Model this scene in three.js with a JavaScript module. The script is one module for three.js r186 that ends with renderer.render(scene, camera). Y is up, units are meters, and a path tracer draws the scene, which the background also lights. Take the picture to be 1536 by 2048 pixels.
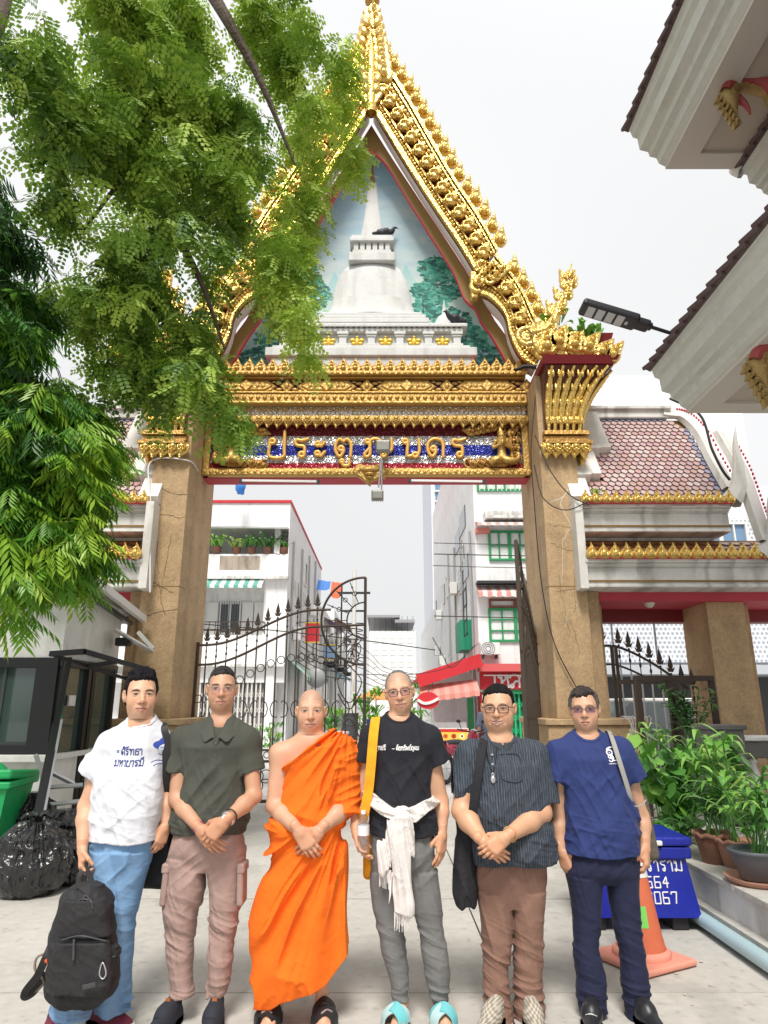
import * as THREE from 'three';
import { mergeGeometries } from 'three/addons/utils/BufferGeometryUtils.js';
import { RoundedBoxGeometry } from 'three/addons/geometries/RoundedBoxGeometry.js';

// ---------- camera, sky, sun, exposure ----------
const W = 768, H = 1024, FOC = 1360, PITCH = Math.atan(388 / 1360), EYE = 1.55;
const scene = new THREE.Scene();
const camera = new THREE.PerspectiveCamera(2 * Math.atan(1024 / FOC) * 180 / Math.PI, W / H, 0.05, 600);
camera.position.set(0, EYE, 0);
camera.rotation.x = PITCH;
const renderer = new THREE.WebGLRenderer();
renderer.setSize(W, H);
renderer.toneMapping = THREE.LinearToneMapping;
renderer.toneMappingExposure = 2.65;
renderer.shadowMap.enabled = true;
{ // overcast sky: brighter towards the zenith, faint cloud structure
  const w = 256, h = 128, d = new Float32Array(w * h * 4);
  for (let j = 0; j < h; j++) for (let i = 0; i < w; i++) {
    const el = ((j + 0.5) / h - 0.5) * Math.PI, az = (i + 0.5) / w * 2 * Math.PI, s = Math.max(0, Math.sin(el));
    const cl = 1 + 0.03 * Math.sin(az * 3 + Math.sin(el * 7) * 2) * Math.cos(el) + 0.03 * Math.sin(az * 5 + el * 9 + 1) * Math.cos(el);
    const L = el < 0 ? 0.17 : (0.318 + 0.085 * s) * cl;
    const o = (j * w + i) * 4;
    d[o] = L * (el < 0 ? 1 : 0.985); d[o + 1] = L * 0.99; d[o + 2] = L * (el < 0 ? 0.95 : 1.0); d[o + 3] = 1;
  }
  const t = new THREE.DataTexture(d, w, h, THREE.RGBAFormat, THREE.FloatType);
  t.mapping = THREE.EquirectangularReflectionMapping; t.magFilter = THREE.LinearFilter; t.needsUpdate = true;
  scene.background = t; scene.environment = t;
}
const sun = new THREE.DirectionalLight(new THREE.Color(1, 0.95, 0.88), 1.5);
sun.position.set(-2, 26, 8.5); sun.castShadow = true; sun.shadow.radius = 34;
sun.shadow.camera.left = sun.shadow.camera.bottom = -30; sun.shadow.camera.right = sun.shadow.camera.top = 30; sun.shadow.camera.far = 90;
sun.shadow.mapSize.set(2048, 2048);
scene.add(sun); scene.add(sun.target); sun.target.position.set(0, 0, -10);
// ---------- helpers ----------
const V = (x, y, z) => new THREE.Vector3(x, y, z);
const clamp = (x, a, b) => x < a ? a : x > b ? b : x, lerp = (a, b, t) => a + (b - a) * t;
const sst = (a, b, x) => { const t = clamp((x - a) / (b - a), 0, 1); return t * t * (3 - 2 * t); };
function RNG(s) { return () => { s = (s + 0x6d2b79f5) | 0; let t = Math.imul(s ^ (s >>> 15), 1 | s); t = (t + Math.imul(t ^ (t >>> 7), 61 | t)) ^ t; return ((t ^ (t >>> 14)) >>> 0) / 4294967296; }; }
const CP = Math.cos(PITCH), SP = Math.sin(PITCH);
// a point of the place, measured on the photograph: pixel of the picture and distance on the ground
function at(px, py, D) { const x = (px - 768) / FOC, y = (1024 - py) / FOC, k = D / (CP - y * SP); return V(x * k, EYE + (y * CP + SP) * k, -D); }
const Yof = (py, D) => at(768, py, D).y, Xof = (px, py, D) => at(px, py, D).x;
// hash / value noise
function h3(x, y, z) { let n = Math.imul(x, 374761393) + Math.imul(y, 668265263) + Math.imul(z, 1274126177); n = Math.imul(n ^ (n >>> 13), 1274126177); return ((n ^ (n >>> 16)) >>> 0) / 4294967296; }
function noise(x, y, z) {
  const X = Math.floor(x), Y = Math.floor(y), Z = Math.floor(z); let u = x - X, v = y - Y, w = z - Z; u = u * u * (3 - 2 * u); v = v * v * (3 - 2 * v); w = w * w * (3 - 2 * w);
  const a = lerp(lerp(h3(X, Y, Z), h3(X + 1, Y, Z), u), lerp(h3(X, Y + 1, Z), h3(X + 1, Y + 1, Z), u), v), b = lerp(lerp(h3(X, Y, Z + 1), h3(X + 1, Y, Z + 1), u), lerp(h3(X, Y + 1, Z + 1), h3(X + 1, Y + 1, Z + 1), u), v);
  return lerp(a, b, w);
}
const fbm = (x, y, z, n = 4) => { let s = 0, a = 0.5; for (let i = 0; i < n; i++) { s += a * noise(x, y, z); x = x * 2.03 + 5; y = y * 2.03 + 3; z = z * 2.03 + 7; a *= 0.5; } return s / (1 - Math.pow(0.5, n)); };
// tileable noise on a torus of p cells
function tn(x, y, p, s) { const X = Math.floor(x), Y = Math.floor(y); let u = x - X, v = y - Y; u = u * u * (3 - 2 * u); v = v * v * (3 - 2 * v); const m = (a) => ((a % p) + p) % p; return lerp(lerp(h3(m(X), m(Y), s), h3(m(X + 1), m(Y), s), u), lerp(h3(m(X), m(Y + 1), s), h3(m(X + 1), m(Y + 1), s), u), v); }
const tfbm = (u, v, p, s, n = 4) => { let r = 0, a = 0.5; for (let i = 0; i < n; i++) { r += a * tn(u * p, v * p, p, s + i); p *= 2; a *= 0.5; } return r / (1 - Math.pow(0.5, n)); };
function dtex(n, f, srgb = false, size = 1) { // f(u,v) -> [r,g,b] linear 0..1 (stored as sRGB when srgb)
  const d = new Uint8Array(n * n * 4), e = (x) => { x = clamp(x, 0, 1); return Math.round(255 * (srgb ? (x < 0.0031308 ? x * 12.92 : 1.055 * Math.pow(x, 1 / 2.4) - 0.055) : x)); };
  for (let j = 0; j < n; j++) for (let i = 0; i < n; i++) { const c = f((i + 0.5) / n, (j + 0.5) / n), o = (j * n + i) * 4; d[o] = e(c[0]); d[o + 1] = e(c[1]); d[o + 2] = e(c[2]); d[o + 3] = 255; }
  const t = new THREE.DataTexture(d, n, n); t.wrapS = t.wrapT = THREE.RepeatWrapping; t.magFilter = THREE.LinearFilter; if (srgb) t.colorSpace = THREE.SRGBColorSpace;
  t.repeat.set(1 / size, 1 / size); t.needsUpdate = true; return t;
}
function ctex(w, h, draw, rep = false) { const c = document.createElement('canvas'); c.width = w; c.height = h; draw(c.getContext('2d'), w, h); const t = new THREE.CanvasTexture(c); t.colorSpace = THREE.SRGBColorSpace; if (rep) t.wrapS = t.wrapT = THREE.RepeatWrapping; return t; }
const lin = (r, g, b) => new THREE.Color().setRGB(r, g, b);
const mixc = (a, b, t) => [lerp(a[0], b[0], t), lerp(a[1], b[1], t), lerp(a[2], b[2], t)];
function M(c, rough = 0.8, o = {}) { const m = new THREE.MeshPhysicalMaterial({ roughness: rough, side: THREE.DoubleSide, ...o }); if (Array.isArray(c)) m.color.setRGB(...c); else if (c) m.color.set(c); return m; }
// uv in metres by the dominant axis of each face
function uvm(g) {
  if (g.index) g = g.toNonIndexed(); const p = g.attributes.position, n = p.count, uv = new Float32Array(n * 2), a = V(), b = V(), c = V();
  for (let i = 0; i < n; i += 3) {
    a.fromBufferAttribute(p, i); b.fromBufferAttribute(p, i + 1).sub(a); c.fromBufferAttribute(p, i + 2).sub(a); b.cross(c);
    const ax = Math.abs(b.x), ay = Math.abs(b.y), az = Math.abs(b.z);
    for (let k = 0; k < 3; k++) { const x = p.getX(i + k), y = p.getY(i + k), z = p.getZ(i + k), o = (i + k) * 2; if (az >= ax && az >= ay) { uv[o] = x; uv[o + 1] = y; } else if (ax >= ay) { uv[o] = z + 0.37; uv[o + 1] = y; } else { uv[o] = x; uv[o + 1] = z; } }
  }
  g.setAttribute('uv', new THREE.BufferAttribute(uv, 2)); return g;
}
const clean = (g) => { g = g.index ? g.toNonIndexed() : g; for (const k of Object.keys(g.attributes)) if (!['position', 'normal', 'uv'].includes(k)) g.deleteAttribute(k); if (!g.attributes.normal) g.computeVertexNormals(); if (!g.attributes.uv) g.setAttribute('uv', new THREE.BufferAttribute(new Float32Array(g.attributes.position.count * 2), 2)); g.morphAttributes = {}; return g; };
const merge = (list, uv = true) => { const g = list.length === 1 ? clean(list[0]) : mergeGeometries(list.map(clean), false); return uv ? uvm(g) : g; };
const X4 = (x, y, z, rx = 0, ry = 0, rz = 0, sx = 1, sy = sx, sz = sx) => new THREE.Matrix4().compose(V(x, y, z), new THREE.Quaternion().setFromEuler(new THREE.Euler(rx, ry, rz)), V(sx, sy, sz));
// geometries (world metres): box by corner extents, bevelled
function bx(x0, x1, y0, y1, z0, z1, r = 0) { const w = Math.abs(x1 - x0), h = Math.abs(y1 - y0), d = Math.abs(z1 - z0), g = r ? new RoundedBoxGeometry(w, h, d, 1, Math.min(r, w / 2.1, h / 2.1, d / 2.1)) : new THREE.BoxGeometry(w, h, d); return g.translate((x0 + x1) / 2, (y0 + y1) / 2, (z0 + z1) / 2); }
function bar(a, b, w, d = w, roll = 0) { const l = a.distanceTo(b), g = new THREE.BoxGeometry(w, l, d); if (roll) g.rotateY(roll); g.applyQuaternion(new THREE.Quaternion().setFromUnitVectors(V(0, 1, 0), b.clone().sub(a).divideScalar(l))); return g.translate((a.x + b.x) / 2, (a.y + b.y) / 2, (a.z + b.z) / 2); }
function rod(a, b, r0, r1 = r0, n = 8) { const l = a.distanceTo(b), g = new THREE.CylinderGeometry(r1, r0, l, n, 1); g.applyQuaternion(new THREE.Quaternion().setFromUnitVectors(V(0, 1, 0), b.clone().sub(a).divideScalar(l))); return g.translate((a.x + b.x) / 2, (a.y + b.y) / 2, (a.z + b.z) / 2); }
function tube(pts, r, seg = 0, n = 6, closed = false) { return new THREE.TubeGeometry(new THREE.CatmullRomCurve3(pts, closed, 'centripetal'), seg || pts.length * 4, r, n, closed); }
function taper(pts, r0, r1, seg = 12, n = 6, prof) { // tube whose radius changes along the curve
  const c = new THREE.CatmullRomCurve3(pts), g = new THREE.TubeGeometry(c, seg, 1, n, false), p = g.attributes.position, q = V();
  for (let i = 0; i <= seg; i++) { c.getPointAt(i / seg, q); const t = i / seg, r = prof ? prof(t) : lerp(r0, r1, t); for (let j = 0; j <= n; j++) { const k = i * (n + 1) + j; p.setXYZ(k, q.x + (p.getX(k) - q.x) * r, q.y + (p.getY(k) - q.y) * r, q.z + (p.getZ(k) - q.z) * r); } }
  g.computeVertexNormals(); return g;
}
function extr(pts, depth, bev = 0, holes) { const s = pts instanceof THREE.Shape ? pts : new THREE.Shape(pts.map((p) => new THREE.Vector2(p[0], p[1]))); if (holes) for (const h of holes) s.holes.push(new THREE.Path(h.map((p) => new THREE.Vector2(p[0], p[1])))); return new THREE.ExtrudeGeometry(s, { depth, bevelEnabled: bev > 0, bevelThickness: bev, bevelSize: bev, bevelSegments: 1, curveSegments: 6 }); }
const lathe = (pts, n = 16) => new THREE.LatheGeometry(pts.map((p) => new THREE.Vector2(p[0], p[1])), n);
const ball = (x, y, z, rx, ry = rx, rz = rx, w = 10, h = 7) => new THREE.SphereGeometry(1, w, h).scale(rx, ry, rz).translate(x, y, z);
function blade(pts, width, cup = 0.15, n = pts.length - 1) { // leaf blade along a curve, width(t)
  const c = new THREE.CatmullRomCurve3(pts), P = [], I = [], q = V(), tg = V(), sd = V(), up = V();
  for (let i = 0; i <= n; i++) { const t = i / n; c.getPoint(t, q); c.getTangent(t, tg); sd.crossVectors(tg, V(0, 1, 0)); if (sd.lengthSq() < 1e-4) sd.set(1, 0, 0); sd.normalize(); up.crossVectors(sd, tg); const w = width(t); P.push(q.x - sd.x * w + up.x * w * cup, q.y - sd.y * w + up.y * w * cup, q.z - sd.z * w + up.z * w * cup, q.x, q.y, q.z, q.x + sd.x * w + up.x * w * cup, q.y + sd.y * w + up.y * w * cup, q.z + sd.z * w + up.z * w * cup); }
  for (let i = 0; i < n; i++) { const a = i * 3; for (const k of [0, 1]) I.push(a + k, a + k + 1, a + k + 3, a + k + 1, a + k + 4, a + k + 3); }
  const g = new THREE.BufferGeometry(); g.setAttribute('position', new THREE.Float32BufferAttribute(P, 3)); g.setIndex(I); g.computeVertexNormals(); return g;
}
// objects
const names = {};
function num(name) { const k = names[name] = (names[name] ?? -1) + 1; return k ? name + '_' + String(k).padStart(3, '0') : name; }
function tag(o, label, category, group, kind) { if (label) o.userData.label = label; if (category) o.userData.category = category; if (group) o.userData.group = group; if (kind) o.userData.kind = kind; return o; }
function shad(m) { m.castShadow = m.receiveShadow = true; return m; }
function part(parent, name, g, mat, uv = true) { const m = shad(new THREE.Mesh(Array.isArray(g) ? merge(g, uv) : g, mat)); m.name = name; parent.add(m); return m; }
function thing(name, label, category, pos = [0, 0, 0], turn = 0, group) { const o = new THREE.Group(); o.name = num(name); o.position.set(...pos); o.rotation.y = turn; scene.add(o); return tag(o, label, category, group); }
function solo(name, g, mat, label, category, group, uv = true) { const m = part(scene, num(name), g, mat, uv); return tag(m, label, category, group); }
function structure(name, g, mat, parent = scene) { const m = part(parent, parent === scene ? num(name) : name, g, mat); if (parent === scene) m.userData.kind = 'structure'; return m; }
function sub(parent, name) { const g = new THREE.Group(); g.name = name; parent.add(g); return g; }
function put(parent, name, geo, mat, m4) { const m = shad(new THREE.Mesh(geo, mat)); m.name = name; m.applyMatrix4(m4); parent.add(m); return m; }
// ---------- bodies: distance fields meshed with surface nets ----------
const fr = (n) => 1 - Math.abs(2 * n - 1);
const smin = (a, b, k) => { const h = k - Math.abs(a - b); return h <= 0 ? (a < b ? a : b) : (a < b ? a : b) - h * h * 0.25 / k; };
const smax = (a, b, k) => -smin(-a, -b, k);
// primitives: {f, k, c:[x,y,z], r} distance, blend, bound
function cap(a, b, ra, rb, k = 0.02, sz = 1) { // tapered capsule, flattened along z by sz
  const ax = a.x, ay = a.y, az = a.z, dx = b.x - ax, dy = b.y - ay, dz = (b.z - az) / sz, l2 = dx * dx + dy * dy + dz * dz || 1e-9, is = 1 / sz, m = Math.min(1, sz);
  return { k, c: [(a.x + b.x) / 2, (a.y + b.y) / 2, (a.z + b.z) / 2], r: a.distanceTo(b) / 2 + Math.max(ra, rb), f(x, y, z) { const px = x - ax, py = y - ay, pz = (z - az) * is; let h = (px * dx + py * dy + pz * dz) / l2; h = h < 0 ? 0 : h > 1 ? 1 : h; const ex = px - h * dx, ey = py - h * dy, ez = pz - h * dz; return (Math.sqrt(ex * ex + ey * ey + ez * ez) - ra - (rb - ra) * h) * m; } };
}
function ell(c, rx, ry, rz, k = 0.02, e) { // ellipsoid, optional rotation
  const q = e ? new THREE.Matrix3().setFromMatrix4(new THREE.Matrix4().makeRotationFromEuler(new THREE.Euler(...e)).transpose()).elements : null, cx = c.x, cy = c.y, cz = c.z, m = Math.min(rx, ry, rz);
  return { k, c: [cx, cy, cz], r: Math.max(rx, ry, rz), f(x, y, z) { x -= cx; y -= cy; z -= cz; if (q) { const X = q[0] * x + q[3] * y + q[6] * z, Y = q[1] * x + q[4] * y + q[7] * z, Z = q[2] * x + q[5] * y + q[8] * z; x = X; y = Y; z = Z; } const a = x / rx, b = y / ry, d = z / rz, k0 = Math.sqrt(a * a + b * b + d * d); if (k0 < 1e-4) return -m; const g = Math.sqrt(a * a / (rx * rx) + b * b / (ry * ry) + d * d / (rz * rz)); return k0 * (k0 - 1) / g; } };
}
function field(prims) { return (x, y, z) => { let d = 1e3; for (let i = 0; i < prims.length; i++) { const p = prims[i], ex = x - p.c[0], ey = y - p.c[1], ez = z - p.c[2], lb = Math.sqrt(ex * ex + ey * ey + ez * ez) - p.r; if (lb > d + p.k + 0.002 && lb > 0.05) continue; if (p.sub) d = smax(d, -p.f(x, y, z), p.k); else d = smin(d, p.f(x, y, z), p.k); } return d; }; }
// stacked cross-sections [y, cx, cz, hw, hd] -> distance
function profile(rows, pow = 2.4) {
  rows = rows.slice().sort((a, b) => a[0] - b[0]); const y0 = rows[0][0], y1 = rows[rows.length - 1][0], N = 160, L = new Float32Array((N + 1) * 4);
  for (let i = 0; i <= N; i++) { const y = lerp(y0, y1, i / N); let j = 0; while (j < rows.length - 2 && rows[j + 1][0] < y) j++; const a = rows[Math.max(0, j - 1)], b = rows[j], c = rows[j + 1], d = rows[Math.min(rows.length - 1, j + 2)], t = clamp((y - b[0]) / (c[0] - b[0]), 0, 1), h = c[0] - b[0];
    for (let k = 0; k < 4; k++) { const m0 = j ? (c[k + 1] - a[k + 1]) / (c[0] - a[0]) * h : c[k + 1] - b[k + 1], m1 = j < rows.length - 2 ? (d[k + 1] - b[k + 1]) / (d[0] - b[0]) * h : c[k + 1] - b[k + 1], t2 = t * t, t3 = t2 * t; L[i * 4 + k] = (2 * t3 - 3 * t2 + 1) * b[k + 1] + (t3 - 2 * t2 + t) * m0 + (3 * t2 - 2 * t3) * c[k + 1] + (t3 - t2) * m1; } }
  const f = (x, y, z) => { const u = clamp((y - y0) / (y1 - y0), 0, 1) * N, i = Math.min(N - 1, u | 0), t = u - i, o = i * 4, cx = lerp(L[o], L[o + 4], t), cz = lerp(L[o + 1], L[o + 5], t), hw = lerp(L[o + 2], L[o + 6], t), hd = lerp(L[o + 3], L[o + 7], t);
    const a = Math.abs(x - cx) / hw, b = Math.abs(z - cz) / hd, n = Math.pow(Math.pow(a, pow) + Math.pow(b, pow), 1 / pow); const d = n < 1e-3 ? -Math.min(hw, hd) : (n - 1) * Math.sqrt((x - cx) * (x - cx) + (z - cz) * (z - cz)) / n; const e = Math.max(y0 - y, y - y1); return e > 0 ? (d > 0 ? Math.sqrt(d * d + e * e) : e) : Math.max(d, e); };
  f.y0 = y0; f.y1 = y1; return f;
}
// surface nets over a box; blocks far from the surface are skipped
function net(f, lo, hi, h, color, uv) {
  const B = 6, nx = Math.ceil((hi[0] - lo[0]) / h / B) * B + 1, ny = Math.ceil((hi[1] - lo[1]) / h / B) * B + 1, nz = Math.ceil((hi[2] - lo[2]) / h / B) * B + 1, F = new Float32Array(nx * ny * nz), R = B * h * 0.87 * 1.7 + 0.004, sy = nx, szz = nx * ny;
  for (let K = 0; K < nz; K += B) for (let J = 0; J < ny; J += B) for (let I = 0; I < nx; I += B) {
    const i1 = Math.min(nx, I + B), j1 = Math.min(ny, J + B), k1 = Math.min(nz, K + B), d = f(lo[0] + (I + B / 2) * h, lo[1] + (J + B / 2) * h, lo[2] + (K + B / 2) * h), far = Math.abs(d) > R;
    for (let k = K; k < k1; k++) for (let j = J; j < j1; j++) for (let i = I; i < i1; i++) F[k * szz + j * sy + i] = far ? d : f(lo[0] + i * h, lo[1] + j * h, lo[2] + k * h);
  }
  const id = new Int32Array(nx * ny * nz).fill(-1), P = [], Nn = [], I = [];
  for (let k = 0; k < nz - 1; k++) for (let j = 0; j < ny - 1; j++) for (let i = 0; i < nx - 1; i++) {
    const o = k * szz + j * sy + i, a0 = F[o]; let s = 0; const c = [a0, F[o + 1], F[o + sy], F[o + sy + 1], F[o + szz], F[o + szz + 1], F[o + szz + sy], F[o + szz + sy + 1]];
    for (let q = 0; q < 8; q++) if (c[q] < 0) s++; if (s === 0 || s === 8) continue;
    let x = 0, y = 0, z = 0, n = 0; const e = (p, q, ax, bx_, cx) => { if ((c[p] < 0) !== (c[q] < 0)) { const t = c[p] / (c[p] - c[q]); x += (p & 1) + (ax ? t : 0); y += ((p >> 1) & 1) + (bx_ ? t : 0); z += (p >> 2) + (cx ? t : 0); n++; } };
    e(0, 1, 1, 0, 0); e(2, 3, 1, 0, 0); e(4, 5, 1, 0, 0); e(6, 7, 1, 0, 0); e(0, 2, 0, 1, 0); e(1, 3, 0, 1, 0); e(4, 6, 0, 1, 0); e(5, 7, 0, 1, 0); e(0, 4, 0, 0, 1); e(1, 5, 0, 0, 1); e(2, 6, 0, 0, 1); e(3, 7, 0, 0, 1);
    x /= n; y /= n; z /= n; id[o] = P.length / 3; P.push(lo[0] + (i + x) * h, lo[1] + (j + y) * h, lo[2] + (k + z) * h);
    const gx = lerp(lerp(c[1] - c[0], c[3] - c[2], y), lerp(c[5] - c[4], c[7] - c[6], y), z), gy = lerp(lerp(c[2] - c[0], c[3] - c[1], x), lerp(c[6] - c[4], c[7] - c[5], x), z), gz = lerp(lerp(c[4] - c[0], c[5] - c[1], x), lerp(c[6] - c[2], c[7] - c[3], x), y), l = Math.hypot(gx, gy, gz) || 1; Nn.push(gx / l, gy / l, gz / l);
  }
  const quad = (a, b, c, d, fl) => { if (a < 0 || b < 0 || c < 0 || d < 0) return; if (fl) I.push(a, c, b, b, c, d); else I.push(a, b, c, b, d, c); };
  for (let k = 1; k < nz - 1; k++) for (let j = 1; j < ny - 1; j++) for (let i = 1; i < nx - 1; i++) { const o = k * szz + j * sy + i, a = F[o] < 0;
    if (a !== F[o + 1] < 0) quad(id[o - szz - sy], id[o - szz], id[o - sy], id[o], !a);
    if (a !== F[o + sy] < 0) quad(id[o - szz - 1], id[o - szz], id[o - 1], id[o], a);
    if (a !== F[o + szz] < 0) quad(id[o - sy - 1], id[o - sy], id[o - 1], id[o], !a); }
  const g = new THREE.BufferGeometry(), n = P.length / 3; g.setAttribute('position', new THREE.Float32BufferAttribute(P, 3)); g.setAttribute('normal', new THREE.Float32BufferAttribute(Nn, 3)); g.setIndex(I);
  const U = new Float32Array(n * 2); for (let i = 0; i < n; i++) { const q = uv ? uv(P[i * 3], P[i * 3 + 1], P[i * 3 + 2]) : [P[i * 3], P[i * 3 + 1]]; U[i * 2] = q[0]; U[i * 2 + 1] = q[1]; } g.setAttribute('uv', new THREE.BufferAttribute(U, 2));
  if (color) { const C = new Float32Array(n * 3); for (let i = 0; i < n; i++) { const c = color(P[i * 3], P[i * 3 + 1], P[i * 3 + 2], Nn[i * 3], Nn[i * 3 + 1], Nn[i * 3 + 2]); C[i * 3] = c[0]; C[i * 3 + 1] = c[1]; C[i * 3 + 2] = c[2]; } g.setAttribute('color', new THREE.BufferAttribute(C, 3)); }
  return g;
}
function joinNets(list) { return list.length === 1 ? list[0] : mergeGeometries(list, false); }
// a print laid on a garment: the triangles of its front inside a rectangle, lifted by 1.5 mm
function printOn(g, x0, x1, y0, y1, back = 0) { const p = g.attributes.position, n = g.attributes.normal, I = g.index.array, P = [], N = [], U = []; for (let i = 0; i < I.length; i += 3) { const T3 = [I[i], I[i + 1], I[i + 2]]; let cx = 0, cy = 0, ok = true; for (const v of T3) { cx += p.getX(v) / 3; cy += p.getY(v) / 3; if (n.getZ(v) < back + 0.05 || p.getZ(v) < -0.02) ok = false; } if (!ok || cx < x0 || cx > x1 || cy < y0 || cy > y1) continue; for (const v of T3) { P.push(p.getX(v) + n.getX(v) * 0.0015, p.getY(v) + n.getY(v) * 0.0015, p.getZ(v) + n.getZ(v) * 0.0015); N.push(n.getX(v), n.getY(v), n.getZ(v)); U.push((p.getX(v) - x0) / (x1 - x0), (p.getY(v) - y0) / (y1 - y0)); } }
  const o = new THREE.BufferGeometry(); o.setAttribute('position', new THREE.Float32BufferAttribute(P, 3)); o.setAttribute('normal', new THREE.Float32BufferAttribute(N, 3)); o.setAttribute('uv', new THREE.Float32BufferAttribute(U, 2)); return o; }
// ---------- materials ----------
const T = {};
T.grain = dtex(256, (u, v) => { const a = tfbm(u, v, 16, 1, 4); return [a, a, a]; }, false, 0.5);
T.rough = dtex(256, (u, v) => { const a = 0.55 + 0.6 * (tfbm(u, v, 6, 9, 5) - 0.5); return [a, a, a]; }, false, 1.3);
// concrete paving: pale grey with dust, fine pits and faint stains
T.conc = dtex(1024, (u, v) => { const a = tfbm(u, v, 4, 21, 6), b = tfbm(u, v, 64, 31, 3), s = sst(0.56, 0.72, tfbm(u, v, 7, 41, 5)); const k = (0.47 + 0.12 * (a - 0.5) + 0.10 * (b - 0.5)) * (1 - 0.15 * s) * (b < 0.22 ? 0.86 : 1); return [k * 1.0, k * 0.965, k * 0.90]; }, true, 3.1);
T.concB = dtex(512, (u, v) => { const b = tfbm(u, v, 48, 33, 4); return [b, b, b]; }, false, 1.55);
// washed-gravel render of the pillars
T.gravel = dtex(1024, (u, v) => { const g = tfbm(u, v, 128, 51, 2), a = tfbm(u, v, 5, 52, 5), d = tfbm(u, v, 30, 53, 3); const k = 0.62 + 0.32 * (g - 0.5) + 0.30 * (a - 0.5) + 0.16 * (d - 0.5); return [0.76 * k, 0.53 * k, 0.30 * k]; }, true, 1.4);
T.gravelB = dtex(512, (u, v) => { const g = tfbm(u, v, 96, 51, 2); return [g, g, g]; }, false, 0.7);
// white-washed masonry with grey run-off streaks
function washed(seed, dirt, base) { return dtex(512, (u, v) => { const s = sst(0.5, 0.8, tn(u * 24, v * 3, 24, seed) * 0.55 + tfbm(u, v, 6, seed + 3, 5) * 0.5), a = tfbm(u, v, 5, seed + 9, 5), f = tfbm(u, v, 50, seed + 12, 2); const k = 1 - dirt * s - dirt * 0.5 * sst(0.5, 0.8, a) - 0.10 * (f - 0.4); return [base[0] * k, base[1] * k * (1 - 0.01 * s), base[2] * k * (1 - 0.03 * s)]; }, true, 2.3); }
T.white = washed(71, 0.10, [0.80, 0.80, 0.78]);
T.dirty = washed(81, 0.34, [0.74, 0.735, 0.71]);
const K = {
  concrete: M(null, 0.9, { map: T.conc, bumpMap: T.concB, bumpScale: 0.003 }),
  gravel: M(null, 0.85, { map: T.gravel, bumpMap: T.gravelB, bumpScale: 0.004 }),
  white: M(null, 0.75, { map: T.white, bumpMap: T.grain, bumpScale: 0.002 }),
  dirty: M(null, 0.85, { map: T.dirty, bumpMap: T.grain, bumpScale: 0.003 }),
  gold: M([0.78, 0.54, 0.16], 0.38, { metalness: 0.68, bumpMap: T.grain, bumpScale: 0.014, roughnessMap: T.rough }),
  goldDark: M([0.46, 0.26, 0.07], 0.45, { metalness: 0.5, bumpMap: T.grain, bumpScale: 0.012 }),
  goldOld: M([0.58, 0.37, 0.11], 0.45, { metalness: 0.5, bumpMap: T.grain, bumpScale: 0.012 }),
  ochre: M([0.27, 0.16, 0.045], 0.6, { metalness: 0.2, bumpMap: T.grain, bumpScale: 0.003 }),
  red: M([0.22, 0.014, 0.02], 0.5, { bumpMap: T.grain, bumpScale: 0.002 }),
  pinkred: M([0.55, 0.06, 0.09], 0.7, { bumpMap: T.grain, bumpScale: 0.002 }),
  blue: M([0.03, 0.05, 0.32], 0.4),
  iron: M([0.085, 0.066, 0.052], 0.45, { metalness: 0.5, bumpMap: T.grain, bumpScale: 0.001 }),
  black: M([0.018, 0.018, 0.02], 0.45),
  steel: M([0.55, 0.56, 0.58], 0.35, { metalness: 0.8 }),
  plastW: M([0.75, 0.75, 0.75], 0.4),
  cable: M([0.015, 0.014, 0.016], 0.6),
};
// ---------- ground ----------
{
  const g = structure('ground', [bx(-300, 300, -0.3, -0.14, -300, 60)], M([0.34, 0.33, 0.31], 0.95));
  // cast concrete slabs of the yard, joints left open
  const yard = tag(sub(scene, 'courtyard_paving'), null, null, null, 'structure'), r = RNG(31);
  const zs = [6, 0.5, -2.6, -4.42, -6.35, -8.6, -10.8, -13.2], xs = [[-14, -6.2, 0.98, 8.5, 15]];
  for (let j = 0; j < zs.length - 1; j++) { const X = [-14, -5.9 + (j % 2) * 0.2, 0.62 + j * 0.02, 7.2, 14]; for (let i = 0; i < X.length - 1; i++) { const k = 1 + (r() - 0.5) * 0.08, m = K.concrete.clone(); m.color.setRGB(k, k, k * 0.99); part(yard, 'concrete_slab', [bx(X[i] + 0.006, X[i + 1] - 0.006, -0.13, (r() - 0.5) * 0.004, zs[j + 1] + 0.006, zs[j] - 0.006)], m); } }
}
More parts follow.
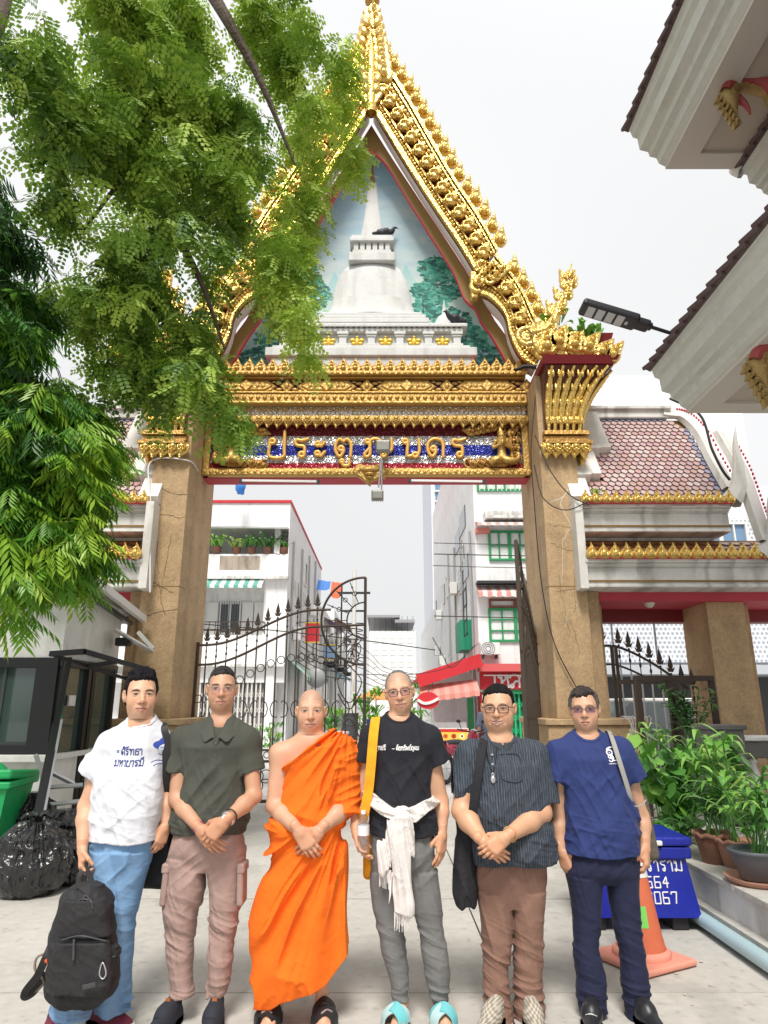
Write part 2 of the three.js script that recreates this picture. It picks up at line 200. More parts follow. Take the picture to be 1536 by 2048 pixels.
// ---------- Thai glyphs as strokes (baseline 0, body height 1) ----------
const loop = (x, y, r = 0.12, a0 = 0, dir = 1) => { const o = []; for (let i = 0; i <= 8; i++) { const a = a0 + dir * i / 8 * 2 * Math.PI; o.push([x + r * Math.cos(a), y + r * Math.sin(a)]); } return o; };
const GL = {
  'ป': [0.95, [[...loop(0.24, 0.86, 0.12, Math.PI, -1), [0.12, 0.7], [0.14, 0.04], [0.78, 0.04], [0.8, 0.5], [0.8, 1.42]]]],
  'บ': [0.95, [[...loop(0.24, 0.86, 0.12, Math.PI, -1), [0.12, 0.7], [0.14, 0.04], [0.78, 0.04], [0.8, 0.5], [0.8, 0.98]]]],
  'ร': [0.78, [[...loop(0.42, 0.14, 0.12, 0, 1), [0.55, 0.3], [0.52, 0.56], [0.2, 0.64], [0.1, 0.78], [0.18, 0.94], [0.4, 0.9], [0.7, 1.0]]]],
  'ะ': [0.6, [[...loop(0.16, 0.72, 0.1, 0, 1), [0.3, 0.6], [0.5, 0.82]], [...loop(0.16, 0.2, 0.1, 0, 1), [0.3, 0.06], [0.5, 0.3]]]],
  'ต': [0.95, [[...loop(0.36, 0.46, 0.11, 0, 1), [0.47, 0.3], [0.3, 0.04], [0.12, 0.3], [0.12, 0.75], [0.3, 0.98], [0.46, 0.86], [0.62, 0.98], [0.8, 0.75], [0.8, 0]]]],
  'ค': [0.95, [[...loop(0.36, 0.46, 0.11, 0, 1), [0.47, 0.3], [0.3, 0.04], [0.12, 0.3], [0.14, 0.8], [0.45, 1.0], [0.76, 0.84], [0.8, 0]]]],
  'ด': [0.95, [[...loop(0.38, 0.42, 0.11, 0, 1), [0.49, 0.26], [0.3, 0.04], [0.14, 0.3], [0.14, 0.8], [0.45, 1.0], [0.76, 0.84], [0.8, 0]]]],
  'ศ': [0.95, [[...loop(0.36, 0.46, 0.11, 0, 1), [0.47, 0.3], [0.3, 0.04], [0.12, 0.3], [0.14, 0.8], [0.45, 1.0], [0.76, 0.84], [0.8, 0]], [[0.68, 0.94], [0.98, 1.2]]]],
  'ู': [0, [[...loop(-0.56, -0.22, 0.07, 0, 1), [-0.5, -0.42], [-0.24, -0.42], [-0.22, -0.12]]]],
  'ณ': [1.5, [[...loop(0.2, 0.86, 0.1, 0, 1), [0.3, 0.7], [0.3, 0.12], [0.14, 0.02], [0.06, 0.16], [0.3, 0.5], [0.34, 0.9], [0.6, 1.0], [0.82, 0.84], [0.84, 0.2]], [...loop(0.94, 0.12, 0.1, Math.PI, 1).map((p) => p), [1.05, 0.2], [1.3, 0.4], [1.3, 1]]]],
  'ถ': [0.95, [[...loop(0.2, 0.12, 0.1, 0, 1), [0.3, 0.3], [0.14, 0.56], [0.3, 0.7], [0.14, 0.82], [0.45, 1.0], [0.76, 0.84], [0.8, 0]]]],
  'น': [1.0, [[...loop(0.2, 0.86, 0.11, 0, 1), [0.31, 0.6], [0.31, 0.06], [0.52, 0.1], ...loop(0.66, 0.12, 0.11, Math.PI, 1)], [[0.77, 0.12], [0.84, 0.3], [0.84, 0.98]]]],
  'ม': [1.0, [[...loop(0.2, 0.86, 0.11, 0, 1), [0.31, 0.5], [0.28, 0.22], ...loop(0.2, 0.12, 0.1, 1, 1), [0.5, 0.1], [0.82, 0.04], [0.84, 0.98]]]],
  'า': [0.62, [[...[[0.08, 0.76], [0.12, 0.94], [0.32, 1.0], [0.46, 0.84], [0.48, 0]]]]],
  'เ': [0.4, [[...loop(0.24, 0.12, 0.11, Math.PI, -1), [0.13, 0.3], [0.13, 1]]]],
  'ห': [1.0, [[...loop(0.2, 0.86, 0.11, 0, 1), [0.31, 0.6], [0.31, 0], [0.36, 0.4], [0.6, 0.66]], [...loop(0.72, 0.84, 0.11, -1.5, 1), [0.8, 0.5], [0.84, 0]]]],
  'ล': [0.95, [[...loop(0.24, 0.14, 0.12, 0, 1), [0.36, 0.3], [0.6, 0.52], [0.8, 0.4], [0.8, 0]], [[0.8, 0.4], [0.78, 0.84], [0.45, 1.0], [0.14, 0.86], [0.1, 0.7]]]],
  'ข': [0.85, [[...loop(0.24, 0.8, 0.1, 0, 1), [0.36, 0.9], [0.2, 0.98], [0.1, 0.84], [0.3, 0.5], [0.28, 0.04], [0.7, 0.04], [0.72, 0.98]]]],
  'ั': [0, [[...loop(-0.6, 1.24, 0.07, 0, 1), [-0.46, 1.14], [-0.2, 1.4]]]],
  '้': [0, [[...loop(-0.5, 1.3, 0.06, 0, 1), [-0.44, 1.2], [-0.2, 1.5]]]],
  'ิ': [0, [[[-0.7, 1.16], [-0.6, 1.34], [-0.4, 1.38], [-0.22, 1.16], [-0.7, 1.16]]]],
  'ี': [0, [[[-0.7, 1.16], [-0.6, 1.34], [-0.4, 1.36], [-0.24, 1.16], [-0.7, 1.16]], [[-0.24, 1.16], [-0.24, 1.5]]]],
  '์': [0, [[...loop(-0.4, 1.22, 0.08, 0, 1), [-0.3, 1.36], [-0.2, 1.5]]]],
  'ธ': [0.8, [[[0.72, 1.0], [0.3, 0.96], [0.12, 0.86], [0.16, 0.66], [0.66, 0.6], [0.68, 0.04], [0.14, 0.04], [0.14, 0.5]]]],
  'ว': [0.7, [[...loop(0.36, 0.12, 0.11, 0, 1), [0.52, 0.3], [0.54, 0.8], [0.3, 1.0], [0.08, 0.8]]]],
  'พ': [1.1, [[...loop(0.24, 0.86, 0.11, Math.PI, -1), [0.13, 0.6], [0.24, 0.02], [0.5, 0.66], [0.76, 0.02], [0.92, 0.98]]]],
  'ย': [0.9, [[...loop(0.26, 0.86, 0.11, 0, 1), [0.12, 0.72], [0.3, 0.54], [0.12, 0.4], [0.14, 0.04], [0.76, 0.04], [0.78, 0.98]]]],
  'ท': [1.0, [[...loop(0.2, 0.86, 0.11, 0, 1), [0.31, 0.6], [0.31, 0], [0.36, 0.7], [0.6, 0.98], [0.8, 0.84], [0.82, 0]]]],
  'อ': [0.9, [[...loop(0.26, 0.7, 0.11, 0, 1), [0.12, 0.6], [0.14, 0.04], [0.76, 0.04], [0.78, 0.8], [0.5, 1.0], [0.16, 0.94]]]],
  'ุ': [0, [[...loop(-0.34, -0.2, 0.06, 0, 1), [-0.26, -0.42]]]],
  'ำ': [0.62, [[[0.08, 0.76], [0.12, 0.94], [0.32, 1.0], [0.46, 0.84], [0.48, 0]], loop(-0.3, 1.3, 0.1, 0, 1)]],
  'ั ': [0, []], ' ': [0.5, []], '-': [0.5, [[[0.1, 0.45], [0.42, 0.45]]]],
};
function thaiStrokes(text) { let x = 0; const out = []; for (const ch of text) { const g = GL[ch]; if (!g) continue; for (const s of g[1]) out.push({ ch, pts: s.map((p) => [p[0] + x, p[1]]) }); x += g[0]; } return { strokes: out, width: x }; }
function thaiDraw(c, text, x, y, s, sx = s) { const { strokes } = thaiStrokes(text); c.lineCap = c.lineJoin = 'round'; for (const st of strokes) { c.beginPath(); st.pts.forEach((p, i) => c[i ? 'lineTo' : 'moveTo'](x + p[0] * sx, y - p[1] * s)); c.stroke(); } }

// ---------- ornament shapes ----------
// a flame leaf (kranok): pointed, curling tip, raised core
function flameGeo(h, w, curl = 0.3, d = 0.05, core = true) {
  const s = new THREE.Shape(); s.moveTo(-w * 0.32, 0); s.bezierCurveTo(-w * 0.72, h * 0.22, -w * 0.5, h * 0.5, -w * 0.12 , h * 0.72); s.quadraticCurveTo(w * 0.1, h * 0.86, w * curl, h); s.quadraticCurveTo(w * (curl + 0.12), h * 0.74, w * 0.36, h * 0.52); s.bezierCurveTo(w * 0.62, h * 0.34, w * 0.6, h * 0.14, w * 0.32, 0);
  const L = [new THREE.ExtrudeGeometry(s, { depth: d * 0.4, bevelEnabled: true, bevelThickness: d * 0.3, bevelSize: d * 0.25, bevelSegments: 1, curveSegments: 5 })];
  if (core) for (const [y, r] of [[0.22, 0.3], [0.46, 0.2], [0.66, 0.12]]) L.push(ball(0, h * y, d * 0.75, w * r, h * r * 0.55, d * 0.8, 8, 5));
  return L;
}
const G_ = {};
// bud finial of the roof edge: stacked petals and a pointed tip
G_.bud = merge([...flameGeo(0.5, 0.26, 0.02, 0.09, false), ball(0, 0.16, 0.07, 0.115, 0.13, 0.09), ball(-0.075, 0.11, 0.09, 0.05, 0.075, 0.05, 7, 5), ball(0.075, 0.11, 0.09, 0.05, 0.075, 0.05, 7, 5), ball(0, 0.1, 0.13, 0.05, 0.08, 0.05, 7, 5), ball(0, 0.26, 0.11, 0.07, 0.075, 0.06, 8, 5), ball(0, 0.36, 0.08, 0.042, 0.06, 0.045, 7, 5), rod(V(0, 0.4, 0.05), V(0.015, 0.54, 0.05), 0.03, 0.004, 6)]);
G_.scroll = merge([ball(0, 0, 0.05, 0.13, 0.1, 0.07), ball(0.06, 0.07, 0.09, 0.07, 0.055, 0.05, 8, 5), ball(-0.06, 0.06, 0.08, 0.06, 0.06, 0.05, 8, 5), ball(0.03, -0.06, 0.1, 0.07, 0.05, 0.05, 8, 5), ball(-0.09, -0.03, 0.08, 0.05, 0.06, 0.04, 8, 5), new THREE.TorusGeometry(0.085, 0.025, 5, 12, 4.4).translate(0.01, 0.01, 0.12), ...flameGeo(0.24, 0.13, 0.3, 0.06, false).map((g) => g.translate(0.02, 0.04, 0.03))]);
G_.crest = merge(flameGeo(0.27, 0.17, 0.0, 0.06));
G_.pend = merge([...flameGeo(0.24, 0.2, 0.15, 0.07).map((g) => g.rotateZ(Math.PI)), new THREE.TorusGeometry(0.06, 0.018, 5, 10).translate(0, -0.07, 0.07)]);
G_.ante = merge([...flameGeo(0.2, 0.13, 0, 0.05, false), ball(0, 0.06, 0.05, 0.04, 0.05, 0.03, 8, 5), ball(-0.045, 0.035, 0.05, 0.03, 0.035, 0.03, 6, 4), ball(0.045, 0.035, 0.05, 0.03, 0.035, 0.03, 6, 4), ball(0, 0.12, 0.045, 0.02, 0.04, 0.02, 6, 4)]);
function polySample(pts, n) { const c = new THREE.CatmullRomCurve3(pts.map((p) => V(p[0], p[1], 0)), false, 'centripetal'); return c.getSpacedPoints(n); }
function ribbon(A, B, a, b, z0, z1, n, mir = 1) { // a moulding that runs between two curves
  const p = polySample(A, n), q = polySample(B, n), P = [], I = [];
  for (let i = 0; i <= n; i++) { const u = p[i].clone().lerp(q[i], a), v = p[i].clone().lerp(q[i], b); P.push(u.x * mir, u.y, z0, u.x * mir, u.y, z1, v.x * mir, v.y, z1, v.x * mir, v.y, z0); }
  for (let i = 0; i < n; i++) for (let k = 0; k < 4; k++) { const s = i * 4, t = s + 4, m = (k + 1) % 4; I.push(s + k, s + m, t + k, s + m, t + m, t + k); }
  I.push(0, 1, 2, 0, 2, 3); const e = n * 4; I.push(e, e + 2, e + 1, e, e + 3, e + 2);
  const g = new THREE.BufferGeometry(); g.setAttribute('position', new THREE.Float32BufferAttribute(P, 3)); g.setIndex(I); const f = g.toNonIndexed(); f.computeVertexNormals(); return f;
}
function loftBox(rows) { // rows [y,x0,x1,z0,z1] -> closed flared body
  const P = [], I = []; for (const [y, x0, x1, z0, z1] of rows) P.push(x0, y, z0, x1, y, z0, x1, y, z1, x0, y, z1);
  for (let i = 0; i < rows.length - 1; i++) for (let k = 0; k < 4; k++) { const s = i * 4, t = s + 4, m = (k + 1) % 4; I.push(s + k, t + k, s + m, s + m, t + k, t + m); }
  I.push(0, 1, 2, 0, 2, 3); const e = (rows.length - 1) * 4; I.push(e, e + 2, e + 1, e, e + 3, e + 2);
  const g = new THREE.BufferGeometry(); g.setAttribute('position', new THREE.Float32BufferAttribute(P, 3)); g.setIndex(I); const f = g.toNonIndexed(); f.computeVertexNormals(); return f;
}

// ---------- the temple gate ----------
const GX = -0.31, PF = -10.56, PB = -12.18, PI_ = 2.89, PO = 3.49; // axis, pillar front, back, inner and outer half spans
const gate = thing('temple_gate', 'tall ornate temple gate with gilded pointed gable on two tan gravel pillars', 'temple gate');
{
  T.crack = ctex(512, 2048, (c, w, h) => { c.clearRect(0, 0, w, h); const r = RNG(5); c.lineCap = 'round';
    const walk = (x, y, n, dx, dy, wd, col) => { c.strokeStyle = col; c.lineWidth = wd; c.beginPath(); c.moveTo(x, y); for (let i = 0; i < n; i++) { x += dx + (r() - 0.5) * 46; y += dy + (r() - 0.5) * 30; c.lineTo(x, y); } c.stroke(); return [x, y]; };
    const wh = 'rgba(225,215,200,0.9)', dk = 'rgba(60,38,22,0.75)';
    let p = walk(380, 300, 5, -30, 40, 11, wh); p = walk(...p, 6, 14, 42, 11, wh); p = walk(...p, 4, -30, 40, 9, wh); walk(300, 420, 4, -46, 10, 8, wh); walk(p[0], p[1], 6, -12, 70, 7, wh); walk(330, 1500, 3, 20, 40, 7, wh); walk(200, 1620, 3, -20, 40, 6, wh);
    walk(60, 900, 14, 26, 6, 4, dk); walk(130, 1200, 12, 6, 50, 3.5, dk); walk(400, 1000, 10, -6, 60, 3.5, dk); walk(30, 700, 16, 30, 4, 3, dk); walk(250, 1650, 10, 10, 36, 4, dk); walk(90, 1380, 15, 28, 3, 3.5, dk); });
  for (const s of [-1, 1]) {
    const p = sub(gate, 'pillar'); p.userData.label = s < 0 ? 'left gate pillar with hairline cracks' : 'right gate pillar with white filled cracks';
    const x0 = GX + s * PI_, x1 = GX + s * PO, lo = Math.min(x0, x1), hi = Math.max(x0, x1);
    part(p, 'shaft', [bx(lo, hi, 1.37, 7.0, PB, PF, 0.012)], K.gravel);
    part(p, 'pedestal', [bx(lo - 0.2, hi + 0.2 + (s > 0 ? 0.42 : 0), 0, 1.28, PB - 0.1, PF + 0.22, 0.02), bx(lo - 0.24, hi + 0.24 + (s > 0 ? 0.42 : 0), 1.28, 1.37, PB - 0.13, PF + 0.26, 0.015)], K.gravel);
    const cr = new THREE.PlaneGeometry(hi - lo - 0.02, 3.3).translate((lo + hi) / 2, 3.85, PF + 0.002); if (s < 0) cr.scale(1, 1, 1);
    part(p, 'crack', cr, M(null, 0.9, { map: s > 0 ? T.crack : ctex(256, 1024, (c, w, h) => { c.clearRect(0, 0, w, h); const r = RNG(15); c.strokeStyle = 'rgba(50,32,18,0.8)'; c.lineWidth = 2.5; for (const [a, b, n, dx, dy] of [[20, 300, 12, 22, 2], [60, 380, 10, 4, 24], [170, 420, 12, -4, 26], [10, 620, 10, 20, 6], [110, 640, 8, 10, 24], [30, 160, 14, 18, 3], [0, 800, 14, 20, 0]]) { let x = a, y = b; c.beginPath(); c.moveTo(x, y); for (let i = 0; i < n; i++) { x += dx + (r() - 0.5) * 16; y += dy + (r() - 0.5) * 12; c.lineTo(x, y); } c.stroke(); } }), transparent: true }), false);
    part(p, 'joint', [bx(lo - 0.002, hi + 0.002, 3.345, 3.36, PF - 0.3, PF + 0.003)], K.ochre);
    // flared capital
    const c = sub(gate, 'capital'), X = (a) => GX + s * a, R = (rows) => loftBox(rows.map(([y, a, b, z0, z1]) => [y, Math.min(X(a), X(b)), Math.max(X(a), X(b)), z0, z1]));
    const zi = PB - 0.05;
    part(c, 'core', [R([[5.9, 2.98, 3.6, zi, PF + 0.07], [6.15, 2.98, 3.63, zi, PF + 0.09], [6.45, 2.98, 3.7, zi, PF + 0.14], [6.75, 2.98, 3.88, zi, PF + 0.26], [6.98, 2.98, 4.1, zi, PF + 0.4]])], M([0.14, 0.05, 0.035], 0.3, { metalness: 0.3, bumpMap: T.grain, bumpScale: 0.01 }));
    part(c, 'moulding', [R([[5.68, 2.95, 3.72, zi, PF + 0.2], [5.74, 2.95, 3.72, zi, PF + 0.2]]), R([[5.76, 2.95, 3.66, zi, PF + 0.13], [5.83, 2.95, 3.66, zi, PF + 0.13]]), R([[5.85, 2.95, 3.7, zi, PF + 0.17], [5.92, 2.95, 3.68, zi, PF + 0.16]])], K.goldDark);
    part(c, 'slab', [R([[6.99, 2.93, 4.12, zi, PF + 0.44], [7.12, 2.93, 4.2, zi, PF + 0.5]]), R([[7.42, 3.4, 4.16, zi, PF + 0.1], [7.7, 3.4, 4.24, zi, PF + 0.2]]), R([[7.13, 3.1, 4.05, zi, PF - 0.1], [7.42, 3.1, 4.0, zi, PF - 0.2]])], K.red);
    // tall leaves on the flare, front and outer side
    const leaf = (f, u, w) => { // f: 0 front, 1 outer side
      const L = []; for (let k = 0; k < 5; k++) { const t = k / 4, y = 5.93 + t * 1.02, fl = Math.pow(t, 2.2), xo = 3.6 + fl * 0.5, zo = PF + 0.09 + fl * 0.33; L.push(f ? V(X(xo + 0.02), y, lerp(PB + 0.1, zo - 0.05, u)) : V(X(lerp(2.99, xo, u)), y, zo + 0.02)); }
      return taper(L, 0, 0, 10, 6, (t) => w * (0.35 + 0.9 * Math.sin(Math.min(1, t * 1.1) * Math.PI * 0.85)) * (1 - 0.55 * t)); };
    for (let k = 0; k < 6; k++) { const u = (k + 0.5) / 6; const g = [leaf(0, u, 0.07)]; for (const q of [0.12, 0.42, 0.66, 0.86]) for (const e of [-1, 1]) { const fl = Math.pow(q, 2.2), xo = 3.6 + fl * 0.5; g.push(ball(X(lerp(2.99, xo, u) + e * 0.035), 5.98 + q * 1.0, PF + 0.15 + fl * 0.33, 0.025, 0.075, 0.03, 6, 4)); } part(c, 'capital_leaf', g, K.gold); }
    for (let k = 0; k < 10; k++) part(c, 'capital_leaf', [leaf(1, (k + 0.5) / 10, 0.075)], K.gold);
    for (let k = 0; k < 5; k++) put(c, 'pendant_leaf', G_.pend, K.gold, X4(X(3.0 + k * 0.15), 5.7, PF + 0.1, 0, 0, 0, 1.02));
    for (let k = 0; k < 9; k++) put(c, 'pendant_leaf', G_.pend, K.gold, X4(X(3.62), 5.7, PF - 0.1 - k * 0.17, 0, s * Math.PI / 2, 0, 1.0));
    // naga-flame cluster on the slab
    const fl = sub(gate, 'corner_flame'); const zf = PF + 0.36;
    part(fl, 'base_scroll', [0, 1, 2, 3, 4, 5, 6, 7].flatMap((k) => [new THREE.TorusGeometry(0.12, 0.045, 6, 12, 5).rotateZ(k).translate(X(2.98 + k * 0.155), 7.24 + 0.04 * (k % 2) + (k > 4 ? (k - 4) * -0.02 : 0), zf), ball(X(2.98 + k * 0.155), 7.24, zf - 0.02, 0.1, 0.1, 0.07, 8, 6)]), K.gold);
    for (const [a, b, h, w, lean] of [[3.0, 7.2, 0.5, 0.3, 0.1], [3.2, 7.3, 0.45, 0.28, 0.3], [3.45, 7.25, 0.4, 0.26, 0.35], [3.68, 7.22, 0.42, 0.24, 0.45], [3.88, 7.12, 0.4, 0.22, 0.55], [4.05, 7.05, 0.42, 0.2, 0.5]]) put(fl, 'flame', merge(flameGeo(h, w, 0.25, 0.12)), K.gold, X4(X(a), b, zf + 0.02, 0, s < 0 ? Math.PI : 0, -lean, 1));
    const neck = [V(X(2.75), 7.55, zf), V(X(3.0), 7.62, zf), V(X(3.2), 7.85, zf), V(X(3.28), 8.1, zf), V(X(3.42), 8.36, zf), V(X(3.5), 8.55, zf), V(X(3.47), 8.72, zf), V(X(3.58), 8.95, zf)];
    part(fl, 'naga_neck', [taper(neck, 0, 0, 28, 8, (t) => 0.12 * (1 - t) + 0.012)], K.gold);
    for (const [i, h] of [[1.2, 0.3], [2.6, 0.27], [3.7, 0.24], [4.8, 0.2], [5.9, 0.16]]) { const a = neck[Math.floor(i)].clone().lerp(neck[Math.min(7, Math.floor(i) + 1)], i % 1); for (const e of [-1, 1]) put(fl, 'flame', merge(flameGeo(h, h * 0.55, 0.3, 0.08)), K.gold, X4(a.x + e * 0.06, a.y - 0.05, a.z + 0.03, 0, e < 0 ? Math.PI : 0, -0.22, 1)); }
    for (let k = 0; k < 4; k++) put(fl, 'swirl', merge([new THREE.TorusGeometry(0.15, 0.05, 6, 14, 5.2), new THREE.TorusGeometry(0.07, 0.04, 6, 10, 5.2), ball(0, 0, -0.02, 0.12, 0.12, 0.06)]), K.gold, X4(X(2.7 + 0.27 * k), 7.5 - (k % 2) * 0.1, zf + 0.06, 0, 0, k * 1.3));
  }
  // ---- lintel: mouldings from the sign up to the cresting ----
  const LF = -11.38, LB = -11.76, l0 = GX - PI_ , l1 = GX + PI_;
  const lin_ = sub(gate, 'lintel');
  part(lin_, 'beam', [bx(l0, l1, 5.42, 7.62, LB, LF - 0.02)], K.pinkred);
  const mould = (n, y0, y1, d, m, name = 'moulding') => part(lin_, name, [bx(l0 + 0.01, l1 - 0.01, y0, y1, LF - 0.03, LF + d, 0.02)], m);
  mould(0, 7.30, 7.38, 0.28, K.goldOld); mould(0, 7.255, 7.295, 0.22, K.goldDark); mould(0, 6.955, 7.0, 0.22, K.goldOld); mould(0, 6.80, 6.95, 0.2, K.goldOld); mould(0, 6.745, 6.795, 0.25, K.goldOld); mould(0, 6.53, 6.56, 0.14, K.goldOld); mould(0, 6.42, 6.53, 0.2, K.goldOld);
  const mosaic = (cA, cB, n = 128) => dtex(n, (u, v) => { const a = u * 16 + v * 16, b = u * 16 - v * 16, f = (x) => x - Math.floor(x), e = Math.min(f(a), 1 - f(a), f(b), 1 - f(b)) < 0.1, k = h3(Math.floor(a) & 15, Math.floor(b) & 15, 3); const c = mixc(cA, cB, k); return e ? [c[0] * 0.35, c[1] * 0.35, c[2] * 0.35] : c; }, true, 0.62);
  const mosB = dtex(128, (u, v) => { const a = u * 16 + v * 16, b = u * 16 - v * 16, f = (x) => x - Math.floor(x), k = h3(Math.floor(a) & 15, Math.floor(b) & 15, 7), k2 = h3(Math.floor(a) & 15, Math.floor(b) & 15, 8); const h = 0.5 + (f(a) - 0.5) * (k - 0.5) + (f(b) - 0.5) * (k2 - 0.5); return [h, h, h]; }, false, 0.62);
  const mirrorM = (a, b, met = 0.35) => M(null, 0.18, { map: mosaic(a, b), metalness: met, bumpMap: mosB, bumpScale: 0.03 });
  const mSil = mirrorM([0.45, 0.46, 0.48], [0.85, 0.86, 0.88], 0.7), mBlue = mirrorM([0.015, 0.02, 0.2], [0.03, 0.05, 0.45]), mRed = mirrorM([0.22, 0.008, 0.02], [0.5, 0.02, 0.05]), mDkRed = mirrorM([0.10, 0.008, 0.015], [0.25, 0.015, 0.03]);
  part(lin_, 'silver_band', [bx(l0 + 0.02, l1 - 0.02, 6.565, 6.74, LF - 0.03, LF + 0.1)], mSil);
  part(lin_, 'frieze_panel', [bx(l0 + 0.02, l1 - 0.02, 7.0, 7.255, LF - 0.03, LF + 0.1)], mirrorM([0.12, 0.01, 0.03], [0.06, 0.03, 0.25]));
  // bead rows
  const beads = (y, z, r, step, mat) => { const L = []; for (let x = l0 + step / 2; x < l1; x += step) L.push(ball(x, y, z, r, r, r * 0.8, 6, 4)); part(lin_, 'bead_row', L, mat); };
  beads(6.875, LF + 0.2, 0.045, 0.125, K.goldDark); beads(6.69, LF + 0.1, 0.035, 0.1, K.goldOld); beads(6.62, LF + 0.1, 0.03, 0.08, K.plastW); beads(7.33, LF + 0.28, 0.035, 0.11, K.goldOld);
  for (let k = 0; k < 27; k++) put(lin_, 'cresting_leaf', G_.crest, K.goldOld, X4(l0 + 0.11 + k * (l1 - l0 - 0.22) / 26, 7.37, LF + 0.22, 0, 0, 0, 0.98 + 0.06 * h3(k, 3, 1)));
  for (let k = 0; k < 33; k++) put(lin_, 'pendant_leaf', G_.pend, K.goldOld, X4(l0 + 0.1 + k * (l1 - l0 - 0.2) / 32, 6.52, LF + 0.16, 0, 0, (h3(k, 5, 1) - 0.5) * 0.1, 0.88));
  // frieze cartouches and rosettes
  const cart = merge([extr([[-0.52, 0], [-0.38, 0.09], [0.38, 0.09], [0.52, 0], [0.38, -0.09], [-0.38, -0.09]], 0.03, 0.02), extr([[-0.44, 0], [-0.33, 0.06], [0.33, 0.06], [0.44, 0], [0.33, -0.06], [-0.33, -0.06]], 0.06, 0.015), extr([[-0.1, 0], [0, 0.09], [0.1, 0], [0, -0.09]], 0.09, 0.015), ...[-0.3, -0.2, 0.2, 0.3].map((x) => ball(x, 0, 0.07, 0.045, 0.04, 0.03, 7, 4))]);
  const ros = merge([extr([[-0.1, 0], [0, 0.11], [0.1, 0], [0, -0.11]], 0.05, 0.02), ball(0, 0, 0.07, 0.05, 0.06, 0.04, 8, 5), ...[-1, 1].flatMap((e) => [ball(e * 0.15, 0.055, 0.03, 0.07, 0.03, 0.03, 7, 4), ball(e * 0.15, -0.055, 0.03, 0.07, 0.03, 0.03, 7, 4), ball(e * 0.24, 0.08, 0.03, 0.05, 0.02, 0.02, 6, 4), ball(e * 0.24, -0.08, 0.03, 0.05, 0.02, 0.02, 6, 4)])]);
  for (let k = 0; k < 4; k++) put(lin_, 'cartouche', cart, K.goldOld, X4(GX - 2.18 + k * 1.45, 7.128, LF + 0.1, 0, 0, 0, 1.0, 1.15, 1));
  for (let k = 0; k < 5; k++) put(lin_, 'rosette', ros, K.goldOld, X4(GX - 2.9 + k * 1.45, 7.128, LF + 0.1, 0, 0, 0, 0.98, 1.1, 1));
  // ---- sign panel ----
  const sg = sub(gate, 'sign_panel'), s0 = l0 + 0.13, s1 = l1 - 0.13;
  const stripe = (y0, y1, m) => part(sg, 'stripe', [bx(s0, s1, y0, y1, LF - 0.03, LF + 0.03)], m);
  stripe(6.2, 6.42, mDkRed); stripe(6.03, 6.2, mSil); stripe(5.83, 6.03, mBlue); stripe(5.69, 5.83, mSil); stripe(5.555, 5.69, mRed);
  part(sg, 'frame', [bx(l0, l1, 5.43, 5.55, LF - 0.03, LF + 0.13, 0.03), bx(l0, l0 + 0.13, 5.43, 6.42, LF - 0.03, LF + 0.12, 0.03), bx(l1 - 0.13, l1, 5.43, 6.42, LF - 0.03, LF + 0.12, 0.03), bx(s0, s1, 5.55, 5.575, LF, LF + 0.09)], K.goldOld);
  { const L = []; for (let x = l0 + 0.06; x < l1; x += 0.11) L.push(ball(x, 5.49, LF + 0.13, 0.035, 0.035, 0.02, 6, 4)); part(sg, 'bead_row', L, K.goldOld); }
  part(sg, 'centre_pendant', [...flameGeo(0.34, 0.5, 0, 0.1).map((g) => g.rotateZ(Math.PI).translate(GX + 0.06, 5.58, LF + 0.12)), ...[-1, 1].flatMap((e) => flameGeo(0.24, 0.2, 0.2, 0.08).map((g) => g.rotateZ(Math.PI + e * 0.9).translate(GX + 0.06 + e * 0.1, 5.56, LF + 0.1)))], K.goldOld);
  // raised gilt letters
  const wr = (ch, x, s) => { const g = GL[ch], L = []; for (const st of g[1]) { const P = st.map((p) => V(x + p[0] * s * 1.1, 5.78 + p[1] * s, LF + 0.08)); L.push(new THREE.TubeGeometry(new THREE.CatmullRomCurve3(P, false, 'centripetal'), P.length * 4, 0.034, 6)); L.push(ball(P[0].x, P[0].y, P[0].z, 0.03, 0.03, 0.03, 6, 4), ball(P[P.length - 1].x, P[P.length - 1].y, P[P.length - 1].z, 0.028, 0.028, 0.028, 6, 4)); } return part(sg, 'letter', L, K.letter); };
  K.letter = M([0.80, 0.46, 0.12], 0.4, { metalness: 0.35 });
  for (const [ch, x] of [['ป', -2.08], ['ร', -1.62], ['ะ', -1.24], ['ต', -0.9], ['ู', -0.53], ['ณ', -0.37], ['น', 0.3], ['ค', 0.74], ['ร', 1.18]]) wr(ch, x, 0.35);
  // corner devas kneeling in scrollwork
  for (const s of [-1, 1]) {
    const X = (a) => GX + s * (PI_ - a), f = sub(gate, 'corner_carving'), z = LF + 0.06, L = [];
    L.push(...flameGeo(0.2, 0.3, 0.2, 0.1).map((g) => g.translate(X(0.55), 5.62, z)));
    for (let k = 0; k < 9; k++) L.push(new THREE.TorusGeometry(0.065 + 0.02 * h3(k, 2, s), 0.022, 5, 10, 5).rotateZ(k * 1.7).translate(X(0.24 + k * 0.105), 5.65 + 0.05 * h3(k, 1, 1) + (k < 3 ? 0.06 : 0), z));
    for (let k = 0; k < 7; k++) L.push(new THREE.TorusGeometry(0.07, 0.022, 5, 10, 5).rotateZ(k * 2.1).translate(X(0.22 + 0.13 * (k % 3)), 6.34 - 0.13 * Math.floor(k / 3) - 0.02 * (k % 3), z));
    for (let k = 0; k < 6; k++) L.push(...flameGeo(0.22, 0.13, 0.3, 0.07).map((g) => g.rotateZ(s * (1.1 + 0.1 * k)).translate(X(0.45 + k * 0.1), 6.36 - 0.018 * k, z)), ...flameGeo(0.16, 0.11, 0.3, 0.07).map((g) => g.rotateZ(s * 1.2).translate(X(0.3 + k * 0.13), 5.7 - 0.015 * k, z)));
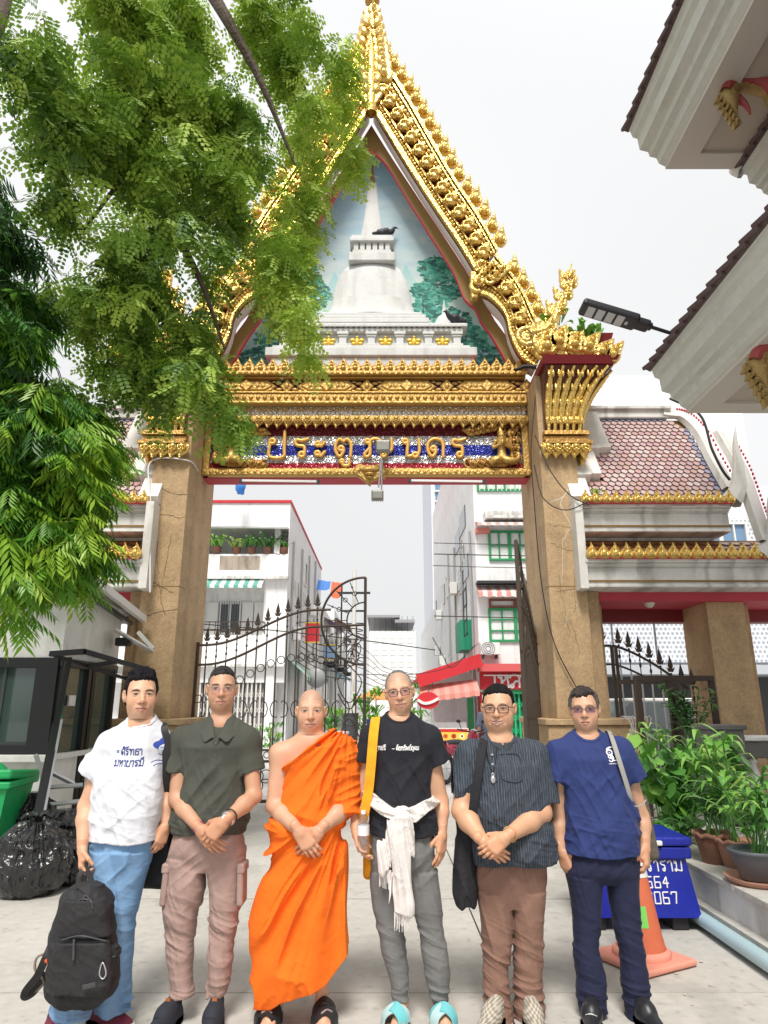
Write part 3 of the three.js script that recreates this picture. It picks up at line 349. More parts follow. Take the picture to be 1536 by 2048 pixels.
    for (let k = 0; k < 4; k++) L.push(...flameGeo(0.24, 0.16, 0.3, 0.07).map((g) => g.rotateZ(s * (0.5 - k * 0.3)).translate(X(0.22 + 0.03 * k), 5.75 + k * 0.14, z)));
    part(f, 'scrollwork', L, K.goldDark);
    const c = 0.5, fz = z + 0.05, D = [rod(V(X(c), 6.2, fz + 0.02), V(X(c), 6.44, fz), 0.055, 0.006, 8), ball(X(c), 6.17, fz + 0.03, 0.06, 0.075, 0.06), ball(X(c), 6.23, fz + 0.02, 0.07, 0.03, 0.06), rod(V(X(c), 6.1, fz), V(X(c), 6.14, fz), 0.03), taper([V(X(c), 6.12, fz), V(X(c), 6.0, fz + 0.01), V(X(c), 5.84, fz), V(X(c), 5.74, fz)], 0, 0, 10, 8, (t) => 0.105 - 0.09 * Math.sin(t * 2.6) * 0.5 + 0.02 * t),
      ...[-1, 1].flatMap((e) => [taper([V(X(c) + e * 0.1, 6.06, fz), V(X(c) + e * 0.15, 5.94, fz + 0.03), V(X(c) + e * 0.03, 5.98, fz + 0.11)], 0.036, 0.026), ball(X(c) + e * 0.1, 6.07, fz, 0.045, 0.04, 0.045, 7, 5)]), ball(X(c), 6.01, fz + 0.13, 0.025, 0.06, 0.03, 6, 5),
      taper([V(X(c - 0.05), 5.75, fz), V(X(c + 0.15), 5.68, fz + 0.1), V(X(c + 0.2), 5.63, fz + 0.05)], 0.08, 0.05), taper([V(X(c + 0.05), 5.75, fz), V(X(c - 0.15), 5.68, fz + 0.08), V(X(c - 0.27), 5.72, fz + 0.04), V(X(c - 0.3), 5.85, fz)], 0.08, 0.03)];
    part(f, 'deva_figure', D, K.goldOld);
  }
  // ---- gable ----
  const A1 = [[0.02, 13.2], [0.55, 12.1], [1.19, 10.86], [1.72, 9.88], [2.0, 9.3]], B1 = [[0.02, 14.95], [0.23, 14.46], [0.68, 13.56], [1.16, 12.46], [1.63, 11.42], [2.04, 10.64], [2.4, 9.81]];
  const A2 = [[1.97, 8.9], [2.2, 8.8], [2.47, 8.45], [2.55, 8.02], [2.71, 7.6], [2.96, 7.38]], B2 = [[2.36, 9.72], [2.62, 9.3], [2.84, 8.87], [2.99, 8.43], [3.1, 8.14], [3.22, 7.8]];
  const BZ = -10.95, BK = -11.08, AX = -0.26;
  const inR = (A, B) => [A, B];
  for (const s of [-1, 1]) {
    const b = sub(gate, 'bargeboard');
    const band = (A, B, a, c, z1, m, name, n = 26) => { const g = ribbon(A, B, a, c, BK, z1, n, s); g.translate(AX, 0, 0); part(b, name, [g], m); };
    for (const [A, B] of [[A1, B1], [A2, B2]]) {
      band(A, B, -0.02, 1.0, BZ - 0.06, K.red, 'backing'); band(A, B, -0.02, 0.06, BZ + 0.03, K.gold, 'moulding'); band(A, B, 0.07, 0.13, BZ + 0.0, K.gold, 'moulding'); band(A, B, 0.225, 0.275, BZ + 0.05, K.gold, 'moulding'); band(A, B, 0.575, 0.625, BZ + 0.05, K.gold, 'moulding'); band(A, B, 0.645, 0.78, BZ - 0.01, K.goldOld, 'moulding'); band(A, B, 0.80, 0.85, BZ + 0.04, K.gold, 'moulding'); band(A, B, 0.93, 1.02, BZ + 0.02, K.gold, 'moulding');
      const pa = polySample(A, 200), pb = polySample(B, 200), len = A === A1 ? 4.9 : 2.3;
      const row = (f, step, r, z, m) => { const L = []; const n = Math.round(len / step); for (let i = 0; i < n; i++) { const k = Math.min(200, Math.round((i + 0.5) / n * 200)), q = pa[k].clone().lerp(pb[k], f); L.push(ball(AX + s * q.x, q.y, z, r, r, r, 6, 4)); } part(b, 'bead_row', L, m); };
      row(0.175, 0.085, 0.042, BZ + 0.0, K.gold); row(0.71, 0.1, 0.05, BZ + 0.02, K.gold); row(0.89, 0.075, 0.022, BZ - 0.03, K.cable); row(0.3, 0.075, 0.02, BZ - 0.03, K.cable);
      const n = A === A1 ? 15 : 6; for (let i = 0; i < n; i++) { const k = Math.round((i + 0.5) / n * 200), q = pa[k].clone().lerp(pb[k], 0.43); put(b, 'scroll_motif', G_.scroll, K.gold, X4(AX + s * q.x, q.y, BZ - 0.03, 0, s < 0 ? Math.PI * 0 : 0, s * (-0.5 + 0.3 * h3(i, 1, 5)), s * 1.05, 1.0, 1.3)); }
    }
    // finials up the rake
    const pb = polySample(B1, 200), pc = polySample(B2, 200);
    for (let i = 0; i < 16; i++) { const k = Math.round(6 + (i + 0.5) / 16 * 190), q = pb[k], t = 0.9 + 0.12 * h3(i, s, 9); put(b, 'bud_finial', G_.bud, K.gold, X4(AX + s * (q.x + 0.15), q.y - 0.1, BZ - 0.12, 0, 0, -s * 0.2, s * t * 0.86, t * 0.92, 1)); }
    for (let i = 0; i < 5; i++) { const k = Math.round(26 + (i + 0.3) / 5 * 150), q = pc[k], t = 0.9 + 0.12 * h3(i, s, 11); put(b, 'bud_finial', G_.bud, K.gold, X4(AX + s * (q.x + 0.12), q.y - 0.08, BZ - 0.12, 0, 0, -s * 0.12, s * t * 0.86, t * 0.92, 1)); }
    // carved bracket where the tiers meet
    const br = [new THREE.TorusGeometry(0.11, 0.05, 6, 12, 5).translate(AX + s * 1.98, 8.98, BZ + 0.05), new THREE.TorusGeometry(0.09, 0.04, 6, 12, 5).rotateZ(2).translate(AX + s * 2.2, 9.1, BZ + 0.1), new THREE.TorusGeometry(0.09, 0.04, 6, 12, 5).rotateZ(4).translate(AX + s * 2.05, 9.22, BZ + 0.1), bx(AX + s * 1.86, AX + s * 2.0, 8.76, 9.32, BK, BZ + 0.04, 0.03)];
    for (let k = 0; k < 8; k++) br.push(...flameGeo(0.26, 0.16, 0.3, 0.09).map((g) => g.rotateZ(-s * (0.3 + 0.22 * k)).translate(AX + s * (1.98 + 0.09 * (k % 5)), 9.0 + 0.1 * (k % 3) + 0.04 * k, BZ + 0.07)));
    part(b, 'bracket', br, K.gold);
    // soffit behind the bargeboard and the flat ochre rib along the pediment
    const SO = [...A1, ...A2.slice(1)].map(([x, y]) => [x + 0.02, y]);
    const px = (L) => L.map(([x, y]) => { const p = at(x + 2, y, 11.34); return [p.x - AX, p.y]; }), RI = px([[744, 298], [766, 322], [812, 395], [859, 470], [908, 549], [930, 600], [949, 617], [960, 642], [982, 672], [1020, 738]]), RO = px([[744, 252], [785, 322], [834, 396], [883, 470], [934, 549], [950, 580], [971, 612], [986, 640], [1009, 672], [1044, 736]]); RI[0][0] = RO[0][0] = 0;
    const so = ribbon(SO, SO.map(([x, y]) => [x + 0.05, y + 0.09]), 0, 1, -11.37, BK + 0.04, 40, s).translate(AX, 0, 0); part(b, 'soffit', [so], K.white);
    part(b, 'rib', [ribbon(RI, RO, 0, 1, -11.42, -11.34, 40, s).translate(AX, 0, 0)], K.ochre);
    part(b, 'rib_edge', [ribbon(RI, RO, -0.06, 0.0, -11.41, -11.33, 40, s).translate(AX, 0, 0), ribbon(RI, RO, 0.97, 1.03, -11.4, -11.335, 40, s).translate(AX, 0, 0)], K.pinkred);
  }
  // apex flame
  const ap = sub(gate, 'apex_finial');
  part(ap, 'stem', [taper([V(AX, 12.95, BZ + 0.05), V(AX, 14.2, BZ + 0.05), V(AX, 15.3, BZ), V(AX + 0.01, 15.95, BZ), V(AX + 0.02, 16.9, BZ)], 0, 0, 30, 8, (t) => t < 0.3 ? 0.12 : 0.13 * (1 - t) + 0.03 * Math.sin(t * 22)), extr([[-0.3, 13.55], [0, 13.0], [0.3, 13.55]], 0.12, 0.03).translate(AX, 0, BZ - 0.02)], K.gold);
  for (let k = 0; k < 9; k++) for (const e of [-1, 1]) put(ap, 'flame', merge(flameGeo(0.55 - 0.03 * k, 0.3 - 0.012 * k, 0.1, 0.14)), K.gold, X4(AX + e * (0.26 - 0.012 * k - 0.0015 * k * k), 13.75 + k * 0.235, BZ + 0.04 - 0.008 * k, 0, e < 0 ? Math.PI : 0, 0.05 + 0.02 * k, 1));
  for (let k = 0; k < 8; k++) for (const e of [-1, 1]) put(ap, 'bud', merge([ball(0, 0, 0, 0.085, 0.13, 0.07), rod(V(0, 0.08, 0), V(0, 0.24, 0), 0.05, 0.005, 6)]), K.gold, X4(AX + e * (0.10 + 0.1 * Math.sin(k * 0.42)), 13.5 + k * 0.25, BZ + 0.13, 0, 0, -e * 0.35));
  part(ap, 'tip_ring', [lathe([[0.02, -0.1], [0.14, -0.03], [0.16, 0.02], [0.06, 0.08], [0.05, 0.3]], 12).translate(AX + 0.01, 15.97, BZ)], K.goldDark);

  // ---- pediment: painted panel with a stupa in relief ----
  const TZ = -11.74, shp = [[0, 13.3], [0.6, 12.15], [1.25, 10.85], [1.85, 9.7], [2.4, 8.85], [2.85, 7.45]];
  const tym = extr([...shp.map((p) => [p[0] + AX, p[1]]), ...shp.slice().reverse().map((p) => [-p[0] + AX, p[1]])], 0.1);
  tym.translate(0, 0, TZ - 0.1);
  T.mural = ctex(1024, 1024, (c, w, h) => { // painted sky, hills and trees; 5.6 m wide, 5.2 m high
    const g = c.createLinearGradient(0, 0, 0, h); g.addColorStop(0, '#8db9d6'); g.addColorStop(0.35, '#b9d4e0'); g.addColorStop(0.6, '#d9e4de'); g.addColorStop(0.8, '#b4dcd8'); g.addColorStop(1, '#9fc4e2'); c.fillStyle = g; c.fillRect(0, 0, w, h);
    const r = RNG(8); for (let i = 0; i < 420; i++) { const y = 120 + r() * 520, x = r() * w; c.fillStyle = ['rgba(236,232,215,0.10)', 'rgba(120,170,205,0.10)', 'rgba(243,238,226,0.12)', 'rgba(205,215,215,0.1)'][i % 4]; c.beginPath(); c.ellipse(x, y, 30 + r() * 70, 8 + r() * 22, (r() - 0.5) * 0.6, 0, 7); c.fill(); }
    for (const [x, y, s, col] of [[640, 560, 1, '#9fd3d0'], [720, 640, 1.2, '#a9dcdd'], [380, 600, 1.1, '#9fd0d3'], [300, 640, 1, '#b7dfe4'], [820, 610, 1, '#a5cfc8']]) { const gg = c.createLinearGradient(0, y - 60 * s, 0, y + 160 * s); gg.addColorStop(0, col); gg.addColorStop(1, 'rgba(220,236,232,0.2)'); c.fillStyle = gg; c.beginPath(); c.moveTo(x - 130 * s, y + 170 * s); c.quadraticCurveTo(x - 40 * s, y + 60 * s, x, y - 60 * s); c.quadraticCurveTo(x + 40 * s, y + 40 * s, x + 130 * s, y + 170 * s); c.fill(); }
    const tree = (x, y, R, Hh) => { c.strokeStyle = '#33463f'; c.lineWidth = 4; c.beginPath(); c.moveTo(x, y + Hh); c.lineTo(x, y - R); c.stroke(); c.lineWidth = 2; for (let i = 0; i < 9; i++) { const a = -0.3 - r() * 2.5; c.beginPath(); c.moveTo(x, y + Hh * 0.4 - i * 9); c.lineTo(x + Math.cos(a) * R * 0.7, y + Math.sin(a) * R * 0.6); c.stroke(); } for (let i = 0; i < 190; i++) { const a = r() * 6.28, q = Math.sqrt(r()) * R; c.fillStyle = ['#2f8a78', '#3fa08c', '#5bb7a2', '#245f56', '#6fb9a0', '#2b6f66'][Math.floor(r() * 6)]; c.beginPath(); c.ellipse(x + Math.cos(a) * q, y + Math.sin(a) * q * 0.85, 5 + r() * 11, 3 + r() * 5, (r() - 0.5), 0, 7); c.fill(); } };
    for (const [x, y, R, q] of [[745, 520, 62, 150], [775, 610, 75, 150], [735, 690, 70, 120], [800, 760, 70, 120], [270, 560, 62, 120], [850, 830, 75, 120], [880, 900, 80, 110], [820, 920, 70, 90], [930, 960, 70, 60], [290, 640, 80, 150], [215, 740, 80, 150], [170, 860, 80, 130], [120, 940, 80, 90], [200, 950, 70, 80], [250, 820, 50, 120], [700, 620, 40, 100]]) tree(x, y, R, q);
  });
  { const p = tym.attributes.position, uv = tym.attributes.uv; for (let i = 0; i < p.count; i++) uv.setXY(i, (p.getX(i) - AX + 2.8) / 5.6, (p.getY(i) - 7.4) / 5.2); }
  const ped = sub(gate, 'pediment'); part(ped, 'mural_panel', tym, M([0.74, 0.76, 0.78], 0.7, { map: T.mural, bumpMap: T.grain, bumpScale: 0.004 }), false);  // grey tint puts the soft shade under the gable into the mural colour
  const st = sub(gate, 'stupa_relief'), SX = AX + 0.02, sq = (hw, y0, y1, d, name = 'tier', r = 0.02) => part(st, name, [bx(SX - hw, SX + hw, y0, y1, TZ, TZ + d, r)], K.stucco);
  K.stucco = M(null, 0.7, { map: washed(95, 0.13, [0.66, 0.67, 0.665]), bumpMap: T.grain, bumpScale: 0.002 });  // stucco greyed in its colour for the shade of the gable
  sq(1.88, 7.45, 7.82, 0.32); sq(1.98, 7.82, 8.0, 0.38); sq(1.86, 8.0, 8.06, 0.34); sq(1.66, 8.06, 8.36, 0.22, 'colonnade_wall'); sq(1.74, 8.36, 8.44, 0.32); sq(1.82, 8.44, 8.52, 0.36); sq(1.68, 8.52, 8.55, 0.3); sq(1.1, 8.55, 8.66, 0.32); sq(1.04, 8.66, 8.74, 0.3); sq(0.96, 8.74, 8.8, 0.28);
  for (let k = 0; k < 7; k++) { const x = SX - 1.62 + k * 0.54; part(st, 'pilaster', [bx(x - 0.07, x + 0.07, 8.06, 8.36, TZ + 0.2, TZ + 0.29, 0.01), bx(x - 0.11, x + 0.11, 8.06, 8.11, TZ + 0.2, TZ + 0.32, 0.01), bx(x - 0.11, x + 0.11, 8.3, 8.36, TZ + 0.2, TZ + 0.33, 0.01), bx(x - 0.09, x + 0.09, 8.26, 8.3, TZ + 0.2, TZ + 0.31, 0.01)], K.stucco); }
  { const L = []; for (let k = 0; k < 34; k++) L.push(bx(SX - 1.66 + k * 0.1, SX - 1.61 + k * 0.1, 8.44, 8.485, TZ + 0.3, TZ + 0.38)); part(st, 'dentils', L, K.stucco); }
  for (let k = 0; k < 6; k++) { const x = SX - 1.35 + k * 0.54, z = TZ + 0.24; part(st, 'gilt_medallion', [ball(x, 8.19, z, 0.05, 0.085, 0.03, 8, 6), ball(x, 8.27, z + 0.01, 0.03, 0.035, 0.03, 7, 5), ...[-1, 1].flatMap((e) => [ball(x + e * 0.085, 8.22, z, 0.06, 0.035, 0.02, 7, 5), ball(x + e * 0.065, 8.15, z, 0.05, 0.03, 0.02, 7, 5)])], M([0.85, 0.55, 0.08], 0.4, { metalness: 0.4 })); }
  const half = (pts, n = 26) => { const g = new THREE.LatheGeometry(pts.map((p) => new THREE.Vector2(p[0], p[1])), n, -Math.PI / 2, Math.PI); g.scale(1, 1, 0.3); return g.translate(SX, 0, TZ); };
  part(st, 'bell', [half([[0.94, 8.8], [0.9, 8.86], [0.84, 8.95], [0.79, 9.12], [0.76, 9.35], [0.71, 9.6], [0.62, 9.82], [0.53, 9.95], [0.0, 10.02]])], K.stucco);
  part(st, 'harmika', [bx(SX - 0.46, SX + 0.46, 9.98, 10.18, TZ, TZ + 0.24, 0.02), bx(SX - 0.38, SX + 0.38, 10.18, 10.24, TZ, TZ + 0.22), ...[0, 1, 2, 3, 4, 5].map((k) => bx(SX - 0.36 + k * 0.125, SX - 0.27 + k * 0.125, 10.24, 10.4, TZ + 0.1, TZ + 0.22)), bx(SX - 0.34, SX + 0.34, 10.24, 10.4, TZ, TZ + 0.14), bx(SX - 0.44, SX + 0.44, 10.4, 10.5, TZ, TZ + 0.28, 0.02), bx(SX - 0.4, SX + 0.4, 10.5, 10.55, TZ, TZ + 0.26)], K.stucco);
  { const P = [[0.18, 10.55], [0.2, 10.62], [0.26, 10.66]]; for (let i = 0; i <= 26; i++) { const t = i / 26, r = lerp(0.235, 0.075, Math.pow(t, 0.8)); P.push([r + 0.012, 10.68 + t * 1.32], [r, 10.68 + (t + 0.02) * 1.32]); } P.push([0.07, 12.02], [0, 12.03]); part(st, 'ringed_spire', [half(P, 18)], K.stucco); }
  part(st, 'spire_tip', [half([[0.075, 12.02], [0.05, 12.12], [0.03, 12.3], [0.008, 12.55], [0, 12.56]], 12)], K.ochre);
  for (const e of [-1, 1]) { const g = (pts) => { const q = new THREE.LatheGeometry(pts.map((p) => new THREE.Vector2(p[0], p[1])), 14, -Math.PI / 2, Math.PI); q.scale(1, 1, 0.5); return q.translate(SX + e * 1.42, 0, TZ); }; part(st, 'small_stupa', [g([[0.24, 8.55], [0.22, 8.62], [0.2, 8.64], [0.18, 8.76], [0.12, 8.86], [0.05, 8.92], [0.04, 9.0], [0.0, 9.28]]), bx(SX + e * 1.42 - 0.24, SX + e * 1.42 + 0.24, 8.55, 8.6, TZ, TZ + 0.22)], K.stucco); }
}
// pigeons on the stupa
function pigeon(label, x, y, z, turn) { const o = thing('pigeon', label, 'pigeon', [x, y, z], turn, null); const m = M([0.03, 0.032, 0.04], 0.6), b = ball(0, 0.1, 0, 0.13, 0.075, 0.075, 12, 8).rotateZ(0.2);
  part(o, 'body', [taper([V(-0.3, 0.09, 0), V(-0.18, 0.1, 0), V(-0.05, 0.12, 0), V(0.08, 0.15, 0), V(0.13, 0.22, 0), V(0.15, 0.26, 0), V(0.2, 0.255, 0), V(0.235, 0.245, 0)], 0, 0, 24, 10, (t) => t < 0.3 ? 0.02 + t * 0.16 : t < 0.55 ? 0.07 + 0.03 * Math.sin((t - 0.3) * 9) : t < 0.8 ? 0.075 - (t - 0.55) * 0.16 : Math.max(0.003, 0.038 - (t - 0.8) * 0.18))], m);
  for (const e of [-1, 1]) { part(o, 'wing', [ball(-0.06, 0.12, e * 0.06, 0.15, 0.055, 0.025, 10, 6)], M([0.06, 0.062, 0.075], 0.6)); part(o, 'leg', [rod(V(0.03, 0.0, e * 0.03), V(0.02, 0.06, e * 0.03), 0.008)], M([0.4, 0.1, 0.08], 0.6)); } return o; }
pigeon('dark pigeon perched on the square top under the stupa spire', 0.06, 10.551, -11.58, 0.1);
pigeon('dark pigeon perched on the cornice beside the small stupa', 1.36, 8.551, -11.5, -2.6).children[0].rotation.z = -0.25;
// ---------- side pavilions of the gate ----------
K.cream = M(null, 0.8, { map: washed(103, 0.2, [0.74, 0.73, 0.69]), bumpMap: T.grain, bumpScale: 0.002 });
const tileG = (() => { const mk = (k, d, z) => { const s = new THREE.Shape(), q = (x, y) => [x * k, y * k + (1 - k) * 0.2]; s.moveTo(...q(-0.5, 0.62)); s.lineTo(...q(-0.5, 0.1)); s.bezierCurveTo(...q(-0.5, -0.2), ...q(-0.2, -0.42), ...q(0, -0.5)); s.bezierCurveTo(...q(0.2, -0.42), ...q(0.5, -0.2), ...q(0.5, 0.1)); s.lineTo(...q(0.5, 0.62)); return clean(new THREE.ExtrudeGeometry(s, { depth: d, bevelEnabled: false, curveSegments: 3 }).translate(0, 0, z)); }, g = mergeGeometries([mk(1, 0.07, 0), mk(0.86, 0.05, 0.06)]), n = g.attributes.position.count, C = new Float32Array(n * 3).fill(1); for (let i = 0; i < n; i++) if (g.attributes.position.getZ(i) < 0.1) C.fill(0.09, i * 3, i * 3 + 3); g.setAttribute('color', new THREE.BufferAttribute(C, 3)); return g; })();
function tileField(parent, u0, u1, p0, p1, nRow, step, edge, seed, keep) { // roof plane between two lines at height p0 (bottom) and p1 (top): points (u, p)
  const r = RNG(seed), dir = p1.clone().sub(p0), len = dir.length(), ang = Math.atan2(p0.z - p1.z, p1.y - p0.y), list = [];
  for (let j = 0; j < nRow; j++) { const t = (j + 0.4) / nRow, y = lerp(p0.y, p1.y, t), z = lerp(p0.z, p1.z, t); for (let x = Math.min(u0, u1) + (j % 2) * step / 2; x < Math.max(u0, u1); x += step) if (!keep || keep(x, t)) { const e = Math.min(x - Math.min(u0, u1), Math.max(u0, u1) - x, t * len + 0.05, (1 - t) * len) < edge ? 1 : 0; list.push([x, y, z, e, r()]); } }
  const mats = e_ => e_; let n = 0;
  const rest = [[], []];
  for (const [x, y, z, e, q] of list) { const m = X4(x, y, z, -ang - 0.13, 0, (q - 0.5) * 0.05, step * 1.02, len / nRow * 1.25, 0.12), mt = e ? K.tileB[q * 3 | 0] : K.tileR[q * 5 | 0]; if (n++ < 298) put(parent, 'roof_tile', tileG, mt, m); else rest[e].push(tileG.clone().applyMatrix4(m)); }
  rest.forEach((L, e) => { if (L.length) { const m = part(parent, 'roof_tiles', mergeGeometries(L), e ? K.tileB[1] : K.tileR[1], false); m.userData.kind = 'stuff'; } });
}
const tm = (c) => M(c, 0.28, { vertexColors: true, clearcoat: 0.7, clearcoatRoughness: 0.25, bumpMap: T.grain, bumpScale: 0.002 });
K.tileR = [tm([0.50, 0.31, 0.30]), tm([0.54, 0.38, 0.36]), tm([0.48, 0.28, 0.29]), tm([0.58, 0.44, 0.41]), tm([0.50, 0.29, 0.25])]; K.tileB = [tm([0.2, 0.21, 0.33]), tm([0.26, 0.27, 0.38]), tm([0.32, 0.32, 0.42])]; K.tileO = [tm([0.55, 0.16, 0.05]), tm([0.48, 0.12, 0.05]), tm([0.6, 0.2, 0.07]), tm([0.42, 0.1, 0.05]), tm([0.52, 0.15, 0.06])];
for (const s of [1, -1]) {
  const X = (x) => s > 0 ? x : 2 * GX - x, W = thing('gate_pavilion', s > 0 ? 'right side pavilion of the gate with scalloped pink roof tiles in two tiers' : 'left side pavilion of the gate half hidden by the hanging tree', 'pavilion');
  const B = (x0, x1, y0, y1, z0, z1, r = 0) => bx(Math.min(X(x0), X(x1)), Math.max(X(x0), X(x1)), y0, y1, z0, z1, r);
  const E = (x0, x1, y, zf, h) => [B(x0, x1, y + h * 0.86, y + h, zf - 0.6, zf + 0.05, 0.01), B(x0, x1, y + h * 0.76, y + h * 0.86, zf - 0.6, zf + 0.01, 0.01), B(x0, x1, y + h * 0.72, y + h * 0.76, zf - 0.6, zf - 0.03), B(x0, x1, y + h * 0.26, y + h * 0.72, zf - 0.6, zf - 0.06, 0.01), B(x0, x1, y + h * 0.12, y + h * 0.2, zf - 0.6, zf - 0.07), B(x0, x1, y, y + h * 0.12, zf - 0.6, zf - 0.02, 0.01)];
  const Z = -10.3;
  // tiers of moulded eave
  part(W, 'lower_cornice', E(3.1, 7.2, 3.3, Z, 0.43), K.dirty); part(W, 'gilt_line', [B(3.12, 7.2, 3.386, 3.412, Z - 0.5, Z - 0.05)], K.ochre);
  part(W, 'upper_cornice', E(3.1, 5.5, 4.2, Z - 0.1, 0.44), K.dirty); part(W, 'gilt_line', [B(3.12, 5.5, 4.288, 4.314, Z - 0.5, Z - 0.15)], K.ochre);
  part(W, 'recess', [B(3.2, 5.4, 4.0, 4.2, Z - 1.2, Z - 0.55), B(3.2, 5.42, 4.07, 4.1, Z - 1.2, Z - 0.5)], K.dirty);
  part(W, 'end_board', [B(3.0, 3.13, 3.27, 4.66, -11.6, Z + 0.03, 0.01), ...[[0, 0.22, 3.32, 0], [0.2, 0.24, 3.42, 0.06], [0.24, 0.52, 3.62, 0], [0.5, 0.54, 3.74, 0.06], [0.54, 1.04, 3.95, 0]].map(([t0, t1, xr, up]) => { const q = (t) => V((X(3.0) + X(xr)) / 2, 4.72 + t * 2.04, Z - 0.2 - t * 1.25); return bar(q(t0), q(t1), xr - 3.0, 0.24 + up * 2); })], K.cream);
  // lower roof strip and upper roof field
  const low = sub(W, 'lower_roof'); part(low, 'roof_bed', [bar(V(X(5.2), 3.74, Z - 0.02), V(X(5.2), 4.12, Z - 0.5), 3.9, 0.05)], K.ochre);
  { const t0 = K.tileR, t1 = K.tileB; K.tileR = K.tileO; K.tileB = K.tileO; tileField(low, X(3.2), X(6.9), V(0, 3.76, Z - 0.02), V(0, 4.12, Z - 0.47), 4, 0.17, 0, 5 + s); K.tileR = t0; K.tileB = t1; }
  const up = sub(W, 'upper_roof'), p0 = V(0, 4.68, Z - 0.2), p1 = V(0, 6.72, Z - 1.45); part(up, 'roof_bed', [bar(V(X(4.35), p0.y - 0.05, p0.z - 0.04), V(X(4.35), p1.y - 0.05, p1.z - 0.04), 2.5, 0.06)], K.ochre);
  tileField(up, X(3.2), X(5.62), p0, p1, 22, 0.118, 0.14, 9 + s, (x, t) => { const q = s > 0 ? x : 2 * GX - x; return q > (t < 0.22 ? 3.34 : t < 0.53 ? 3.62 : 3.96) && q < 5.62 - 0.02 * t - Math.max(0, t - 0.84) * 2.6; });
  part(up, 'ridge', [B(3.3, 5.3, 6.7, 6.86, Z - 1.62, Z - 1.36, 0.02), B(3.3, 5.34, 6.86, 6.92, Z - 1.66, Z - 1.3, 0.01)], K.dirty);
  // gable-end board sweeping down to an upturned horn
  const rake = [V(X(5.2), 6.85, Z - 1.42), V(X(5.5), 6.78, Z - 1.4), V(X(5.68), 6.4, Z - 1.2), V(X(5.66), 5.6, Z - 0.7), V(X(5.66), 4.95, Z - 0.3)];
  part(W, 'rake_board', [band_(rake, 0.22, V(s * 0.35, 0.2, 1)), taper([V(X(5.6), 4.72, Z - 0.2), V(X(5.72), 4.9, Z - 0.2), V(X(5.8), 5.35, Z - 0.2), V(X(5.82), 5.75, Z - 0.22), V(X(5.88), 6.05, Z - 0.24)], 0, 0, 18, 8, (t) => 0.16 * (1 - t) + 0.006)], K.cream);
  const rake2 = [V(X(5.95), 6.2, Z - 0.9), V(X(5.98), 5.4, Z - 0.5), V(X(5.95), 4.6, Z - 0.2), V(X(5.94), 4.0, Z + 0.0)];
  part(W, 'rake_board', [band_(rake2, 0.24, V(s * 0.35, 0.1, 1)), taper([V(X(5.82), 3.78, Z), V(X(6.0), 3.95, Z + 0.02), V(X(6.08), 4.3, Z + 0.02), V(X(6.1), 4.65, Z), V(X(6.18), 4.95, Z)], 0, 0, 18, 8, (t) => 0.15 * (1 - t) + 0.006)], K.cream);
  for (const R of [rake, rake2]) { const c = new THREE.CatmullRomCurve3(R.map((p) => p.clone().add(V(s * 0.14, 0.04, 0.05)))), L = []; for (let i = 0; i <= 26; i++) { const p = c.getPoint(0.1 + 0.9 * i / 26); L.push(ball(p.x, p.y, p.z, 0.022, 0.03, 0.022, 6, 4)); } part(W, 'red_beading', L, K.pinkred); }
  // antefixes along both eaves
  for (let k = 0; k < 15; k++) put(W, 'antefix', G_.ante, K.gold, X4(X(3.2 + k * 0.163), 4.645, Z - 0.03, 0, 0, 0, 1.05));
  for (let k = 0; k < 20; k++) put(W, 'antefix', G_.ante, K.gold, X4(X(3.2 + k * 0.18), 3.74, Z + 0.05, 0, 0, 0, 1.15));
  part(W, 'antefix_rail', [B(3.14, 5.52, 4.63, 4.665, Z - 0.25, Z + 0.0), B(3.14, 7.2, 3.72, 3.76, Z - 0.2, Z + 0.07)], K.pinkred);
  // red ceiling and columns
  part(W, 'ceiling', [B(3.2, 7.1, 3.16, 3.3, -12.1, Z - 0.5)], K.pinkred); part(W, 'ceiling_beam', [B(3.2, 7.1, 2.95, 3.17, -12.15, -11.85)], K.red);
  for (const [a, b, z0, z1] of [[3.2, 3.4, -11.6, -10.72], [3.4, 3.58, -12.0, -11.2], [5.19, 5.8, -11.9, -10.95], [5.8, 6.02, -11.9, -11.25]]) part(W, 'column', [B(a, b, 0, 3.3, z0, z1, 0.01)], K.gravel);
  if (s > 0) { const lb = thing('ceiling_lamp', 'round white globe lamp under the red ceiling of the right pavilion', 'lamp'); part(lb, 'globe', [ball(4.3, 3.16, -11.0, 0.085, 0.085, 0.085, 14, 10)], M([0.7, 0.66, 0.6], 0.25)); part(lb, 'fitting', [rod(V(4.3, 3.2, -11), V(4.3, 3.3, -11), 0.06, 0.04, 12)], K.plastW); }
}
function band_(pts, w, n) { const c = new THREE.CatmullRomCurve3(pts), L = []; const N = 20, A = [], q = V(), t = V(), sd = V(); n = n.clone().normalize(); const P = [], I = []; for (let i = 0; i <= N; i++) { c.getPoint(i / N, q); c.getTangent(i / N, t); sd.crossVectors(t, n).normalize().multiplyScalar(w / 2); for (const [a, b] of [[-1, -0.06], [1, -0.06], [1, 0.06], [-1, 0.06]]) P.push(q.x + sd.x * a + n.x * b, q.y + sd.y * a + n.y * b, q.z + sd.z * a + n.z * b); } for (let i = 0; i < N; i++) for (let k = 0; k < 4; k++) { const a = i * 4 + k, b = i * 4 + (k + 1) % 4; I.push(a, b, a + 4, b, b + 4, a + 4); } const g = new THREE.BufferGeometry(); g.setAttribute('position', new THREE.Float32BufferAttribute(P, 3)); g.setIndex(I); const f = g.toNonIndexed(); f.computeVertexNormals(); return f; }
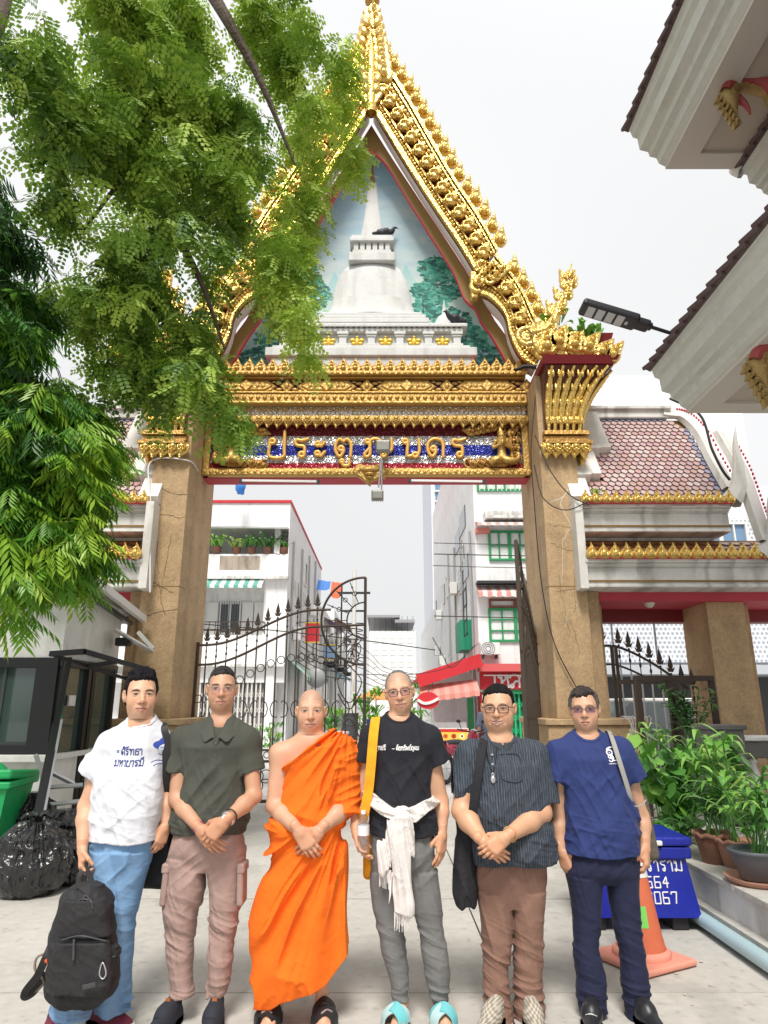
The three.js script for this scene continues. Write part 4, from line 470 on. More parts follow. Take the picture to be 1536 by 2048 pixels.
// ---------- iron gates ----------
const spear = merge([extr([[-0.012, 0], [-0.035, 0.05], [0, 0.2], [0.035, 0.05], [0.012, 0]], 0.014, 0.003).translate(0, 0.02, -0.007), extr([[-0.06, 0.05], [-0.03, -0.01], [0.03, -0.01], [0.06, 0.05], [0.025, 0.03], [-0.025, 0.03]], 0.014, 0.003).translate(0, 0, -0.007), ball(0, -0.05, 0, 0.02, 0.028, 0.02, 8, 5)]);
function gateLeaf(name, label, hinge, ang) { // 2.95 m leaf in its own frame: x from the hinge
  const o = thing(name, label, 'gate', hinge.toArray(), ang, 'iron leaves of the main gate'), w = 2.9, t = 0.018;
  const top = (x) => 2.55 + 0.02 * x + 0.56 * sst(0.2, 2.0, x), t2 = (x) => top(x) - 0.33 + 0.02 * x;
  const crv = (f, x0, x1, d = 0, r = 0.022) => tube(Array.from({ length: 13 }, (_, i) => { const x = lerp(x0, x1, i / 12); return V(x, f(x) + d, 0); }), r, 40, 6);
  part(o, 'stile', [bx(0, 0.05, 0.05, 2.6, -0.025, 0.025, 0.005)], K.iron); part(o, 'stile', [bx(w - 0.05, w, 0.05, 3.72, -0.025, 0.025, 0.005)], K.iron);
  part(o, 'top_rail', [crv(top, 0.03, 2.28)], K.iron); part(o, 'second_rail', [crv(t2, 0.03, w - 0.03)], K.iron);
  const arc = []; for (let i = 0; i <= 20; i++) { const a = Math.PI / 2 + i / 20 * Math.PI; arc.push(V(w - 0.02 + 0.76 * Math.cos(a), 2.97 + 0.75 * Math.sin(a), 0)); } part(o, 'half_sun', [tube(arc, 0.022, 48, 6), tube(arc.map((p) => V(w - 0.02 + (p.x - w + 0.02) * 0.42, 2.97 + (p.y - 2.97) * 0.42, 0)), 0.014, 32, 6), bx(w - 0.24, w, 2.21, 2.25, -0.015, 0.015)], K.iron);
  for (let i = 1; i < 8; i++) { const a = Math.PI / 2 + i / 8 * Math.PI, d = V(Math.cos(a), Math.sin(a), 0), c = V(w - 0.02, 2.97, 0); part(o, 'ray', [rod(c.clone().addScaledVector(d, 0.33), c.clone().addScaledVector(d, 0.72), 0.008), new THREE.TorusGeometry(0.035, 0.008, 5, 12).translate(c.x + d.x * 0.5, c.y + d.y * 0.5, 0), ball(c.x + d.x * 0.62, c.y + d.y * 0.62, 0, 0.02, 0.02, 0.014, 6, 4)], K.iron); }
  const n = 17; for (let i = 1; i < n; i++) { const x = i * w / n, y = t2(x); part(o, 'bar', [bx(x - 0.011, x + 0.011, 0.1, y, -0.011, 0.011)], K.iron); if (x < 2.2) { part(o, 'picket', [rod(V(x, y, 0), V(x, top(x) + 0.02, 0), 0.009), ball(x, y + 0.12, 0, 0.02, 0.03, 0.02, 6, 4), ball(x, y + 0.22, 0, 0.016, 0.022, 0.016, 6, 4)], K.iron); put(o, 'spear', spear, K.iron, X4(x, top(x) + 0.08, 0)); } }
  for (let i = 0; i < n; i++) { const x = (i + 0.5) * w / n; part(o, 'ring', [new THREE.TorusGeometry(0.062, 0.0085, 5, 16).translate(x, t2(x) - 0.5 + 0.12 * Math.sin(i * 0.35 - 0.5), 0)], K.iron); part(o, 'ring', [new THREE.TorusGeometry(0.05, 0.0085, 5, 14).translate(x, 0.78, 0)], K.iron); }
  for (let i = 0; i < 8; i++) { const x = (2 * i + 1.5) * w / n, y = 1.5; for (const e of [-1, 1]) part(o, 'scroll', [tube([V(x + e * 0.02, y, 0), V(x + e * 0.055, y + 0.1, 0), V(x + e * 0.12, y + 0.135, 0), V(x + e * 0.135, y + 0.1, 0)].concat([]), 0.009, 12, 5), tube([V(x + e * 0.02, y, 0), V(x + e * 0.06, y - 0.11, 0), V(x + e * 0.14, y - 0.13, 0)], 0.009, 12, 5)], K.iron); }
  part(o, 'lower_rail', [bx(0.03, w - 0.03, 0.66, 0.7, -0.02, 0.02), bx(0.03, w - 0.03, 0.84, 0.87, -0.015, 0.015), bx(0, w, 0.05, 0.1, -0.025, 0.025)], K.iron);
  for (let i = 0; i < 6; i++) { const x = (i + 0.5) * w / 6; part(o, 'rosette_scroll', [0, 1, 2, 3].map((k) => new THREE.TorusGeometry(0.1, 0.009, 5, 16, 4.6).rotateZ(k * 1.57 + 0.8).translate(x + 0.1 * Math.cos(k * 1.57 + 0.78), 0.38 + 0.1 * Math.sin(k * 1.57 + 0.78), 0)), K.iron); }
  { const x = w - 0.28; part(o, 'lyre', [tube([V(x, 2.2, 0), V(x - 0.2, 1.95, 0), V(x, 1.6, 0), V(x + 0.2, 1.95, 0), V(x, 2.2, 0)], 0.01, 30, 5), tube([V(x - 0.2, 1.75, 0), V(x, 1.5, 0), V(x + 0.2, 1.75, 0)], 0.01, 16, 5), tube([V(x - 0.2, 1.0, 0), V(x, 1.35, 0), V(x + 0.2, 1.0, 0)], 0.01, 16, 5)], K.iron); }
  for (const y of [1.55, 2.45]) part(o, 'hinge', [bx(-0.12, 0.03, y - 0.03, y + 0.05, -0.03, 0.03, 0.005)], M([0.09, 0.05, 0.03], 0.6));
  return o;
}
gateLeaf('iron_gate', 'closed left iron gate leaf with half sun top and scrolls', V(-3.2, 0, -11.8), 0);
gateLeaf('iron_gate', 'open right iron gate leaf swung inward, seen edge on beside the pillar', V(2.62, 0, -11.8), -1.86 + Math.PI * 0).scale.z = 1;
{ // the low side gate in the right pavilion and the brown frame before it
  const o = thing('side_gate', 'brown iron side gate with arched top and spear points in the right pavilion', 'gate'), z = -11.55, f = (x) => 2.62 - 0.75 * Math.pow(clamp((x - 3.55) / 1.45, 0, 1), 1.7), x0 = 3.58, x1 = 5.0;
  const rails = [tube(Array.from({ length: 9 }, (_, i) => { const x = lerp(x0 + 0.25, x1, i / 8); return V(x, f(x) - 0.05, z); }), 0.022, 30), tube(Array.from({ length: 9 }, (_, i) => { const x = lerp(x0 + 0.25, x1, i / 8); return V(x, f(x) - 0.36, z); }), 0.018, 30), bx(x0, x0 + 0.22, 2.5, 2.54, z - 0.02, z + 0.02), bx(x0, x0 + 0.22, 2.2, 2.23, z - 0.02, z + 0.02)]; for (const g of rails) part(o, 'rail', [g], K.iron);
  for (const x of [x0, x0 + 0.2, x0 + 0.27]) part(o, 'post', [bx(x, x + 0.045, 0.1, f(x) - 0.06, z - 0.025, z + 0.025)], K.iron);
  for (let k = 0; k < 9; k++) { const x = x0 + 0.08 + k * 0.165 + (k ? 0.1 : 0), y = f(x); part(o, 'bar', [bx(x - 0.01, x + 0.01, 0.1, y - 0.36, z - 0.01, z + 0.01)], K.steel); part(o, 'picket', [rod(V(x, y - 0.36, z), V(x, y, z), 0.009), ball(x, y - 0.2, z, 0.022, 0.045, 0.022, 7, 5), ball(x, y - 0.11, z, 0.016, 0.02, 0.016, 6, 4)], K.iron); put(o, 'spear', spear, K.iron, X4(x, y + 0.03, z, 0, 0, 0, 1.15)); }
  const q = thing('steel_railing', 'dark brown steel railing of upright posts before the side gate', 'railing'), zz = -9.4, P = (px, py) => at(px, py, 9.4), br = M([0.06, 0.042, 0.034], 0.5, { metalness: 0.3 });
  const xs = [1278, 1308, 1343, 1391, 1427].map((p) => P(p, 1400).x), y1 = P(1300, 1362).y; xs.forEach((x, i) => part(q, 'post', [bx(x - 0.035, x + 0.035, 0.15, y1, zz - (i % 2 ? 0.6 : 0) - 0.035, zz - (i % 2 ? 0.6 : 0) + 0.035, 0.004)], br)); part(q, 'rail', [bx(xs[0] - 0.03, xs[4] + 0.03, y1, y1 + 0.07, zz - 0.04, zz + 0.04, 0.004)], br); part(q, 'rail', [bx(xs[0] - 0.03, xs[4], y1 - 0.02, y1 + 0.04, zz - 0.64, zz - 0.57, 0.004)], br);
  part(q, 'rail', [bx(xs[0] - 0.6, xs[4], 0.62, 0.66, zz - 0.02, zz + 0.02)], br); part(q, 'lattice', [0, 1, 2, 3, 4].map((k) => new THREE.TorusGeometry(0.1, 0.008, 5, 14).translate(xs[0] - 0.45 + k * 0.22, 0.82, zz)), K.steel);
}
// ---------- white temple hall on the right: eaves, soffits, naga brackets ----------
{
  const Hh = thing('temple_hall', 'white temple hall at right with tiled eaves and coffered soffits', 'temple building');
  K.fascia = M(null, 0.7, { map: washed(113, 0.08, [0.62, 0.63, 0.60]), bumpMap: T.grain, bumpScale: 0.001 });
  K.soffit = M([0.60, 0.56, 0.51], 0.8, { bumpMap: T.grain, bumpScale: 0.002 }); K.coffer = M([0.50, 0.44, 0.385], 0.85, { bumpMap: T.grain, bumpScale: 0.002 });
  const rt = M([0.10, 0.062, 0.066], 0.6, { bumpMap: T.grain, bumpScale: 0.003 });
  const eave = (nm, x0, yT, zE, zN, sc, wd, sub_) => { // left edge x0, top height, far end, near end
    const e = sub(Hh, nm), prof = [[0, 0], [0.03, -0.03], [0.05, -0.11], [0.1, -0.13], [0.11, -0.28], [0.2, -0.31], [0.21, -0.37], [0.28, -0.39], [0.3, -0.46], [0.36, -0.5]].map(([a, b]) => [x0 + a * sc, yT + b * sc]), last = prof[prof.length - 1];
    const sh = [...prof, [x0 + wd, last[1]], [x0 + wd, yT + 0.02]]; part(e, 'fascia', [extr(sh, zN - zE).translate(0, 0, zE)], K.fascia);
    // coffered soffit: frames and sunk panels
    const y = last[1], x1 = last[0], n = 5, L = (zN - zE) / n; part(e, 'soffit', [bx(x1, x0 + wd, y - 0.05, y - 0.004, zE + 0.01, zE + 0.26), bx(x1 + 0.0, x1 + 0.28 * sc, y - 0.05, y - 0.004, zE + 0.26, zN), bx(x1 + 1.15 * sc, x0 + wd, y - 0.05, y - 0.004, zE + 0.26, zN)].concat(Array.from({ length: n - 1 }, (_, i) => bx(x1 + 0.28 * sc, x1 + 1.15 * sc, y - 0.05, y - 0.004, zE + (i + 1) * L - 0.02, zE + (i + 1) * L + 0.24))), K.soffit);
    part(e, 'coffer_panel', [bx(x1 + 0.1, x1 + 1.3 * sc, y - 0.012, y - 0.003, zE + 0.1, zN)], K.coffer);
    // tile courses along the verge
    for (let k = 0; k < Math.min(46, (zN - zE) / 0.2); k++) part(e, 'verge_tile', [new RoundedBoxGeometry(0.16, 0.045, 0.26, 1, 0.012).rotateX(0.16).rotateZ(0.35).translate(x0 + 0.02, yT + 0.03, zE + 0.08 + k * 0.2)], rt);
    const rf = [[x0 - 0.03, yT + 0.01], [x0 + wd, yT + 0.01 + wd * 0.8], [x0 + wd, yT - 0.05 + wd * 0.8], [x0 + 0.02, yT - 0.02]]; part(e, 'roof_slope', [extr(rf, zN - zE + 0.04).translate(0, 0, zE - 0.03)], rt); return e;
  };
  eave('lower_eave', 3.02, 5.24, -7.0, 3, 1, 2.6); eave('upper_eave', 3.1, 8.62, -7.0, 3, 1.15, 3.2); 
  const m = eave('middle_eave', 4.42, 7.98, -6.96, -2, 0.8, 2.0);
  part(Hh, 'end_ornament', [taper([V(4.46, 7.95, -6.98), V(4.4, 8.02, -7.02), V(4.44, 8.14, -7.05), V(4.52, 8.2, -7.02)], 0.09, 0.03)], K.plastW);
  part(Hh, 'wall', [bx(5.9, 9, 0.9, 12, -6.2, 3)], K.white);
  for (const [y, x, z] of [[8.12, 4.2, -5.85], [4.76, 3.86, -5.6]]) { // naga brackets: scaled neck, crested head bent down
    const nk = sub(Hh, 'naga_bracket'), sc = y > 8 ? 1.0 : 0.9, P = [[2.1, -1.6], [0.95, -1.15], [0.55, -0.62], [0.42, -0.2], [0.34, 0.0], [0.14, 0.08], [-0.06, 0.03], [-0.13, -0.1]].map(([a, b]) => V(x - 0.35 + a * sc, y - 0.12 + b * sc, z)), gd = M([0.36, 0.25, 0.09], 0.55, { metalness: 0.3, bumpMap: T.grain, bumpScale: 0.01 }), rd = M([0.34, 0.06, 0.06], 0.6);
    part(nk, 'neck', [taper(P, 0, 0, 40, 10, (t) => (0.16 - 0.07 * t) * sc * (1 + 0.05 * Math.sin(t * 60)))], gd); part(nk, 'belly', [taper(P.map((p) => p.clone().add(V(-0.045 * sc, 0, 0.06))), 0, 0, 30, 8, (t) => (0.11 - 0.05 * t) * sc)], rd);
    part(nk, 'head', [taper([P[7].clone().add(V(0, 0.06, 0)), P[7].clone().add(V(0.01, -0.08, 0.02)), P[7].clone().add(V(0.06, -0.24, 0.02)), P[7].clone().add(V(0.1, -0.38, 0.02))], 0, 0, 14, 8, (t) => (0.085 * (1 - t * 0.85) + 0.03 * Math.sin(t * 6)) * sc), ball(P[7].x + 0.03, P[7].y - 0.06, z + 0.09, 0.025, 0.025, 0.02, 8, 6)], gd); part(nk, 'jaw', [taper([P[7].clone().add(V(0.1, -0.02, 0)), P[7].clone().add(V(0.17, -0.14, 0.02)), P[7].clone().add(V(0.2, -0.26, 0.02))], 0.05 * sc, 0.012, 10, 7)], rd);
    for (let k = 0; k < 6; k++) part(nk, 'crest', flameGeo(0.14 * sc, 0.09, 0.2, 0.04).map((g) => g.rotateZ(2.4 + k * 0.12).translate(P[7].x - 0.05 + 0.035 * k * 0.5, P[7].y - 0.02 - 0.06 * k, z)), gd);
  }
  // solar street lamp fixed to the lower eave
  const o = thing('street_lamp', 'black solar street lamp head on a short arm at the lower eave', 'street lamp'), a = at(1372, 676, 6.9), b = at(1296, 652, 6.9), c = at(1162, 612, 6.9), d = c.clone().sub(b), l = d.length(), ang = Math.atan2(d.y, d.x), kb = M([0.02, 0.02, 0.026], 0.4);
  part(o, 'arm', [rod(a, b, 0.022, 0.022, 10)], kb); part(o, 'clamp', [new RoundedBoxGeometry(0.13, 0.16, 0.12, 1, 0.02).translate(a.x, a.y, a.z)], kb);
  const hd = sub(o, 'head'); hd.position.copy(b); hd.rotation.z = ang; const bxl = (x0, x1, y0, y1, z0, z1, r) => bx(x0 * l, x1 * l, y0, y1, z0, z1, r);
  part(hd, 'housing', [bxl(0.16, 1.0, -0.045, 0.045, -0.13, 0.13, 0.03), bxl(-0.02, 0.26, -0.04, 0.05, -0.085, 0.085, 0.03), bxl(-0.06, 0.04, -0.035, 0.035, -0.045, 0.045, 0.02)], kb);
  hd.rotation.x = 0; const pl = M([0.55, 0.55, 0.56], 0.2); for (let k = 0; k < 4; k++) part(hd, 'lens', [bxl(0.36 + k * 0.145, 0.47 + k * 0.145, 0.043, 0.052, -0.09, 0.1, 0.004)], pl); part(hd, 'sensor', [bxl(0.29, 0.33, 0.043, 0.054, -0.03, 0.03, 0.004)], pl);
}
// ---------- street beyond the gate ----------
structure('road', [bx(-60, 60, -0.14, -0.008, -130, -13.2)], M(null, 0.9, { map: dtex(256, (u, v) => { const a = 0.42 + 0.12 * tfbm(u, v, 12, 77, 4); return [a, a * 0.985, a * 0.96]; }, true, 4) }));
const FR = { green: M([0.02, 0.26, 0.09], 0.5), white: M([0.72, 0.72, 0.70], 0.5), dark: M([0.03, 0.03, 0.035], 0.5), glass: M([0.10, 0.12, 0.13], 0.08), glassB: M([0.16, 0.27, 0.42], 0.1), brown: M([0.20, 0.085, 0.055], 0.7), red: M([0.55, 0.02, 0.03], 0.55), salmon: M([0.66, 0.24, 0.2], 0.8) };
K.wallW = M(null, 0.85, { map: washed(123, 0.12, [0.82, 0.82, 0.82]) });
const F = (px, py, D) => at(px, py, D);
function win(p, x0, x1, y0, y1, z, fm, nx, ny, o = {}) { // framed window with a pane for each light
  const w = sub(p, 'window'), t = o.t ?? 0.09, d = o.d ?? 0.1; part(w, 'frame', [bx(x0, x1, y1 - t, y1, z - 0.05, z + d), bx(x0, x1, y0, y0 + t, z - 0.05, z + d), bx(x0, x0 + t, y0 + t, y1 - t, z - 0.05, z + d), bx(x1 - t, x1, y0 + t, y1 - t, z - 0.05, z + d), ...Array.from({ length: nx - 1 }, (_, i) => { const x = lerp(x0, x1, (i + 1) / nx), k = (i + 1) % (nx / 2) ? t * 0.3 : t * 0.75; return bx(x - k, x + k, y0 + t, y1 - t, z - 0.05, z + d - 0.01); }), ...Array.from({ length: ny - 1 }, (_, i) => { const y = lerp(y0, y1, (i + 1) / ny); return bx(x0 + t, x1 - t, y - t * 0.3, y + t * 0.3, z - 0.05, z + d - 0.02); })], fm); for (let i = 0; i < nx; i++) for (let j = 0; j < ny; j++) part(w, 'pane', [bx(lerp(x0 + t * 0.6, x1 - t * 0.6, i / nx), lerp(x0 + t * 0.6, x1 - t * 0.6, (i + 1) / nx), lerp(y0 + t * 0.6, y1 - t * 0.6, j / ny), lerp(y0 + t * 0.6, y1 - t * 0.6, (j + 1) / ny), z - 0.03, z - 0.005)], o.glass ?? FR.glass); return w; }
function awning(p, A, B, drop, out, n, m1, m2, val = 0.14) { // striped awning from A to B on a wall, slats of two colours
  const g = sub(p, 'awning'), d = B.clone().sub(A), nrm = V(-d.z, 0, d.x).normalize(); if (nrm.z < 0) nrm.negate(); if (Math.abs(nrm.z) < 0.3) nrm.set(Math.abs(nrm.x), 0, 0); for (let i = 0; i < n; i++) { const a = A.clone().addScaledVector(d, i / n), b = A.clone().addScaledVector(d, (i + 1) / n), P = [a, b, b.clone().addScaledVector(nrm, out).setY(b.y - drop), a.clone().addScaledVector(nrm, out).setY(a.y - drop)], v = [P[3], P[2], P[2].clone().setY(P[2].y - val), P[3].clone().setY(P[3].y - val * (i % 2 ? 0.8 : 1))]; const q = new THREE.BufferGeometry(), A_ = []; for (const [x, y, z] of [[P[0], P[1], P[2]], [P[0], P[2], P[3]], [v[0], v[1], v[2]], [v[0], v[2], v[3]]]) A_.push(...x.toArray(), ...y.toArray(), ...z.toArray()); q.setAttribute('position', new THREE.Float32BufferAttribute(A_, 3)); q.computeVertexNormals(); part(g, 'slat', [q], i % 2 ? m1 : m2); } return g; }
function fold(p, x0, x1, y0, y1, z, m, n, back) { // folding shutter: uprights with lattice
  const g = sub(p, 'folding_gate'); part(g, 'back', [bx(x0, x1, y0, y1, z - 0.14, z - 0.1)], back); for (let i = 0; i <= n; i++) { const x = lerp(x0, x1, i / n); part(g, 'slat', [bx(x - 0.035, x + 0.035, y0, y1, z - 0.03, z + 0.03)], m); } const L = []; for (let i = 0; i < n; i++) for (const y of [0.3, 0.55, 0.8]) { const a = lerp(x0, x1, i / n), b = lerp(x0, x1, (i + 1) / n), c = lerp(y0, y1, y); L.push(bar(V(a, c - 0.16, z), V(b, c + 0.16, z), 0.02), bar(V(a, c + 0.16, z + 0.03), V(b, c - 0.16, z + 0.03), 0.02)); } part(g, 'lattice', L, m).userData.kind = 'stuff'; }
function tuft(p, nm, c, r, n, len, w, m, seed, up = 0.6) { const R = RNG(seed), L = []; for (let i = 0; i < n; i++) { const a = R() * 6.283, e = 0.5 + R() * 0.8 * up + 0.2, l = len * (0.6 + 0.6 * R()), d = V(Math.cos(a), e, Math.sin(a)).normalize(), b = c.clone().add(V((R() - 0.5) * r, 0, (R() - 0.5) * r * 0.5)); L.push(blade([b, b.clone().addScaledVector(d, l * 0.5), b.clone().addScaledVector(d, l * 0.85).add(V(0, -l * 0.12, 0)), b.clone().addScaledVector(d, l).add(V(0, -l * 0.35, 0))], (t) => w * Math.sin(Math.PI * (0.08 + 0.9 * t)), 0.2, 4)); } return part(p, nm, L, m); }
const LEAF = [[0.10, 0.26, 0.03], [0.06, 0.19, 0.03], [0.16, 0.33, 0.05], [0.04, 0.13, 0.025], [0.26, 0.38, 0.08]].map((c) => M(c.map((q) => q * 1.5), 0.5, { transmission: 0.3, thickness: 0 }));
{ // left shophouse
  const z = -30, o = thing('shophouse', 'white shophouse at left with planted balcony and green striped awning', 'building'), X = (px, py) => F(px, py, 30).x, Y = (py) => F(500, py, 30).y, xr = -4.3;
  const yb = Y(1108), yt = Y(1057);
  part(o, 'wall', [bx(-16, xr, yt, Y(1003), z - 16, z), bx(-16, xr, Y(1158), yb, z - 16, z), bx(-16, -8.6, yb, yt, z - 16, z), bx(X(549, 1080), X(560, 1080), yb, yt, z - 1, z), bx(X(577, 1080), xr, yb, yt, z - 16, z), bx(-16, xr - 0.06, yb, yt, z - 15.9, z - 2), bx(-16, xr, Y(1330), Y(1270), z - 16, z), bx(-16, -8.3, Y(1270), Y(1158), z - 16, z), bx(X(528, 1200), xr, Y(1270), Y(1158), z - 16, z), bx(-16, X(528, 1200), Y(1270), Y(1158), z - 16, z - 0.8), bx(X(528, 1400), X(546, 1400), 0, Y(1330), z - 1, z), bx(-16, xr, Y(1365), Y(1330), z - 16, z - 0.1), bx(-16, xr, 0, Y(1365), z - 16, z - 1.2)], K.wallW);
  part(o, 'parapet_cap', [bx(-16, xr + 0.05, Y(1006), Y(1001), z - 16, z + 0.08)], FR.red); part(o, 'ledge', [bx(-16, xr + 0.05, Y(1160), Y(1154), z - 0.1, z + 0.35), bx(-16, xr + 0.02, Y(1334), Y(1329), z - 0.1, z + 0.3)], K.dirty);
  part(o, 'stain', [bx(X(440, 1120), X(520, 1120), Y(1140), Y(1112), z, z + 0.006)], M([0.55, 0.47, 0.4], 0.9, { map: T.dirty }));
  awning(o, V(-8.6, Y(1156), z + 0.02), V(X(530, 1160), Y(1156), z + 0.02), 0.45, 0.7, 16, FR.white, M([0.12, 0.36, 0.30], 0.7), 0.12);
  awning(o, V(xr, Y(1312), z - 0.3), V(xr, Y(1312), z - 7), 0.8, 0.9, 14, FR.white, M([0.01, 0.24, 0.12], 0.7), 0.2);
  for (const [a, b] of [[405, 428], [477, 500], [502, 526]]) part(o, 'shutter', [bx(X(a, 1230), X(b, 1230), Y(1268), Y(1200), z - 0.75, z - 0.68)], FR.white);
  const w = win(o, X(430, 1230), X(475, 1230), Y(1266), Y(1200), z - 0.72, FR.white, 2, 1); part(w, 'grille', Array.from({ length: 9 }, (_, i) => rod(V(lerp(X(430, 1230), X(475, 1230), (i + 0.5) / 9), Y(1266), z - 0.5), V(lerp(X(430, 1230), X(475, 1230), (i + 0.5) / 9), Y(1200), z - 0.5), 0.015, 0.015, 5)), FR.dark);
  part(o, 'balcony_rail', [bx(-8.3, X(528, 1260), Y(1262), Y(1258), z + 0.02, z + 0.06), bx(-8.3, X(528, 1260), Y(1245), Y(1243), z + 0.02, z + 0.06), ...Array.from({ length: 12 }, (_, i) => bx(-8.2 + i * 0.27, -8.17 + i * 0.27, Y(1268), Y(1243), z + 0.03, z + 0.06))], K.iron);
  awning(o, V(-8.6, Y(1052), z + 0.02), V(X(578, 1052), Y(1056), z + 0.02), 0.1, 0.5, 14, M([0.3, 0.3, 0.3], 0.6), M([0.4, 0.4, 0.4], 0.6), 0.04);
  part(o, 'clothes_rail', [rod(V(-8.6, Y(1075), z - 0.3), V(xr, Y(1075), z - 0.3), 0.02)], K.steel); part(o, 'air_conditioner', [bx(X(458, 1080), X(470, 1080), Y(1085), Y(1070), z - 1.4, z - 1.1, 0.03)], FR.white);
  fold(o, -9.2, X(526, 1420), 0.0, Y(1365), z - 0.2, M([0.62, 0.6, 0.56], 0.5), 22, M([0.25, 0.25, 0.26], 0.7));
  for (const y of [Y(1150), Y(1225)]) win(o, xr - 0.06, xr + 0.04, y - 0.4, y + 0.4, z - 4, FR.white, 2, 1);
  for (const [px, py, n, l, s] of [[430, 1104, 26, 1.0, 1], [470, 1106, 20, 0.7, 2], [500, 1106, 24, 0.8, 3], [532, 1106, 26, 0.95, 4], [566, 1106, 14, 0.6, 5]]) { const c = F(px, py, 29.8), t = thing('potted_plant', ['spiky bright green plant at the left end of the upper balcony', 'low leafy plant on the upper balcony', 'bushy plant in the middle of the upper balcony', 'tall bushy plant at the balcony column', 'small plant in the narrow balcony opening beside the column'][s - 1], 'plant', c.toArray(), 0, null); tuft(t, 'foliage', V(0, 0.3, -0.2), 0.5, n, l, 0.07, LEAF[(s * 2) % 5], 50 + s); part(t, 'pot', [lathe([[0.001, 0], [0.16, 0], [0.22, 0.3], [0.18, 0.3]], 10).translate(0, 0, -0.3)], FR.brown); }
  const bg = solo('plastic_bag', [(() => { const g = new THREE.SphereGeometry(0.3, 16, 12), p = g.attributes.position; for (let i = 0; i < p.count; i++) { const k = 0.7 + 0.6 * noise(p.getX(i) * 6, p.getY(i) * 6, p.getZ(i) * 6); p.setXYZ(i, p.getX(i) * k * 0.8, p.getY(i) * k * 1.1, p.getZ(i) * k * 0.6); } g.computeVertexNormals(); return g.translate(...F(481, 975, 29).toArray()); })()], M([0.05, 0.28, 0.75], 0.3, { transmission: 0.3, thickness: 0 }), 'blue plastic bag caught on the wires above the left shophouse', 'plastic bag');
}
{ // right shophouse with the red sign
  const z = -28, o = thing('shophouse', 'tall white shophouse at right with green windows and red shop sign', 'building'), X = (px, py) => F(px, py, 28).x, Y = (py) => F(1000, py, 28).y, xl = 3.85;
  part(o, 'wall', [bx(xl, 16, Y(1384), 16, z - 24, z)], K.wallW); part(o, 'wall', [bx(xl, 16, 0, Y(1384), z - 24, z - 1)], K.wallW); part(o, 'red_post', [bx(xl, X(966, 1420), 0, Y(1384), z - 1, z)], FR.red);
  const xw = X(1075, 1090);
  { const ww = win(o, X(953, 970), xw, Y(983), Y(930), z, FR.green, 6, 1); part(ww, 'grille', Array.from({ length: 14 }, (_, i) => bx(X(953, 970) + 0.1 + i * 0.19, X(953, 970) + 0.13 + i * 0.19, Y(983), Y(940), z + 0.1, z + 0.14)), FR.white); }
  win(o, X(977, 1090), xw - 0.3, Y(1122), Y(1062), z, FR.green, 4, 2, { glass: M([0.3, 0.32, 0.31], 0.2) }); win(o, X(977, 1240), xw, Y(1284), Y(1217), z, FR.green, 4, 3, { glass: M([0.32, 0.33, 0.31], 0.2) }); win(o, X(977, 1200), xw, Y(1216), Y(1198), z, FR.brown, 2, 1);
  part(o, 'hood', [bx(X(966, 1035), 8, Y(1044), Y(1030), z, z + 0.7)], K.dirty); part(o, 'hood', [bx(X(951, 1168), 8, Y(1171), Y(1166), z, z + 0.6)], FR.dark); part(o, 'hood', [bx(X(950, 1062), X(978, 1062), Y(1068), Y(1058), z, z + 0.25)], FR.salmon);
  awning(o, V(X(950, 1044), Y(1043), z), V(8, Y(1043), z), 0.22, 0.7, 22, FR.white, M([0.62, 0.42, 0.38], 0.8), 0.14); awning(o, V(X(952, 1172), Y(1172), z), V(8, Y(1172), z), 0.35, 0.6, 22, FR.white, M([0.64, 0.3, 0.27], 0.8), 0.2);
  const sg = sub(o, 'shop_sign'); part(sg, 'board', [bx(xl - 0.03, 8, Y(1379), Y(1344), z, z + 0.12, 0.01)], FR.red); part(sg, 'canopy', [bx(xl - 0.1, 8, Y(1344), Y(1329), z, z + 0.6)], M([0.6, 0.1, 0.1], 0.6)); part(sg, 'tube_lamp', [rod(V(X(965, 1351), Y(1351), z + 0.25), V(7, Y(1351), z + 0.25), 0.03)], FR.white);
  { let x = X(985, 1365); const s = 0.52; for (const ch of ['เ', 'ห', 'ล', 'า', 'ข', '้', 'า']) { const L = []; for (const st of GL[ch][1]) L.push(new THREE.TubeGeometry(new THREE.CatmullRomCurve3(st.map((p) => V(x + p[0] * s, Y(1376) + p[1] * s, z + 0.14)), false, 'centripetal'), st.length * 3, 0.045, 5)); part(sg, 'letter', L, FR.white); x += GL[ch][0] * s * 0.86; } }
  part(o, 'green_lintel', [bx(X(966, 1380), 8, Y(1388), Y(1379), z - 0.2, z + 0.05)], FR.green); fold(o, X(967, 1430), 7, 0, Y(1388), z - 0.1, M([0.02, 0.42, 0.17], 0.5), 17, M([0.01, 0.16, 0.07], 0.6));
  part(o, 'post_print', [bx(xl + 0.05, xl + 0.25, Y(1405), Y(1390), z, z + 0.006), bx(xl + 0.05, xl + 0.27, Y(1440), Y(1420), z, z + 0.006)], FR.white);
  // side wall: tiled hoods, air units, panels
  const S = (d) => -28 - d; for (const [d, py, n] of [[2.5, 990, 6], [5, 1035, 4], [2, 1087, 5], [4, 1108, 5], [3, 1145, 5], [1.5, 1236, 6], [2.2, 1252, 6], [3.2, 1272, 5]]) { const y = Y(py) * (28 + d) / 28 - 1.55 * d / 28; awning(o, V(xl, y, S(d)), V(xl, y, S(d + 3)), 0.35, 0.55, n * 2, FR.brown, M([0.26, 0.11, 0.07], 0.7), 0.1); if (py < 1200) part(o, 'side_window', [bx(xl - 0.05, xl + 0.05, y - 1.4, y - 0.35, S(d + 2.8), S(d + 0.4))], FR.glass); }
